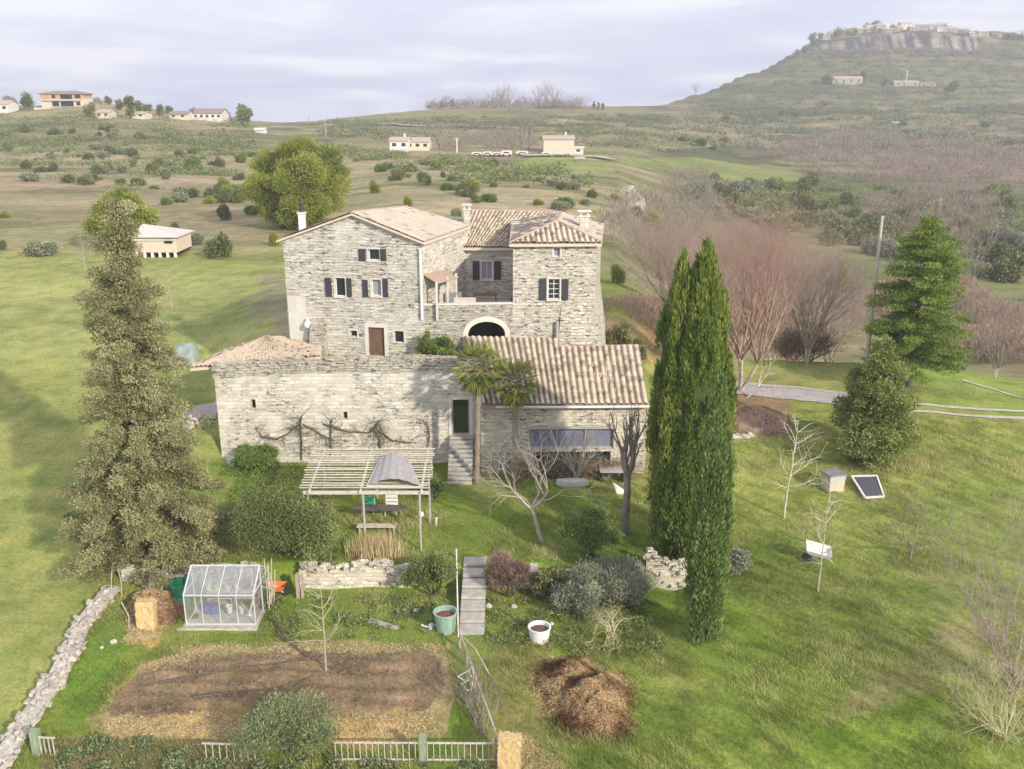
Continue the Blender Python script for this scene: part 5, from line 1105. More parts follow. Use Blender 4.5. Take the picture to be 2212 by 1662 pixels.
for (x, y), hh in (((994,1400), .75), ((1010,1440), .8), ((1026,1495), .9), ((1044,1550), 1.0), ((1074,1640), 1.1)): p = G(x, y); q.append(p+[0, 0, hh]); m = MB(); m.bar(p-[0, 0, .1], p+[0, 0, hh+.03], .09); m.build('post', M['wood_grey'], rl)
m = MB(); m.tube(q, .035, 6); m.build('rail', M['wood_pale'], rl)
m = MB(); p = G(1060,1462); m.tube([q[0], q[0]*.5+p*.5+[0, 0, .35], p], .022, 5); m.build('brace', M['wood_pale'], rl)
for i, (x, y, hh, lb) in enumerate(((182+58,1290,1.5,'thin bent stick at the upper end of the dry stone wall, left one'),(262,1290,1.7,'straight thin stick at the upper end of the dry stone wall, right one'),(278,1360,1.5,'leaning stick left of the straw bale'))):
    p = G(x, y); m = MB(); m.tube([p-[0, 0, .1], p+[.1, 0, hh*.5], p+[.22-.2*i, 0, hh]], .022, 5); tag(m.build('garden_stick', M['wood_pale'], origin=p), lb, 'stick')
# white metal scraps and brushwood by the fence
br = thing('brushwood_pile', 'pile of grey pruned branches stacked against the crooked pole fence', 'brushwood', G(1030,1560)); S = []
for i in range(46):
    y = random.uniform(1490, 1600); x = 1000+(y-1490)*.42+random.uniform(-20, 22); p = G(x, y); grow(S, p, [random.uniform(-.4, .25), .5, .9], 1.0+.7*random.random(), .022, 2, .35, 2, .05, 0, 3, .16)
segmesh('branches', S, M['twig_grey'], br, n=3)
sc_ = thing('wire_chair', 'tangled white metal frame lying on the brushwood by the pole fence', 'metal frame', G(1008,1500)); c_ = G(1012,1505)+[0, 0, .5]
loops = [[(-.45,.0,.5),(0,.05,.75),(.15,0,.5),(-.2,.1,.25),(-.45,0,.5)],[(-.3,-.1,.2),(.05,0,.35),(.2,.1,.05),(0,0,-.2),(-.3,-.1,.2)],[(0,0,.75),(.2,.1,.95),(.22,.1,.3),(.05,0,-.5)],[(-.2,0,-.1),(.1,0,-.25),(.0,.1,-.6)]]
for lp in loops: m = MB(); m.tube([c_+np.array(v) for v in lp], .022, 5); m.build('frame_tube', M['white'], sc_)
# ---------------------------------------------------------------- big trees
def conifer_tan():
    b = G(334, 1206); zt = P(262, 428, b[1])[2]; h = zt-b[2]; t = thing('conifer', 'tall ragged tan olive conifer standing left of the barn', 'conifer', b)
    m = MB(); m.tube([b-[0, 0, .3], b+[0, 0, h*.4], b+[.1, 0, h*.8], b+[.1, 0, h*.99]], [.34, .24, .1, .03], 9); m.build('trunk', M['bark'], t)
    cl = []; S = []
    prof = lambda u: np.interp(u, [0, .06, .2, .36, .5, .62, .72, .84, .93, 1.], [3.0, 3.7, 3.6, 2.6, 2.1, 1.95, 1.6, .85, .5, .12])
    nb = 185
    for i in range(nb):
        u = (i+.5)/nb; u = u**1.08; a = i*2.39996+rng.normal()*.3; L = prof(u)*(.55+.62*rng.random()); z = b[2]+.5+u*(h-.6)
        if rng.random() < .07: L *= 1.2
        dv = np.array([math.cos(a), math.sin(a), 0]); n = max(2, int(L/.42)); p0 = np.array([b[0]+.3*u-.45*u*(1-u)*2, b[1], z]); pr = p0
        for k in range(n):
            f = (k+1)/n; p = p0+dv*L*f+[0, 0, .35*f-1.0*f*f+rng.normal()*.08]+rng.normal(size=3)*.09
            S.append([*pr, *p, .05*(1-f)+.015, .05*(1-f)+.01]); pr = p
            if f > .22: s = (.24+.28*rng.random())*(.6+.5*(1-u)); cl.append([*p, s*1.15, s*1.15, s*.62])
            if f > .35 and rng.random() < .75: p2 = p+rng.normal(size=3)*[.38, .38, .16]; s = .26+.2*rng.random(); cl.append([*p2, s, s, s*.75])
    segmesh('branch', S, M['bark'], t, n=4)
    crown('crown', cl, 270000, .12, .030, M['conifer_tan'], t, out=.8, up=-.12, shell=.6)
conifer_tan()
def cypress(name, label, b, tips, prof, mat, ncl, n, hw):
    """tips: (dx, dy, height, base height): several leaders; prof(u) half width in metres"""
    t = thing(name, label, 'cypress', b); cl = []; V = []; Fq = []
    for (dx, dy, hh, sc_, share) in tips:
        for i in range(int(ncl*share)):
            u = rng.random()**.85; a = rng.random()*2*math.pi; r = prof(u)*sc_*(.74+.26*rng.random())
            if rng.random() < .16: r *= 1.03+.13*rng.random()
            q = min(1, u*1.3); z = b[2]+.25+u*(hh-.5); s = .17+.17*rng.random(); s *= (1-.45*u)
            cl.append([b[0]+dx*q+r*math.cos(a), b[1]+dy*q+r*math.sin(a), z, s, s, (.65+.8*rng.random())*(1-.35*u)])
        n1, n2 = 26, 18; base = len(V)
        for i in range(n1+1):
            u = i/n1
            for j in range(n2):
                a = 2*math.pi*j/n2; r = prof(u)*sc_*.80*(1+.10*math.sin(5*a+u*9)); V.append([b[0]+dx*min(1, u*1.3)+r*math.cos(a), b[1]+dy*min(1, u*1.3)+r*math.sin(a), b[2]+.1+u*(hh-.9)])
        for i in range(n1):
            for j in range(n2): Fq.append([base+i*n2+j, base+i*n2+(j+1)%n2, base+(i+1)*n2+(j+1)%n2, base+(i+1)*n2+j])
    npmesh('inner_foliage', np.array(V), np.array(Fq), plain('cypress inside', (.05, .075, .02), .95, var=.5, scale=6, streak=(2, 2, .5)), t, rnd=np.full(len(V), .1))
    cl = np.array(cl); k = rng.integers(0, len(cl), n); d = unit(rng.normal(size=(n, 3))); cen = np.array([[b[0], b[1]]])
    outv = cl[k, :2]-cen; outv = outv/(np.linalg.norm(outv, axis=1, keepdims=True)+1e-6)
    tz = rng.random(n)*2-1; taper = (1-np.clip(tz, -1, 1))*.5+.15; ang = rng.random(n)*2*math.pi; rr = (.55+.45*rng.random(n))*taper
    Pp = np.stack([cl[k, 0]+np.cos(ang)*rr*cl[k, 3]*1.5, cl[k, 1]+np.sin(ang)*rr*cl[k, 3]*1.5, cl[k, 2]+tz*cl[k, 5]], 1)
    D = np.stack([np.cos(ang)*.22+outv[:, 0]*.15, np.sin(ang)*.22+outv[:, 1]*.15, np.ones(n)], 1)+rng.normal(size=(n, 3))*.17
    cr = rng.random(len(cl)); rn = .5+.6*(cr[k]-.5)+.5*(rng.random(n)-.5)
    leafmesh('crown', Pp, D, .26*(.6+.8*rng.random(n)), .03*(.6+.8*rng.random(n)), rn, mat, t)
    m = MB(); m.tube([b-[0, 0, .3], b+[0, 0, 1.2]], [.28, .2], 8); m.build('trunk', M['bark'], t)
bc = G(1462, 1200); zt = P(1512, 540, bc[1])[2]; hc = zt-bc[2]
pr = lambda u: np.interp(u, [0, .04, .12, .28, .5, .68, .8, .9, .97, 1], [.7, 1.35, 1.95, 2.25, 2.1, 1.7, 1.25, .72, .3, .02])
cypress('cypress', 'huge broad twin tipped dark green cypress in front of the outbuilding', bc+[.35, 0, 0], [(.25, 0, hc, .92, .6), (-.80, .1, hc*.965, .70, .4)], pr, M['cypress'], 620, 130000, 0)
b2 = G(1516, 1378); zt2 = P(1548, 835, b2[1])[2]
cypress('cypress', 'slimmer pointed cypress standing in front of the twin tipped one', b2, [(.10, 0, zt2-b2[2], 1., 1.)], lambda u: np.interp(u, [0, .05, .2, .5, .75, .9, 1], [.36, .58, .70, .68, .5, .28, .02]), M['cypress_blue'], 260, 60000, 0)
def palm(label, bx, Y, cyp, cr_, seed):
    b = GY(bx, Y); c = P(bx+3, cyp, Y); t = thing('palm_tree', label, 'palm', b); m = MB()
    n = 16; pts = [b*(1-i/n)+c*(i/n) for i in range(n+1)]; pts[0] = pts[0]-[0, 0, .2]; m.tube(pts, [.15+.035*(i % 2)+.03*(i > 10) for i in range(n+1)], 9)
    m.build('trunk', plain('hairy palm trunk', (.27, .22, .17), .95, var=.4, scale=9, streak=(2, 2, .6)), t)
    Pp = []; D = []; L = []; W = []; S = []; rn = []
    for i in range(56):
        a = i*2.39996; el = 1.15-2.3*(i/37.)+rng.normal()*.1; d = np.array([math.cos(a)*math.cos(el), math.sin(a)*math.cos(el), math.sin(el)])
        pl = cr_*.55*(.8+.3*rng.random()); hub = c+d*pl+[0, 0, -.1*(1-math.sin(el))]; S.append([*c, *hub, .025, .015])
        sd = np.cross(d, [0, 0, 1.]); sd /= np.linalg.norm(sd)+1e-6; upv = np.cross(sd, d); rv = rng.random()
        for k in range(22):
            g = (k/21-.5)*2.6; v = d*math.cos(g)+sd*math.sin(g)+upv*.12; v = v+[0, 0, -.35*rng.random()]; Pp.append(hub); D.append(v); L.append(cr_*.62*(1-.25*abs(g)/1.3)*(.85+.3*rng.random())); W.append(.04)
            rn.append(np.clip(.55-.3*(el < -.4)+.5*(rv-.5)+.3*rng.normal()*.4+.15, 0, 1))
    leafmesh('fronds', np.array(Pp), np.array(D), np.array(L), np.array(W), np.array(rn), M['palm'], t); segmesh('frond_stalk', S, M['twig_grey'], t, n=4)
    d2 = np.stack([rng.normal(size=1600)*.25, rng.normal(size=1600)*.25, -np.ones(1600)], 1); r = rng.random(1600); an = rng.random(1600)*6.28
    leafmesh('dead_skirt', c+np.stack([np.cos(an)*.3*r, np.sin(an)*.3*r, -.1-.8*rng.random(1600)], 1), d2, .5*(.5+rng.random(1600)), .02, rng.random(1600), M['dry'], t)
palm('left palm with shaggy green fan crown beside the glazed doorway', 1030, 53.7, 788, 1.6, 1)
palm('right palm, a little lower, in front of the outbuilding roof', 1111, 53.4, 822, 1.45, 2)
def layered(name, label, px, py, topy, hw, mat, n, Y=None, lay=26, gap=.8, leaf=.2):
    b, h, m_ = treegeo(px, py, topy, Y); t = thing(name, label, 'conifer', b); w_ = hw*m_; m = MB(); m.tube([b-[0, 0, .3], b+[0, 0, h*.5], b+[0, 0, h*.97]], [.26, .17, .04], 8); m.build('trunk', M['bark'], t)
    prof = lambda u: w_*np.interp(u, [0, .08, .25, .5, .75, .9, 1], [.75, .95, 1, .92, .72, .42, .1]); cl = []; S = []
    for i in range(lay*6):
        u = .10+.88*(int(i/(lay*6)*15)/15+.10*rng.random()); a = i*2.39996+rng.normal()*.2; L = prof(u)*(.6+.5*rng.random()); z = b[2]+u*h; pr_ = np.array([b[0], b[1], z]); k0 = max(2, int(L/.5))
        for k in range(k0):
            f = (k+1)/k0; p = np.array([b[0]+math.cos(a)*L*f, b[1]+math.sin(a)*L*f, z+.25*f-.3*f*f])+rng.normal(size=3)*.07; S.append([*pr_, *p, .04*(1-f)+.012, .03*(1-f)+.01]); pr_ = p
            if f > .25: s = .32+.28*rng.random(); cl.append([*p, s*1.3, s*1.3, s*.34])
    segmesh('branch', S, M['bark'], t, n=3); crown('crown', cl, n, leaf, leaf*.2, mat, t, out=.9, up=.15); return t
layered('cedar', 'bright green layered conifer beside the leaning pole at the right', 1962, 852, 479, 104, M['spruce'], 90000, Y=68., leaf=.17)
def leafy(name, label, px, py, topy, hw, mat, n, leaf=.15, Y=None, cat='tree', nc=60, group=None, base=.12, cr=.30, tr=.2, asp=.34, up=.15, shape=None):
    b, h, m_ = treegeo(px, py, topy, Y); w_ = hw*m_; t = thing(name, label, cat, b, group); S = []
    m = MB(); m.tube([b-[0, 0, .2], b+[0, 0, h*.45]], [tr, tr*.6], 7); m.build('trunk', M['bark'], t)
    cl = clumps(b+[0, 0, h*(base+.45*(1-base))], (w_*.85, w_*.8, h*(1-base)*.52), nc, w_*cr, hemi=False, flat=.8)
    u_ = np.clip((cl[:, 2]-b[2])/h, 0, 1)
    if shape == 'cone': k_ = np.clip(1.28-.92*u_, .2, 1.15)
    elif shape == 'fan': k_ = .72+.42*u_
    else: k_ = np.ones(len(cl))
    cl[:, 0] = b[0]+(cl[:, 0]-b[0])*k_; cl[:, 1] = b[1]+(cl[:, 1]-b[1])*k_
    if shape == 'cone': cl[:, 3:6] *= np.clip(1.25-.7*u_, .5, 1.1)[:, None]
    for c in cl[:14]: S.append([b[0], b[1], b[2]+h*.3, *c[:3], .06, .02])
    segmesh('branch', S, M['bark'], t, n=4); crown('crown', cl, n, leaf, leaf*asp, mat, t, up=up); return t
leafy('evergreen_oak', 'rounded olive green broadleaf tree in front of the cedar at the right', 1876, 1000, 698, 124, M['broad'], 70000, .14, nc=150, cr=.15, base=.0, shape='cone')
leafy('pine_tree', 'large bright green pine spreading on the hillside directly behind the house', 652, 482, 292, 150, M['pine'], 150000, .38, nc=130, cr=.15, Y=128, base=.0, tr=.4, asp=.14, up=.7, shape='fan')
leafy('pine_tree', 'green pine half hidden behind the tip of the tan conifer', 268, 512, 404, 84, M['pine'], 40000, .34, nc=50, cr=.24, Y=112, base=.0, tr=.3, asp=.18, up=.5)
# ---------------------------------------------------------------- bare trees
def sapling(label, px, py, topy, r, mat, lean=(0, 0), up=.06):
    b, h, m_ = treegeo(px, py, topy); t = thing('young_tree', label, 'young tree', b); S = []; p = b-[0, 0, .1]; d = np.array([lean[0], lean[1], 1.]); n = 9
    for i in range(n):
        d2 = unit(d+rng.normal(size=3)*.035); q = p+d2*h/n; S.append([*p, *q, r*(1-.85*i/n), r*(1-.85*(i+1)/n)]); p = q
        if i >= 2:
            for k in range(3):
                a = rng.random()*6.28; v = unit(np.array([math.cos(a), math.sin(a), .25+.5*rng.random()])); grow(S, p, v, h*.30*(1-.6*i/n)*(.6+.7*rng.random()), r*.34, 1, .7, 2, up, 0, 4, .14, None, .6)
    segmesh('trunk', S, mat, t, n=5); return t
bare('bare_fruit_tree', 'old pale bare fruit tree with sprawling crooked branches in the middle of the terrace lawn', 1172, 1170, 965, M['bark_pale'], lev=4, kids=3, spread=.95, r=.15, trunk=.36, upb=.05, lean=(-.3, 0), lf=.76, curl=.14)
bare('bare_fruit_tree', 'grey pollarded bare tree with a thick trunk just left of the twin tipped cypress', 1352, 1150, 905, M['twig_grey'], lev=2, kids=3, spread=.55, r=.27, trunk=.50, upb=.25, lf=.75, curl=.12)
bare('bare_fruit_tree', 'low bare bush tree with upright pale shoots beside the glazed front', 1245, 1045, 925, M['bark_pale'], lev=2, kids=3, spread=.8, r=.06, trunk=.12, upb=.15, multi=3, lf=.72)
sapling('slender whitish bare young tree on the right slope left of the beehive', 1694, 1119, 905, .075, M['bark_white'], (.04, 0))
sapling('small leaning bare sapling next to the white cart', 1767, 1277, 1085, .05, M['bark_white'], (.02, .02))
bare('young_tree', 'dark little bare tree standing in the grass at the right of the white cart', 1966, 1210, 1090, M['twig_grey'], lev=3, kids=3, spread=1.1, r=.07, trunk=.22, upb=.03, lf=.72)
sapling('thin straight sapling growing out of the soil bed in front of the whitish wall', 704, 1452, 1238, .05, M['bark_pale'], (0, 0), up=.05)
bare('dead_bush', 'small pale yellow dead bush in the grass right of the white tub', 1314, 1388, 1308, M['bark_yellow'], lev=3, kids=3, spread=1.1, r=.05, trunk=.15, upb=.02, droop=.1, lf=.7, curl=.25, multi=2)
m = MB(); p = G(1262, 1389); m.tube([p, p+[.35, 0, .08], p+[.5, 0, .6], p+[.58, .05, 1.0]], [.03, .03, .025, .015], 5); tag(m.build('dead_branch', M['bark_yellow'], origin=p), 'bent pale stick poking from the grass left of the yellow dead bush', 'branch')
bare('willow', 'big leafless reddish twigged willow fanning up behind the cypresses', 1600, 842, 500, M['bark_pale'], lev=4, kids=4, spread=.55, r=.17, trunk=.2, Y=67, upb=.14, lf=.66, twigmat=M['twig_red'], multi=3, curl=.1, rf=.5)
bare('willow', 'second leafless pinkish willow right of the big one', 1742, 838, 545, M['bark_pale'], lev=4, kids=4, spread=.65, r=.12, trunk=.15, Y=74, upb=.12, lf=.66, twigmat=M['twig_pink'], multi=3, curl=.1, rf=.5)
bare('willow', 'purplish bare tree behind the tower and left of the twin tipped cypress', 1440, 720, 500, M['bark_pale'], lev=4, kids=4, spread=.6, r=.12, trunk=.15, Y=88, upb=.12, lf=.66, twigmat=M['twig_pink'], multi=3, curl=.1, rf=.5)
for i, (x, y, ty, Y, r_) in enumerate(((1500,640,480,112,.1),(1550,700,505,96,.1),(1650,690,520,100,.12),(1700,740,560,90,.1),(1790,760,590,86,.09),(1390,560,470,130,.1),(1480,560,420,150,.12),(1340,540,455,140,.09),(2010,560,415,170,.15),(2100,560,430,175,.14),(1950,600,470,150,.12),(2150,780,640,100,.09),(2080,770,650,96,.08))):
    lb = ('reddish bare tree %s', 'greyish bare tree %s')[i >= 5] % ('behind the twin tipped cypress, left', 'just behind the two cypress tips', 'in the middle of the red twigged thicket', 'in front part of the red twigged thicket', 'at the right end of the red twigged thicket', 'below the rock ledge', 'on the valley slope above the cypress tips', 'between tower roof and rock ledge', 'big and round, standing above the cedar', 'big and round, right of the cedar top', 'left behind the cedar top', 'low at the right edge beyond the mound', 'on the far side of the green mound')[i]
    bare('bare_tree', lb, x, y, ty, M['bark_pale'], lev=4, kids=3, spread=.7, r=r_, trunk=.12, Y=Y, upb=.1, lf=.68, twigmat=M['twig_red' if i in (1, 2, 3) else 'twig_pink' if i < 6 else 'twig_grey'], multi=3, curl=.12, rf=.55)
bare('fallen_limb', 'pale broken limb arching over the drive beside the big willow', 1612, 850, 755, M['bark_white'], lev=2, kids=2, spread=.9, r=.09, trunk=.3, Y=65.5, upb=-.02, droop=.25, lean=(.9, 0), lf=.8)
bare('bare_bush', 'large spreading bare bush with yellowish twigs at the right edge of the picture', 2190, 1500, 1165, M['twig_pink'], lev=4, kids=3, spread=.75, r=.06, trunk=.05, upb=.08, multi=7, lf=.72, lean=(-.2, .0))
bare('bare_bush', 'lower straggly bare bush in the bottom right corner', 2170, 1600, 1440, M['dry_twig'] if 'dry_twig' in M else M['bark_yellow'], lev=3, kids=3, spread=1.0, r=.04, trunk=.05, upb=.03, multi=6, lf=.72, lean=(-.3, .0))
def vine(label, lines, r=.045):
    S = []; a0, z0 = WB_.uv(*lines[0][0]); t = thing('vine', label, 'vine', WB_.pt(a0, z0, .1))
    for ln in lines:
        q = []
        for (x, y) in ln: a, z = WB_.uv(x, y); q.append(WB_.pt(a, z, .10+.05*random.random()))
        for i in range(len(q)-1):
            n = 5
            for k in range(n):
                p0 = q[i]+(q[i+1]-q[i])*k/n; p1 = q[i]+(q[i+1]-q[i])*(k+1)/n+rng.normal(size=3)*[.03, .01, .03]*(k < n-1); S.append([*p0, *p1, r*(1-.12*i), r*(1-.12*i)])
                for m_ in range(2): grow(S, p1, [rng.normal()*.9, -.25, rng.normal()*.8], .45+.4*rng.random(), r*.35, 1, .7, 2, .02, 0, 3, .2)
    segmesh('stems', S, M['bark'], t, n=4)
vine('old bare vine trained in a sagging line over the left part of the barn wall', [[(653,992),(652,945),(650,915),(653,898)], [(652,912),(627,933),(599,946),(568,943),(553,924)], [(655,915),(690,935),(720,950)]])
vine('bare vine with a long side arm climbing the barn wall behind the pergola', [[(716,985),(716,945),(716,908)], [(700,914),(741,929),(796,934),(821,909)]])
vine('bare vine on the barn wall right behind the tin roof', [[(822,985),(820,950),(808,925),(822,908)], [(820,930),(850,952),(890,955)]])
vine('small dark climbing vine on the barn wall left of the glazed doorway', [[(926,965),(928,935),(922,912)]], .035)
for x, y, ty, lb in ((187,601,508,'thin pale sapling on the left lawn behind the tan conifer, the taller one'),(212,642,590,'short pale sapling on the left lawn beside the taller thin one'),(372,668,588,'thin sapling on the lawn between the tan conifer and the house')): sapling(lb, x, y, ty, .05, M['bark_pale'], (0, 0))
# ---------------------------------------------------------------- bushes near
M['wispy'] = foliage('wispy green', (.10, .14, .06), (.24, .30, .14), (.42, .46, .24), .3)
bush('olive_bush', 'large dense olive green bush between greenhouse and pergola', 'bush', 645, 1238, 1030, 126, M['olive'], 90000, .12, nc=70, Y=44.9, up=.5, aspect=.24)
bush('bush', 'loose yellow green bush left of the garden steps', 'bush', 935, 1318, 1165, 56, M['olive'], 26000, .10, Y=42.6)
bush('bush', 'fresh green laurel bush on the lawn beneath the pollarded tree', 'bush', 1275, 1200, 1062, 68, M['laurel'], 26000, .11, up=.5)
bush('bush', 'small green bush under the right post of the pergola', 'bush', 940, 1085, 1008, 26, M['laurel'], 6000, .12, Y=51.5)
bush('bush', 'green bush leaning against the terrace wall left of the cellar arch', 'bush', 958, 778, 703, 40, M['laurel'], 9000, .14, Y=59.0)
bush('bush', 'yellowish green climber beside the drainpipe of the house', 'bush', 922, 770, 688, 22, M['pine'], 4500, .12, Y=58.9)
bush('bush', 'low green shrubs along the foot of the barn wall left', 'bush', 560, 1020, 962, 66, M['laurel'], 11000, .12, Y=55.8)
bush('bush', 'grey green lavender like bush between rusty bush and cypresses', 'bush', 1330, 1310, 1195, 96, M['shrub_grey'], 34000, .16, aspect=.12, Y=42.3, up=.9)
bush('bush', 'dark green low bush right of the rusty bare one', 'bush', 1190, 1310, 1205, 42, M['shrub'], 9000, .16, Y=42.6)
bush('bush', 'tangled grey green bush hanging over the overgrown wall', 'bush', 1255, 1345, 1225, 60, M['shrub_grey'], 14000, .18, aspect=.14, Y=41.2, up=.7)
bush('bush', 'tall wispy green bush overgrowing the picket fence at the bottom', 'bush', 628, 1655, 1490, 108, M['wispy'], 13000, .17, aspect=.10, Y=30.8, up=.7, nc=44, out=.5)
bush('bush', 'grey round bush at the foot of the slim cypress', 'bush', 1590, 1255, 1175, 44, M['shrub_grey'], 7000, .14, Y=43.8)
bush('bush', 'green weeds behind the retaining wall by the yellowish reeds', 'bush', 705, 1240, 1200, 40, M['olive'], 4000, .1, Y=44.6)
for (x, y, ty, hw, lb) in ((1340,752,685,30,'dark green bushes in the corner right of the tower'), (1375,762,705,22,'low bush behind the ridge of the outbuilding')): bush('bush', lb, 'bush', x, y, ty, hw, M['shrub'], 5000, .16, Y=66.)
bush('dry_bush', 'dense pinkish brown twiggy bush right of the garden steps', 'bush', 1104, 1318, 1150, 54, foliage('rusty twigs', (.16, .105, .08), (.34, .24, .185), (.50, .38, .30), .2), 26000, .26, aspect=.05, Y=42.5, up=.9)
bush('bush', 'dark reddish brown thicket across the drive right of the willow', 'bush', 1745, 800, 668, 78, foliage('brown thicket', (.13, .095, .07), (.28, .21, .15), (.42, .34, .23), .2), 9000, .3, aspect=.08, Y=77)
t = thing('dry_grass_clump', 'tall pale dry reeds below the pergola', 'reeds', G(812, 1205)); n = 1800; b_ = G(812, 1205)
leafmesh('stems', b_+np.stack([rng.normal(size=n)*.55, rng.normal(size=n)*.35, np.zeros(n)-.05], 1), np.stack([rng.normal(size=n)*.12, rng.normal(size=n)*.12, np.ones(n)], 1), .7+.9*rng.random(n), .013, rng.random(n), M['straw'], t)
t = thing('dry_grass_clump', 'dry brown grass and brambles under the glazed front of the outbuilding', 'brambles', GY(1230, 54.4)); n = 5000; b_ = GY(1230, 54.4)
leafmesh('stems', b_+np.stack([rng.normal(size=n)*1.9, rng.normal(size=n)*.3, rng.random(n)*.9], 1), np.stack([rng.normal(size=n), rng.normal(size=n)*.5, .4+.5*rng.random(n)], 1), .3+.5*rng.random(n), .014, rng.random(n), M['dry'], t)
# ---------------------------------------------------------------- things on the slope
g_ = G(1803, 1066); bh = thing('beehive', 'grey wooden beehive box standing on the right slope', 'beehive', g_); q_ = .25
m = MB(); m.box(g_+[0, .5, .42], (1.0, .95, .74), q_); m.build('body', plain('pale hive wood', (.58, .50, .40), var=.15), bh); m = MB(); m.box(g_+[0, .5, .95], (1.06, 1.02, .3), q_); m.build('super', plain('blue grey hive wood', (.46, .46, .48), var=.15), bh)
m = MB(); m.box(g_+[0, .5, 1.14], (1.16, 1.12, .07), q_); m.build('lid', plain('grey hive lid', (.24, .235, .23), .6), bh); m = MB(); m.box(g_+[-.12, -.0, .1], (.5, .06, .06), q_); m.build('entrance', M['dark'], bh)
for sx in (-.35, .35): m = MB(); m.box(g_+[sx, .5, .02], (.1, .9, .1), q_); m.build('foot', M['wood_grey'], bh)
c4 = [G(1838,1043), G(1892,1042), G(1909,1078), G(1868,1080)]; cf = thing('cold_frame', 'dark glazed panel with white frame lying in the grass beside the beehive', 'glazed panel', (c4[0]+c4[2])/2); c4 = [p+[0, 0, z] for p, z in zip(c4, (.42, .42, .14, .14))]
m = MB()
for i in range(4): m.bar(c4[i], c4[(i+1) % 4], .09, .12)
m.build('frame', M['white'], cf); m = MB(); m.slab([p+[0, 0, .0] for p in c4], .04); m.build('panel', glass_mat('dark panel', (.10, .10, .13), .25), cf)
g_ = G(1762, 1212); ct = thing('garden_cart', 'tipped white garden cart with one black wheel on the right slope', 'cart', g_); a = .45
m = MB(); c_ = g_+[.08, 0, .42]; sl_ = np.array([.95, 0, -.28]); sd_ = np.array([0.12, .55, .08])
q = [c_-sl_*.6-sd_*.5+[0, 0, .0], c_+sl_*.6-sd_*.5, c_+sl_*.6+sd_*.5+[0, 0, .18], c_-sl_*.6+sd_*.5+[0, 0, .18]]
q2 = [c_+(p-c_)*1.22+[0, -.1, .26] for p in q]; m.add(q+q2, [(3,2,1,0),(0,1,5,4),(1,2,6,5),(2,3,7,6),(3,0,4,7)]); m.build('tray', M['white'], ct)
m = MB(); m.tube([g_+[-.5, -.12, .24], g_+[-.5, .02, .24]], .25, 16); m.build('wheel', plain('black rubber', (.03, .03, .035), .6), ct)
m = MB(); m.bar(c_+sl_*.6-sd_*.3, g_+[.85, -.2, .02], .04); m.bar(c_+sl_*.6+sd_*.5, g_+[.95, .35, .05], .04); m.build('handle', M['alu'], ct)
pb = GY(1868, 70.); pt = P(1906, 467, 70.); m = MB(); m.tube([pb-[0, 0, .5], pb*.5+pt*.5, pt], [.17, .14, .10], 9); tag(m.build('utility_pole', M['wood_pale'], origin=pb), 'tall pale wooden pole leaning beside the green cedar', 'pole')
m = MB(); c_ = GY(1236, 51.8); c_ = G(1236, 1052)
V = []; 
for k in range(12): V.append(None)
m.lathe((0, 0, 0), [(0, 0), (.42, .02), (.5, .2), (.47, .46), (.3, .52), (0, .53)], 14); v = np.array(m.v)*[2.1, .75, 1.0]; m.v = [tuple(p) for p in v+c_]; tag(m.build('stone_trough', plain('pale greenish stone trough', (.50, .53, .46), .8, var=.15), origin=c_), 'long pale grey green trough lying on the lawn in front of the glazed front', 'trough')
g_ = G(1289, 1028); m = MB(); m.lathe(g_, [(0, 0), (.22, .0), (.24, .07), (.08, .12), (.05, .3), (.02, .42), (0, .43)], 12); tag(m.build('parasol_foot', M['white'], origin=g_), 'small white cone shaped parasol foot on the terrace', 'parasol foot')
g_ = G(1340, 1068); m = MB(); m.add([g_+[-.5, .1, .75], g_+[-.2, 0, -.02], g_+[.32, .05, .0], g_+[.2, .1, .25], g_+[-.5, .18, .75], g_+[-.2, .08, -.02], g_+[.32, .13, .0], g_+[.2, .18, .25]], [(0,1,2,3),(7,6,5,4),(0,4,5,1),(1,5,6,2),(2,6,7,3),(3,7,4,0)]); tag(m.build('board', M['white'], origin=g_), 'white triangular board leaning beside the pollarded tree', 'board')
# dark furniture under the glazed front
g_ = GY(1322, 53.9); mb_ = thing('covered_table', 'dark covered garden table near the right end of the glazed front', 'table', g_); m = MB(); m.box(g_+[0, 0, .75], (1.6, .9, .08)); m.build('table_top', M['metal_sheet'], mb_)
for sx in (-.65, .65): m = MB(); m.box(g_+[sx, 0, .37], (.1, .7, .7)); m.build('leg', M['dark'], mb_)
# tarp pile
g_ = G(398, 782); tp = thing('tarpaulin_pile', 'pile of boards under a grey green tarpaulin behind the barn', 'tarpaulin pile', g_); V = []
for i in range(17):
    for j in range(13):
        x, y = i/16*2-1, j/12*2-1; e = (1-abs(x)**4)*(1-abs(y)**4); V.append(g_+[x*.95, y*1.1+.6, -.1+1.35*e**.5*(1+.22*(vnoise(np.array([x*2.5+5]), np.array([y*2.5+9]), 4)[0]-.5))])
a = np.arange(len(V)).reshape(17, 13); npmesh('tarpaulin', np.array(V), np.stack([a[:-1, :-1], a[1:, :-1], a[1:, 1:], a[:-1, 1:]], -1).reshape(-1, 4), plain('grey green tarp', (.27, .33, .30), .7, var=.3, scale=2), tp, smooth=True)
for k in range(5): m = MB(); m.bar(g_+[-.9+.05*k, -.75+.05*k, 1.0-.2*k], g_+[.75, -.85-.05*k, .55-.12*k], .2, .05); m.build('board', M['wood_grey'], tp)
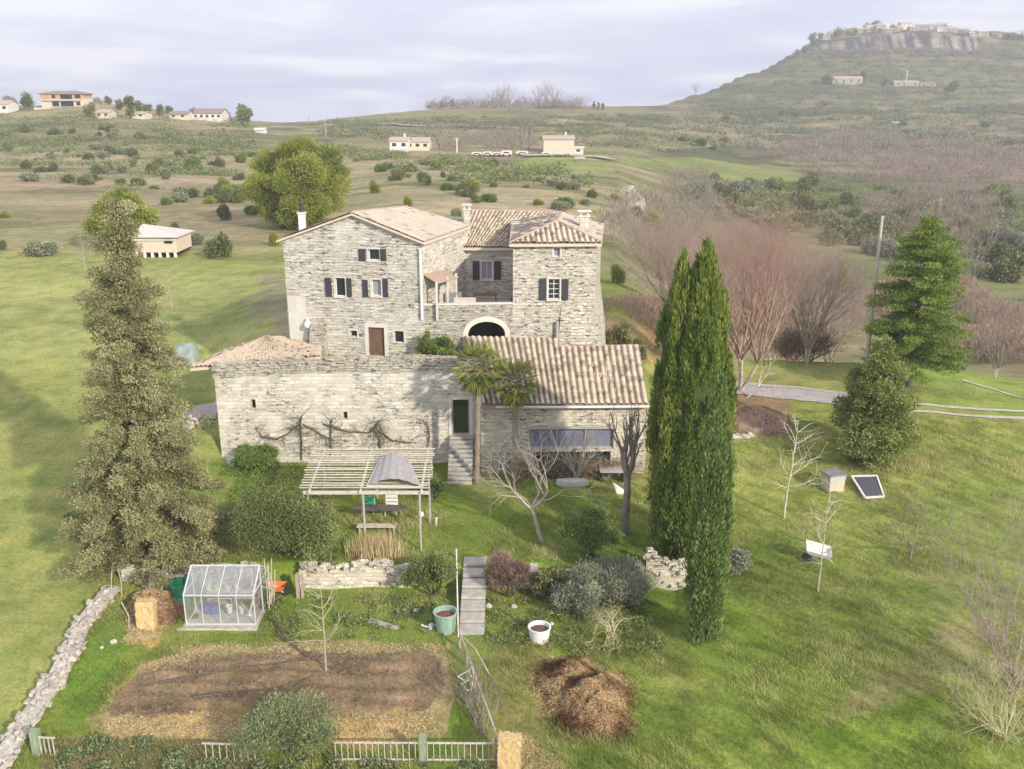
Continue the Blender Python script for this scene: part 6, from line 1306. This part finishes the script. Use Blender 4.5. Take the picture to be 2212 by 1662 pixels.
# ---------------------------------------------------------------- cabin on stilts
cg = G(340, 557); Yc_ = cg[1]; cx0, cx1 = XY(288,540,Yc_)[0], XY(382,540,Yc_)[0]; cb = thing('cabin', 'pinkish cream cabin on short white stilts at the far edge of the left lawn', 'cabin', cg)
zc0, zc1, zc2 = P(340,546,Yc_)[2], P(340,512,Yc_)[2], P(312,483,Yc_+3)[2]; zg = cg[2]
m = MB(); m.box(((cx0+cx1)/2, Yc_+2.6, (zc0+zc1)/2), (cx1-cx0, 5., zc1-zc0)); m.build('wall', M['render_pink'], cb)
xm = XY(312,483,Yc_+3)[0]; m = MB(); o = .35
m.slab([(xm, Yc_+2.6, zc2), (cx1+o, Yc_-.3, zc1+.05), (cx1+o, Yc_+5.4, zc1+.05)], .1); m.slab([(xm, Yc_+2.6, zc2), (cx0-o, Yc_-.3, zc1+.05), (cx1+o, Yc_-.3, zc1+.05)], .1); m.slab([(xm, Yc_+2.6, zc2), (cx0-o, Yc_+5.4, zc1+.05), (cx0-o, Yc_-.3, zc1+.05)], .1); m.slab([(xm, Yc_+2.6, zc2), (cx1+o, Yc_+5.4, zc1+.05), (cx0-o, Yc_+5.4, zc1+.05)], .1)
m.build('roof', plain('whitish pink roof', (.66, .57, .53), .6, var=.1), cb)
m = MB(); m.box(((cx0+cx1)/2, Yc_+.02, zc1-.35), (cx1-cx0+.1, .2, .12)); m.build('beam', M['white'], cb)
m = MB(); m.box((cx1-.9, Yc_+.08, (zc0+zc1)/2+.4), (.9, .1, .55)); m.build('window', M['dark'], cb)
for k in range(6): m = MB(); m.box((cx0+.3+(cx1-cx0-.6)*k/5, Yc_+.25, (zg+zc0)/2-.1), (.28, .28, zc0-zg+.2)); m.build('stilt', M['white'], cb)
m = MB(); m.box(((cx0+cx1)/2, Yc_+2.6, zc0-.15), (cx1-cx0-.1, 4.8, .1)); m.build('floor', M['dark'], cb)
# ---------------------------------------------------------------- far houses
def far(px, py, Y=None):
    g = G(px, py) if Y is None else GY(px, Y)
    if g[1] > 1250: g = GY(px, 425 if px < 620 else 790)
    return g, ppm(g)
M['farwhite'] = plain('white render', (.74, .71, .65), var=.06); M['farcream'] = plain('cream far render', (.68, .62, .50), var=.08); M['farorange'] = plain('raw orange brick', (.56, .36, .24), var=.12)
M['farroof'] = plain('pale tile roof', (.52, .42, .34), var=.12); M['farbrown'] = plain('brown tile roof', (.30, .23, .20), var=.12); M['farstone'] = plain('far stone', (.41, .40, .37), var=.2, scale=.6)
def fh(name, lb, px, py, wpx, hpx, rpx, dpt, wall, roof, group=None, wins=0, rz=0., chim=False, cat='house'):
    g, k = far(px, py); w_, h_, r_ = wpx/k, hpx/k, rpx/k; wl = []
    if wins: 
        for i in range(wins): wl.append(((i+.5)/wins*w_-w_/2, h_*.42, min(1.4, w_/wins*.45), h_*.32))
    return gable_house(name, lb, cat, g+[0, dpt/2, 0], w_, dpt, h_, r_, rz, M[wall], M[roof], group, wl, chim)
g, k = far(135, 219)
g = GY(135, 420); k = ppm(g)
oh = thing('villa', 'large two storey orange brick villa under construction on the left skyline', 'villa', g); w_ = 92/k; hh = 30/k
m = MB(); m.box(g+[0, 5, hh*.25], (w_, 9, hh*.5+1)); m.build('ground_floor', M['farcream'], oh); m = MB(); m.box(g+[0, 5.01, hh*.70], (w_-.05, 9.05, hh*.42)); m.build('upper_floor', M['farorange'], oh)
m = MB(); m.slab([g+[-w_/2-.8, 0, hh*.92], g+[w_/2+.8, 0, hh*.92], g+[w_/2+.8, 10.2, hh*.92], g+[-w_/2-.8, 10.2, hh*.92]], .3); m.add([g+[-w_/2-.8, 0, hh*.92], g+[w_/2+.8, 0, hh*.92], g+[w_*.28, 5, hh*1.12], g+[-w_*.28, 5, hh*1.12], g+[w_/2+.8, 10.2, hh*.92], g+[-w_/2-.8, 10.2, hh*.92]], [(0,1,2,3),(1,4,2),(4,5,3,2),(5,0,3)]); m.build('roof', M['farbrown'], oh)
for (x0, x1, z0, z1) in ((-.24,-.08,.05,.38),(-.04,.26,.05,.38),(.33,.42,.1,.34),(-.23,-.15,.6,.82),(-.03,.24,.55,.84),(.31,.44,.6,.84)):
    m = MB(); m.box(g+[(x0+x1)/2*w_, .47, (z0+z1)/2*hh], ((x1-x0)*w_, .2, (z1-z0)*hh)); m.build('window', M['dark'], oh)
m = MB(); m.box(g+[0, .2, hh*.46], (w_*.9, 1.2, .25)); m.build('balcony', M['farwhite'], oh)
m = MB(); q = [g+[-w_*.6, -2.5, -1.5], g+[w_*.62, -2.8, -1.8], g+[w_*1.1, 0, -2.6]]; 
for a, b in zip(q[:-1], q[1:]): m.bar(a, b, .6, 2.6)
tag(m.build('garden_wall', M['farcream'], origin=q[0]), 'curved pale garden wall below the orange villa', 'wall')
fh('house', 'white house cut off by the left edge of the picture', 2, 245, 34, 20, 7, 9, 'farwhite', 'farroof', wins=2)
fh('house', 'small cream house right below the orange villa', 222, 256, 30, 13, 5, 8, 'farcream', 'farroof', wins=2)
fh('house', 'long low cream house on the left ridge', 289, 256, 44, 10, 4, 9, 'farcream', 'farroof', wins=3)
fh('house', 'white house with brown roof and long terrace on the left ridge', 448, 261, 62, 16, 9, 11, 'farwhite', 'farbrown', wins=5)
fh('house', 'brown house partly behind trees left of the white terrace house', 385, 258, 40, 11, 6, 10, 'farcream', 'farbrown', wins=2)
fh('shed', 'tiny white shed below the skyline left of the big pine', 560, 288, 20, 8, 3, 5, 'farwhite', 'farwhite', cat='shed')
fh('house', 'pale farmhouse with grey wing in the middle distance behind the pine', 862, 326, 40, 22, 6, 10, 'farwhite', 'farroof', wins=2, chim=True)
fh('house', 'lower right half of the pale farmhouse, with long tile roof', 902, 326, 50, 20, 7, 10, 'farcream', 'farroof', wins=3)
fh('house', 'tall cream villa with tile roof on the far green field', 1207, 333, 66, 32, 6, 12, 'farcream', 'farroof', wins=0, chim=True)
g, k = far(1226, 334); 
for i, (dx, z, w_, h_) in enumerate(((-.8,1.2,1.2,2.),(1.6,1.2,1.2,2.),(3.2,4.4,1.2,1.6),(1.2,4.4,1.2,1.6),(-6,5.2,.9,.9))):
    pass
fh('garage', 'small white annex at the right of the tall cream villa', 1249, 334, 22, 14, 2, 6, 'farwhite', 'farwhite', wins=1, cat='annex')
fh('hut', 'dark little field hut below the cream villa', 1253, 351, 18, 8, 3, 5, 'farbrown', 'farroof', cat='hut')
def van(lb, px, py, lpx, hpx, mat='farwhite', cat='trailer', name='trailer'):
    g, k = far(px, py); L_, h_ = lpx/k, hpx/k; t = thing(name, lb, cat, g); m = MB(); y = 1.1
    m.add([g+[-L_/2, -y, .5], g+[L_/2, -y, .5], g+[L_/2, -y, h_*.9], g+[L_/2-.3, -y, h_], g+[-L_/2+.4, -y, h_], g+[-L_/2, -y, h_*.8], g+[-L_/2, y, .5], g+[L_/2, y, .5], g+[L_/2, y, h_*.9], g+[L_/2-.3, y, h_], g+[-L_/2+.4, y, h_], g+[-L_/2, y, h_*.8]],
       [(0,1,2,3,4,5),(11,10,9,8,7,6),(0,6,7,1),(1,7,8,2),(2,8,9,3),(3,9,10,4),(4,10,11,5),(5,11,6,0)]); m.build('body', M[mat], t)
    m = MB(); m.box(g+[0, -y-.02, h_*.68], (L_*.5, .06, h_*.22)); m.build('window', M['glass'], t)
    for sx in (-.3, .3): m = MB(); m.tube([g+[sx*L_, -y-.02, .4], g+[sx*L_, y+.02, .4]], .4, 10); m.build('wheel', M['dark'], t)
for x, l, h_, lb in ((1030,22,9,'leftmost white caravan of the row on the far field'),(1053,20,10,'second caravan of the row on the far field'),(1073,18,9,'third caravan of the row on the far field'),(1094,23,12,'largest white caravan at the right end of the row')): van(lb, x, 338, l, h_, cat='caravan', name='caravan')
van('white pickup with a tall cab alone on the far field', 1128, 336, 26, 9, cat='pickup', name='pickup_truck')
van('white van parked left in front of the cream villa', 1180, 337, 20, 8, cat='van', name='van'); van('pale car parked in the middle in front of the cream villa', 1205, 337, 15, 6, cat='car', name='car'); van('white car parked right in front of the cream villa', 1224, 337, 16, 6, cat='car', name='car')
fh('house', 'low stone house among dark trees halfway up the big hill', 1830, 183, 66, 13, 4, 10, 'farstone', 'farroof', wins=4)
fh('house', 'long pale house behind the mast on the big hill', 1958, 188, 54, 10, 3, 9, 'farstone', 'farroof', wins=3)
fh('house', 'pale farm building right of the long house on the big hill', 2004, 190, 34, 9, 3, 9, 'farstone', 'farbrown', wins=2)
fh('shed', 'lone white shed low on the big hill slope', 1936, 271, 12, 6, 2, 5, 'farwhite', 'farwhite', cat='shed')
for i, (px, by, w_, h_, r_) in enumerate(((1781,79,20,10,2),(1800,79,18,6,2),(1822,74,16,9,3),(1838,72,22,11,3),(1858,70,24,10,3),(1880,68,20,16,4),(1899,69,18,13,3),(1915,70,20,10,3),(1936,70,18,10,3),(1953,70,20,12,3),(1972,70,18,10,3),(1990,72,20,10,3),(2012,74,20,9,3),(2030,74,18,10,3),(2050,75,22,9,3),(2075,77,20,8,3),(2098,79,18,8,3),(2120,80,18,7,3),(2150,82,16,7,2))):
    Y = 1166+ (i*37 % 28); g = GY(px, Y); k = ppm(g); gable_house('village_house', 'old stone house of the hilltop village', 'house', g+[0, 0, 0], w_*1.15/k, 9+i % 4, h_*.85/k, r_/k, (i*0.37) % .5-.25, M[('farstone', 'farwhite', 'farstone', 'farstone')[i % 4]], M['farroof'], 'houses of the hilltop village', [((q-.5)*w_*.5/k, h_*.45/k, 1.1, 1.6) for q in range(2)])
g = GY(1897, 1172); k = ppm(g); m = MB(); m.box(g+[0, 3, 5], (5.5, 5.5, 10)); bt = thing('church_tower', 'square church tower rising above the hilltop village', 'tower', g); m.build('shaft', M['farstone'], bt); m = MB(); m.add([g+[-3., -.1, 10], g+[3., -.1, 10], g+[3., 6.1, 10], g+[-3., 6.1, 10], g+[0, 3, 12]], [(0,1,4),(1,2,4),(2,3,4),(3,0,4)]); m.build('roof', M['farroof'], bt)
def pole(lb, px, py, ty, r=.14, mat='farwhite', Y=None):
    g = G(px, py) if Y is None else GY(px, Y); tz = P(px, ty, g[1])[2]; m = MB(); m.tube([g-[0, 0, .5], [g[0], g[1], tz]], [r, r*.7], 7); m.bar([g[0]-1., g[1], tz-.6], [g[0]+1., g[1], tz-.6], .12); tag(m.build('utility_pole', M[mat], origin=g), lb, 'pole')
pole('thin pole left of the pale farmhouse against the hill', 704, 299, 257, .2, 'wood_grey'); pole('white pole right of the pale farmhouse', 987, 330, 298, .3); pole('tall white mast on the big hill beside the long house', 1956, 189, 152, .5); pole('short pale pole in the bushes under the big hill', 2026, 480/1.0-8, 428, .25, 'wood_pale')
pole('wooden pole on the far left ridge skyline', 668, 268, 250, .25, 'wood_grey')
# skyline trees
M['th_twig'] = plain('hazy twigs', (.34, .29, .25), var=.2, scale=2)
def fartree(kind, px, py, ty, hw, lb, group=None, Y=None, n=1500):
    g = G(px, py) if Y is None else GY(px, Y); k = ppm(g); h = (P(px, ty, g[1])[2]-g[2])*(.98 if kind == 'bare' else 1.05); w_ = hw/k*1.15
    if kind == 'bare':
        t = thing('bare_tree', lb, 'tree', g, group); S = []; 
        m = MB(); m.tube([g-[0, 0, .5], g+[0, 0, h*.5]], [h*.03, h*.015], 5); m.build('trunk', M['twig_grey'], t)
        for q in range(7):
            a = q*.9+rng.random(); grow(S, g+[0, 0, h*.22], [math.cos(a)*w_/h*1.0, math.sin(a)*w_/h*1.0, .9], h*.5, h*.02, 3, .5, 3, .1, 0, 3, .1)
        segmesh('crown', S, M['th_twig'], t, n=3)
    else:
        t = thing('green_tree', lb, 'tree', g, group); m = MB(); m.tube([g-[0, 0, .5], g+[0, 0, h*.4]], [h*.03, h*.02], 5); m.build('trunk', M['bark'], t)
        cl = clumps(g+[0, 0, h*.5], (w_*.8, w_*.8, h*.45), 14, w_*.4, hemi=False, flat=1.); crown('crown', cl, n, h*.10, h*.035, M[kind], t, up=.2)
    return t
for i, (x, ty, hw) in enumerate(((1008,222,9),(1022,208,14),(1040,214,12),(1068,200,13),(1084,194,11),(1100,196,12),(1118,210,12),(1138,212,10),(1164,196,12),(1180,190,13),(1196,194,12),(1212,206,10),(1232,212,9),(1263,211,11))):
    fartree('bare', x, 239, ty, hw, 'leafless grey tree in the row on the middle skyline', 'bare trees along the middle skyline', Y=790)
for x, ty in ((955,214),(962,222),(978,212),(1283,219),(1293,220),(1302,222)): fartree('cypress', x, 238, ty, 3, 'thin dark cypress on the middle skyline', 'slim cypresses on the skyline', Y=790, n=500)
fartree('bare', 1503, 206, 184, 9, 'lone round bare tree on the skyline where the big hill starts'); fartree('bare', 1130, 327, 258, 7, 'tall tan bare poplar left of the cream villa'); fartree('bare', 1142, 327, 262, 6, 'second tan bare poplar just left of the cream villa'); fartree('bare', 1095, 325, 275, 10, 'bare tree above the caravans'); fartree('bare', 950, 335, 280, 16, 'bare tree at the right end of the pale farmhouse')
for x, y, ty, hw, lb in ((282,256,204,9,'tall dark green tree on the left ridge right of the orange villa'),(195,252,224,13,'dark round tree below the orange villa'),(526,272,229,18,'tall dark rounded tree alone on the left skyline'),(60,232,203,16,'bushy tree left of the orange villa'),(20,228,205,14,'green tree at the far left skyline'),(210,222,205,7,'small tree right beside the orange villa'),(235,226,208,9,'second small tree right of the orange villa'),(318,246,222,10,'green tree between the ridge houses'),(345,250,228,10,'rounded green tree on the ridge in the middle of the houses'),(365,248,230,8,'little ridge tree left of the brown roof'),(258,238,214,9,'green ridge tree above the long low house'),(490,258,244,9,'small tree right of the white terrace house'),(300,240,218,9,'ridge tree right of the tall dark one'),(420,252,236,10,'low tree behind the white terrace house')):
    fartree('shrub', x, y, ty, hw, lb)
for x, y, ty, hw, lb in ((1788,183,156,10,'dark tree left of the low stone house on the big hill'),(1862,180,152,9,'dark pointed tree right of the low stone house on the big hill'),(1846,176,158,9,'dark tree behind the low stone house on the big hill'),(2058,204,172,9,'dark slender tree at the right end of the hill houses'),(2045,203,186,9,'low dark tree beside the slender one on the big hill'),(1910,186,168,4,'slim dark tree between the two hill houses'),(1740,112,98,9,'bush on the left shoulder of the cliff'),(1722,122,108,7,'lower bush on the left shoulder of the cliff')):
    fartree('shrub', x, y, ty, hw, lb, n=900)
for i, (x, ty, hw) in enumerate(((1812,60,8),(1870,50,9),(1890,44,10),(1926,52,8),(1945,54,8),(1962,50,8),(1984,52,9),(2004,56,8),(2022,52,12),(2040,52,12),(2060,56,12),(2085,62,9),(2108,68,8),(2134,70,14),(2158,74,12),(2190,78,12),(2206,80,10))):
    fartree('shrub', x, 80, ty, hw, 'dark green tree between the hilltop village houses', 'trees in the hilltop village', Y=1180+(i % 3)*9, n=700)
for i in range(30):
    x = 1755+i*15.5+random.uniform(-6, 6); fartree('shrub', x, 84, 66+6*random.random()-(6 if 1800 < x < 2060 else 0), random.uniform(7, 12), 'low green tree along the edge of the village cliff', 'trees on the cliff edge', Y=1160+(i % 4)*3, n=500)
# ---------------------------------------------------------------- scrub: single bushes one can count
protos = []
for i in range(6):
    cl = clumps((0, 0, .38), (.85, .85, .55), 9, .34); cl[:, 2] = np.maximum(cl[:, 2], .1)
    matn = ('shrub', 'pine', 'shrub_grey', 'shrub', 'laurel', 'olive')[i]
    protos.append(crown('shrub', cl, 2600, .12, .045, M[matn], origin=(0, 0, 0), up=.15)); protos[-1].rotation_euler.z = i
used = [False]*6
def shrub(px, py, wpx, hpx, lb, k=None, group=None, cat='shrub'):
    g = G(px, py); s = wpx/ppm(g)/2; sz = hpx/ppm(g); k = random.randrange(6) if k is None else k
    if used[k]: o = protos[k].copy(); COL.objects.link(o)
    else: o = protos[k]; used[k] = True
    for a in ('label', 'category', 'group'):
        if a in o: del o[a]
    o.location = g-[0, 0, .05*sz]; o.scale = (s*random.uniform(.8, 1.15), s*random.uniform(.7, 1.2), sz*random.uniform(.8, 1.05)); o.rotation_euler = (0, 0, random.random()*6.28); return tag(o, lb, cat, group)
for x, y, w_, h_, k, lb in ((95,551,82,50,2,'round grey green bush at the far edge of the left lawn'),(476,556,60,66,0,'dark green bush on the lawn right of the cabin'),(425,528,44,34,2,'greyish bush just right of the cabin'),(590,530,32,40,1,'bush on the lawn right beside the house corner'),(8,540,26,28,3,'brownish bush at the left picture edge'),(12,470,34,20,1,'bright green bush at the left edge on the dry hillside'),(985,482,32,50,2,'tall grey green bush rising behind the house roof'),(375,505,26,30,0,'bush behind the right end of the cabin roof'),(486,476,28,38,0,'upright dark green bush on the slope above the lawn'),(452,440,30,22,1,'yellowish bush left of the big pine'),(880,446,26,28,1,'small round green bush above the gable roof'),(808,418,34,30,1,'yellow green bush right of the big pine'),(1818,640,42,76,1,'bright green upright bush between the willow and the pole'),(1822,590,34,40,4,'top of a second green bush behind the willow'),(1330,612,44,44,1,'green bush right of the tower by the lawn edge'),(2175,755,30,50,0,'dark bush on the far bank at the right edge'),(1405,500,60,50,1,'green bush mass below the rock ledge'),(1375,470,34,30,4,'green bush at the foot of the rock ledge'),(1210,455,48,30,2,'wide grey green bush above the wing roof'),(2110,1075/1.0-330,30,24,0,'little bush on the slope at the right')):
    shrub(x, y, w_, h_, lb, k)
def scatter(poly, n, wr, lb, group, ks, asp=.6):
    xs = [p[0] for p in poly]; ys = [p[1] for p in poly]; c = 0; tries = 0
    while c < n and tries < 5000:
        tries += 1; x, y = random.uniform(min(xs), max(xs)), random.uniform(min(ys), max(ys))
        if not inpoly(np.array([x]), np.array([y]), poly)[0]: continue
        if random.random() > 2.2*(fbm(np.array([x/70.]), np.array([y/22.]), 91)[0]-.22): continue
        pers = (y-215)/200.; w_ = random.uniform(*wr)*(.35+pers*.8); k = random.choice(ks); shrub(x, y, w_, w_*asp*random.uniform(.8, 1.3), '%s %s' % ('%s %s' % ('wide' if w_ > (wr[0]+wr[1])*.35 else 'small', ('dark green', 'yellow green', 'grey green', 'dull green', 'fresh green', 'olive green')[k]), lb), k, group); c += 1
scatter([(-20,275),(520,275),(560,330),(520,440),(500,480),(180,400),(-20,400)], 95, (16,42), 'shrub scattered over the dry left hillside', 'shrubs on the left hillside', (0,0,2,3,4,2))
scatter([(440,330),(520,330),(560,500),(440,420)], 14, (20,40), 'shrub near the foot of the big pine', 'shrubs by the pine', (1,1,4,0))
scatter([(700,320),(1000,350),(1250,380),(1340,440),(1300,480),(1010,440),(820,380)], 60, (16,42), 'shrub on the dry slope behind the farmhouse roofs', 'shrubs behind the farmhouse', (0,2,3,4,1))
scatter([(1450,380),(1800,410),(2212,440),(2212,620),(1900,560),(1500,470)], 105, (24,60), 'shrub in the scrubby valley on the right', 'shrubs in the right valley', (0,3,3,5,2))
scatter([(1500,240),(2212,200),(2212,330),(1450,340)], 30, (20,50), 'shrub dotted over the lower slope of the big hill', 'shrubs on the big hill', (0,3,2), .5)
# ---------------------------------------------------------------- bare thickets that read as one mass
def thicket(name, lb, poly, n, mat, h, leaf, w_=.05, seed=0, fz=.5, thr=.38, Yr=None):
    c = np.array([G(*p) for p in poly]); lo, hi = c.min(0), c.max(0)
    if Yr: lo[1], hi[1] = Yr; lo[0] = min((p[0]-CX)/F*Yr[1] for p in poly); hi[0] = max((p[0]-CX)/F*Yr[1] for p in poly); c = c*0+(lo+hi)/2; poly = [(-999,-999),(3000,-999),(3000,3000),(-999,3000)]
    X = lo[0]+rng.random(n*5)*(hi[0]-lo[0]); Y = lo[1]+rng.random(n*5)*(hi[1]-lo[1]); Z = H(X, Y)
    px, py = proj(X, Y, Z); nx = (fbm(X/8, Y/12, 61+seed)-.5)*90; d = fbm(X/9, Y/9, 70+seed)
    k = inpoly(px+nx, py+nx*.25, poly) & (rng.random(len(X)) < np.clip((d-thr)*5, 0, 1)); k[np.nonzero(k)[0][n:]] = False
    X, Y, Z, d = X[k], Y[k], Z[k], d[k]; hh = h*np.clip((d-.3)*3, .2, 1.3)*(.75+.5*fbm(X/3, Y/3, 5)); u = rng.random(len(X))
    D = np.stack([rng.normal(size=len(X))*fz, rng.normal(size=len(X))*fz, np.ones(len(X))], 1)
    o = leafmesh(name, np.stack([X, Y, Z+hh*u*.8], 1), D, leaf*(.5+rng.random(len(X))), w_, .45*u+.55*rng.random(len(X)), mat, origin=c.mean(0)); return tag(o, lb, None, kind='stuff')
M['th_pink'] = foliage('pinkish thicket', (.20, .135, .11), (.36, .25, .20), (.48, .36, .28), .2)
M['th_grey'] = foliage('greyish thicket', (.17, .14, .115), (.31, .26, .21), (.42, .36, .28), .2)
M['th_green'] = foliage('green scrub', (.08, .11, .04), (.20, .24, .095), (.35, .38, .16), .2)
thicket('thicket', None, [(1330,530),(1440,490),(1620,520),(1850,620),(1850,690),(1700,740),(1570,720),(1440,640),(1340,600)], 26000, M['th_grey'], 2.6, .6, .03)
thicket('thicket', None, [(1290,470),(1500,360),(1560,400),(1580,480),(1440,520),(1310,540)], 26000, M['th_grey'], 4., 1., .05, 1)
thicket('thicket', None, [(1860,450),(2100,400),(2160,470),(2100,540),(1950,540),(1870,500)], 24000, M['th_grey'], 7., 1.2, .06, 2)
thicket('thicket', None, [(1640,335),(1800,285),(2230,330),(2230,395),(1950,400),(1760,385)], 30000, M['th_grey'], 5., 1.9, .11, 3)
thicket('thicket', None, [(1850,690),(1960,560),(2100,620),(2240,720),(2240,800),(2040,780)], 26000, M['th_pink'], 3.2, .8, .04, 4)
M['th_dark'] = foliage('dark scrub', (.075, .10, .045), (.18, .215, .095), (.30, .33, .16), .2)
M['th_fuzz'] = foliage('fine pinkish twigs', (.22, .17, .135), (.38, .305, .25), (.52, .44, .36), .3)
thicket('thicket', None, [(1310,520),(1440,480),(1620,500),(1800,560),(1870,640),(1860,720),(1700,770),(1570,760),(1440,660),(1330,610)], 110000, M['th_fuzz'], 4.2, .6, .016, 14, fz=1.6)
thicket('thicket', None, [(930,236),(1250,236),(1250,241),(930,243)], 9000, M['th_grey'], 9., 2.2, .14, 15, fz=1.2, Yr=(770, 800))
thicket('scrub', None, [(1500,235),(1640,170),(1760,112),(2230,112),(2230,345),(1700,330),(1450,320)], 60000, M['th_dark'], 2.6, 1.8, .32, 16, thr=.47, fz=2.)
thicket('scrub', None, [(700,262),(1450,250),(1500,330),(1300,320),(1000,300),(700,300)], 26000, M['th_dark'], 1.8, 1.3, .22, 17, thr=.48, fz=2.)
thicket('scrub', None, [(-20,250),(540,262),(560,330),(0,330)], 16000, M['th_dark'], 1.8, .9, .15, 18, thr=.46, fz=2.)
thicket('thicket', None, [(1660,100),(2230,120),(2230,135),(1650,125)], 12000, M['th_grey'], 5., 2., .3, 19, fz=1.6)
thicket('scrub', None, [(1560,400),(1850,400),(2230,430),(2230,600),(2050,620),(1900,540),(1560,470)], 44000, M['th_green'], 2.6, .8, .14, 5, thr=.44, fz=1.6)
thicket('scrub', None, [(1450,440),(1560,400),(1700,460),(1600,520),(1460,500)], 9000, M['th_green'], 1.5, .7, .07, 6)
thicket('scrub', None, [(680,310),(820,330),(1010,350),(1230,370),(1300,410),(1100,400),(900,385),(760,345)], 24000, M['th_green'], 2.2, .8, .13, 7, thr=.44, fz=2.)
thicket('scrub', None, [(0,300),(520,300),(520,380),(300,420),(0,370)], 14000, M['th_green'], 1.3, .7, .13, 8, thr=.47, fz=2.)
thicket('thicket', None, [(945,305),(1150,290),(1165,326),(950,332)], 7000, M['th_grey'], 4., 1.4, .08, 9)
thicket('thicket', None, [(1290,660),(1420,650),(1500,740),(1400,800),(1310,745)], 9000, M['th_pink'], 1.0, .4, .02, 10)
# ---------------------------------------------------------------- grass blades on the near ground
def weeds(poly, n, mat, leaf=.14, h=.35):
    c = np.array([G(*p) for p in poly]); lo, hi = c.min(0), c.max(0); X = lo[0]+rng.random(n*4)*(hi[0]-lo[0]); Y = lo[1]+rng.random(n*4)*(hi[1]-lo[1]); Z = H(X, Y)
    px, py = proj(X, Y, Z); d = fbm(X/.7, Y/.7, 171, 3); e = fbm(X/3, Y/3, 172); k = inpoly(px+(e-.5)*80, py+(e-.5)*30, poly) & (rng.random(len(X)) < np.clip((d-.48)*8, 0, 1)); k[np.nonzero(k)[0][n:]] = False
    X, Y, Z, d = X[k], Y[k], Z[k], d[k]; D = np.stack([rng.normal(size=len(X)), rng.normal(size=len(X)), .5+.5*rng.random(len(X))], 1)
    tag(leafmesh('weeds', np.stack([X, Y, Z+h*rng.random(len(X))*np.clip((d-.45)*5, .1, 1)], 1), D, leaf*(.5+rng.random(len(X))), leaf*.22, rng.random(len(X)), mat, origin=c.mean(0)), kind='stuff')
weeds([(100,1590),(330,1600),(430,1620),(560,1660),(500,1720),(60,1720)], 7000, M['wispy'], .15, .25)
weeds([(560,1640),(1070,1650),(1070,1720),(560,1720)], 9000, M['wispy'], .15, .25)
weeds([(560,1290),(930,1290),(960,1390),(600,1380)], 5000, M['olive'], .12, .25)
weeds([(1050,1300),(1400,1300),(1450,1420),(1060,1400)], 7000, M['olive'], .13, .3)
weeds([(480,1010),(700,1010),(640,1100),(500,1160)], 5000, M['laurel'], .12, .3)
def grass():
    n = 560000; Y = 26+rng.random(n)**.8*42; X = (rng.random(n)-.5)*2*(Y*.64+2); Z = H(X, Y); px, py = proj(X, Y, Z)
    nx = (fbm(X, Y, 61)-.5)*40
    bad = inpoly(px+nx, py+nx*.4, [(215,1540),(300,1440),(430,1400),(690,1395),(950,1405),(975,1490),(900,1590),(700,1610),(430,1600),(225,1595)])
    bad |= inpoly(px, py, [(985,1205),(1055,1205),(1055,1378),(992,1378)]) | inpoly(px, py, [(400,1275),(560,1275),(566,1370),(400,1370)]) | inpoly(px, py, [(1560,820),(2300,870),(2300,915),(1960,895),(1560,880)])
    bad |= ((Y > 57) & (px > 440) & (px < 1400)) | ((Y > 43) & (Y < 44.1) & (px > 265) & (px < 1480)) | (inpoly(px, py, [(900,1378),(1090,1378),(1110,1700),(1000,1700)]) & (rng.random(n) < .5))
    short = inpoly(px, py, [(-400,500),(620,500),(620,1000),(250,1250),(130,1420),(-30,1690),(-700,1690)]); bad |= short & (rng.random(n) < .75)
    k = ~bad; X, Y, Z, px, py, short = X[k], Y[k], Z[k], px[k], py[k], short[k]; n = len(X)
    tall = fbm(X/2.2, Y/2.2, 81); L = np.where(short, .07, .10+.42*np.clip(tall-.35, 0, 1)*1.3)*(.5+rng.random(n)); w_ = .011+.006*rng.random(n)
    D = np.stack([-.35+rng.normal(size=n)*.45, rng.normal(size=n)*.45+.1, np.ones(n)], 1); D = unit(D)
    Wv = unit(np.cross(D, rng.normal(size=(n, 3))))*w_[:, None]; Pp = np.stack([X, Y, Z-.02], 1)
    V = np.stack([Pp-Wv, Pp+Wv, Pp+D*L[:, None]], 1).reshape(-1, 3); g = fbm(X/6, Y/6, 83)
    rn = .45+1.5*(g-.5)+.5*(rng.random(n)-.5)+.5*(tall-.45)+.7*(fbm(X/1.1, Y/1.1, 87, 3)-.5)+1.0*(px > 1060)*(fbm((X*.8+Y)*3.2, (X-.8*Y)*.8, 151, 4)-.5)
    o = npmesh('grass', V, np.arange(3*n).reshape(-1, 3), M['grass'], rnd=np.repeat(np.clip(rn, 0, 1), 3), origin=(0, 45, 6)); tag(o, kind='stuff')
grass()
# ---------------------------------------------------------------- air
m = MB(); m.box((0, 940, (170-50)/2.), (7600, 1960, 220)); mt, ntv, outv_ = newmat('haze')
pv = nn(ntv, 'ShaderNodeVolumePrincipled'); pv.inputs['Color'].default_value = (.84, .86, .94, 1); pv.inputs['Density'].default_value = .00036; ntv.links.new(pv.outputs[0], outv_.inputs['Volume'])
hz = m.build('haze', mt, origin=(0, 940, 60)); tag(hz, kind='stuff')
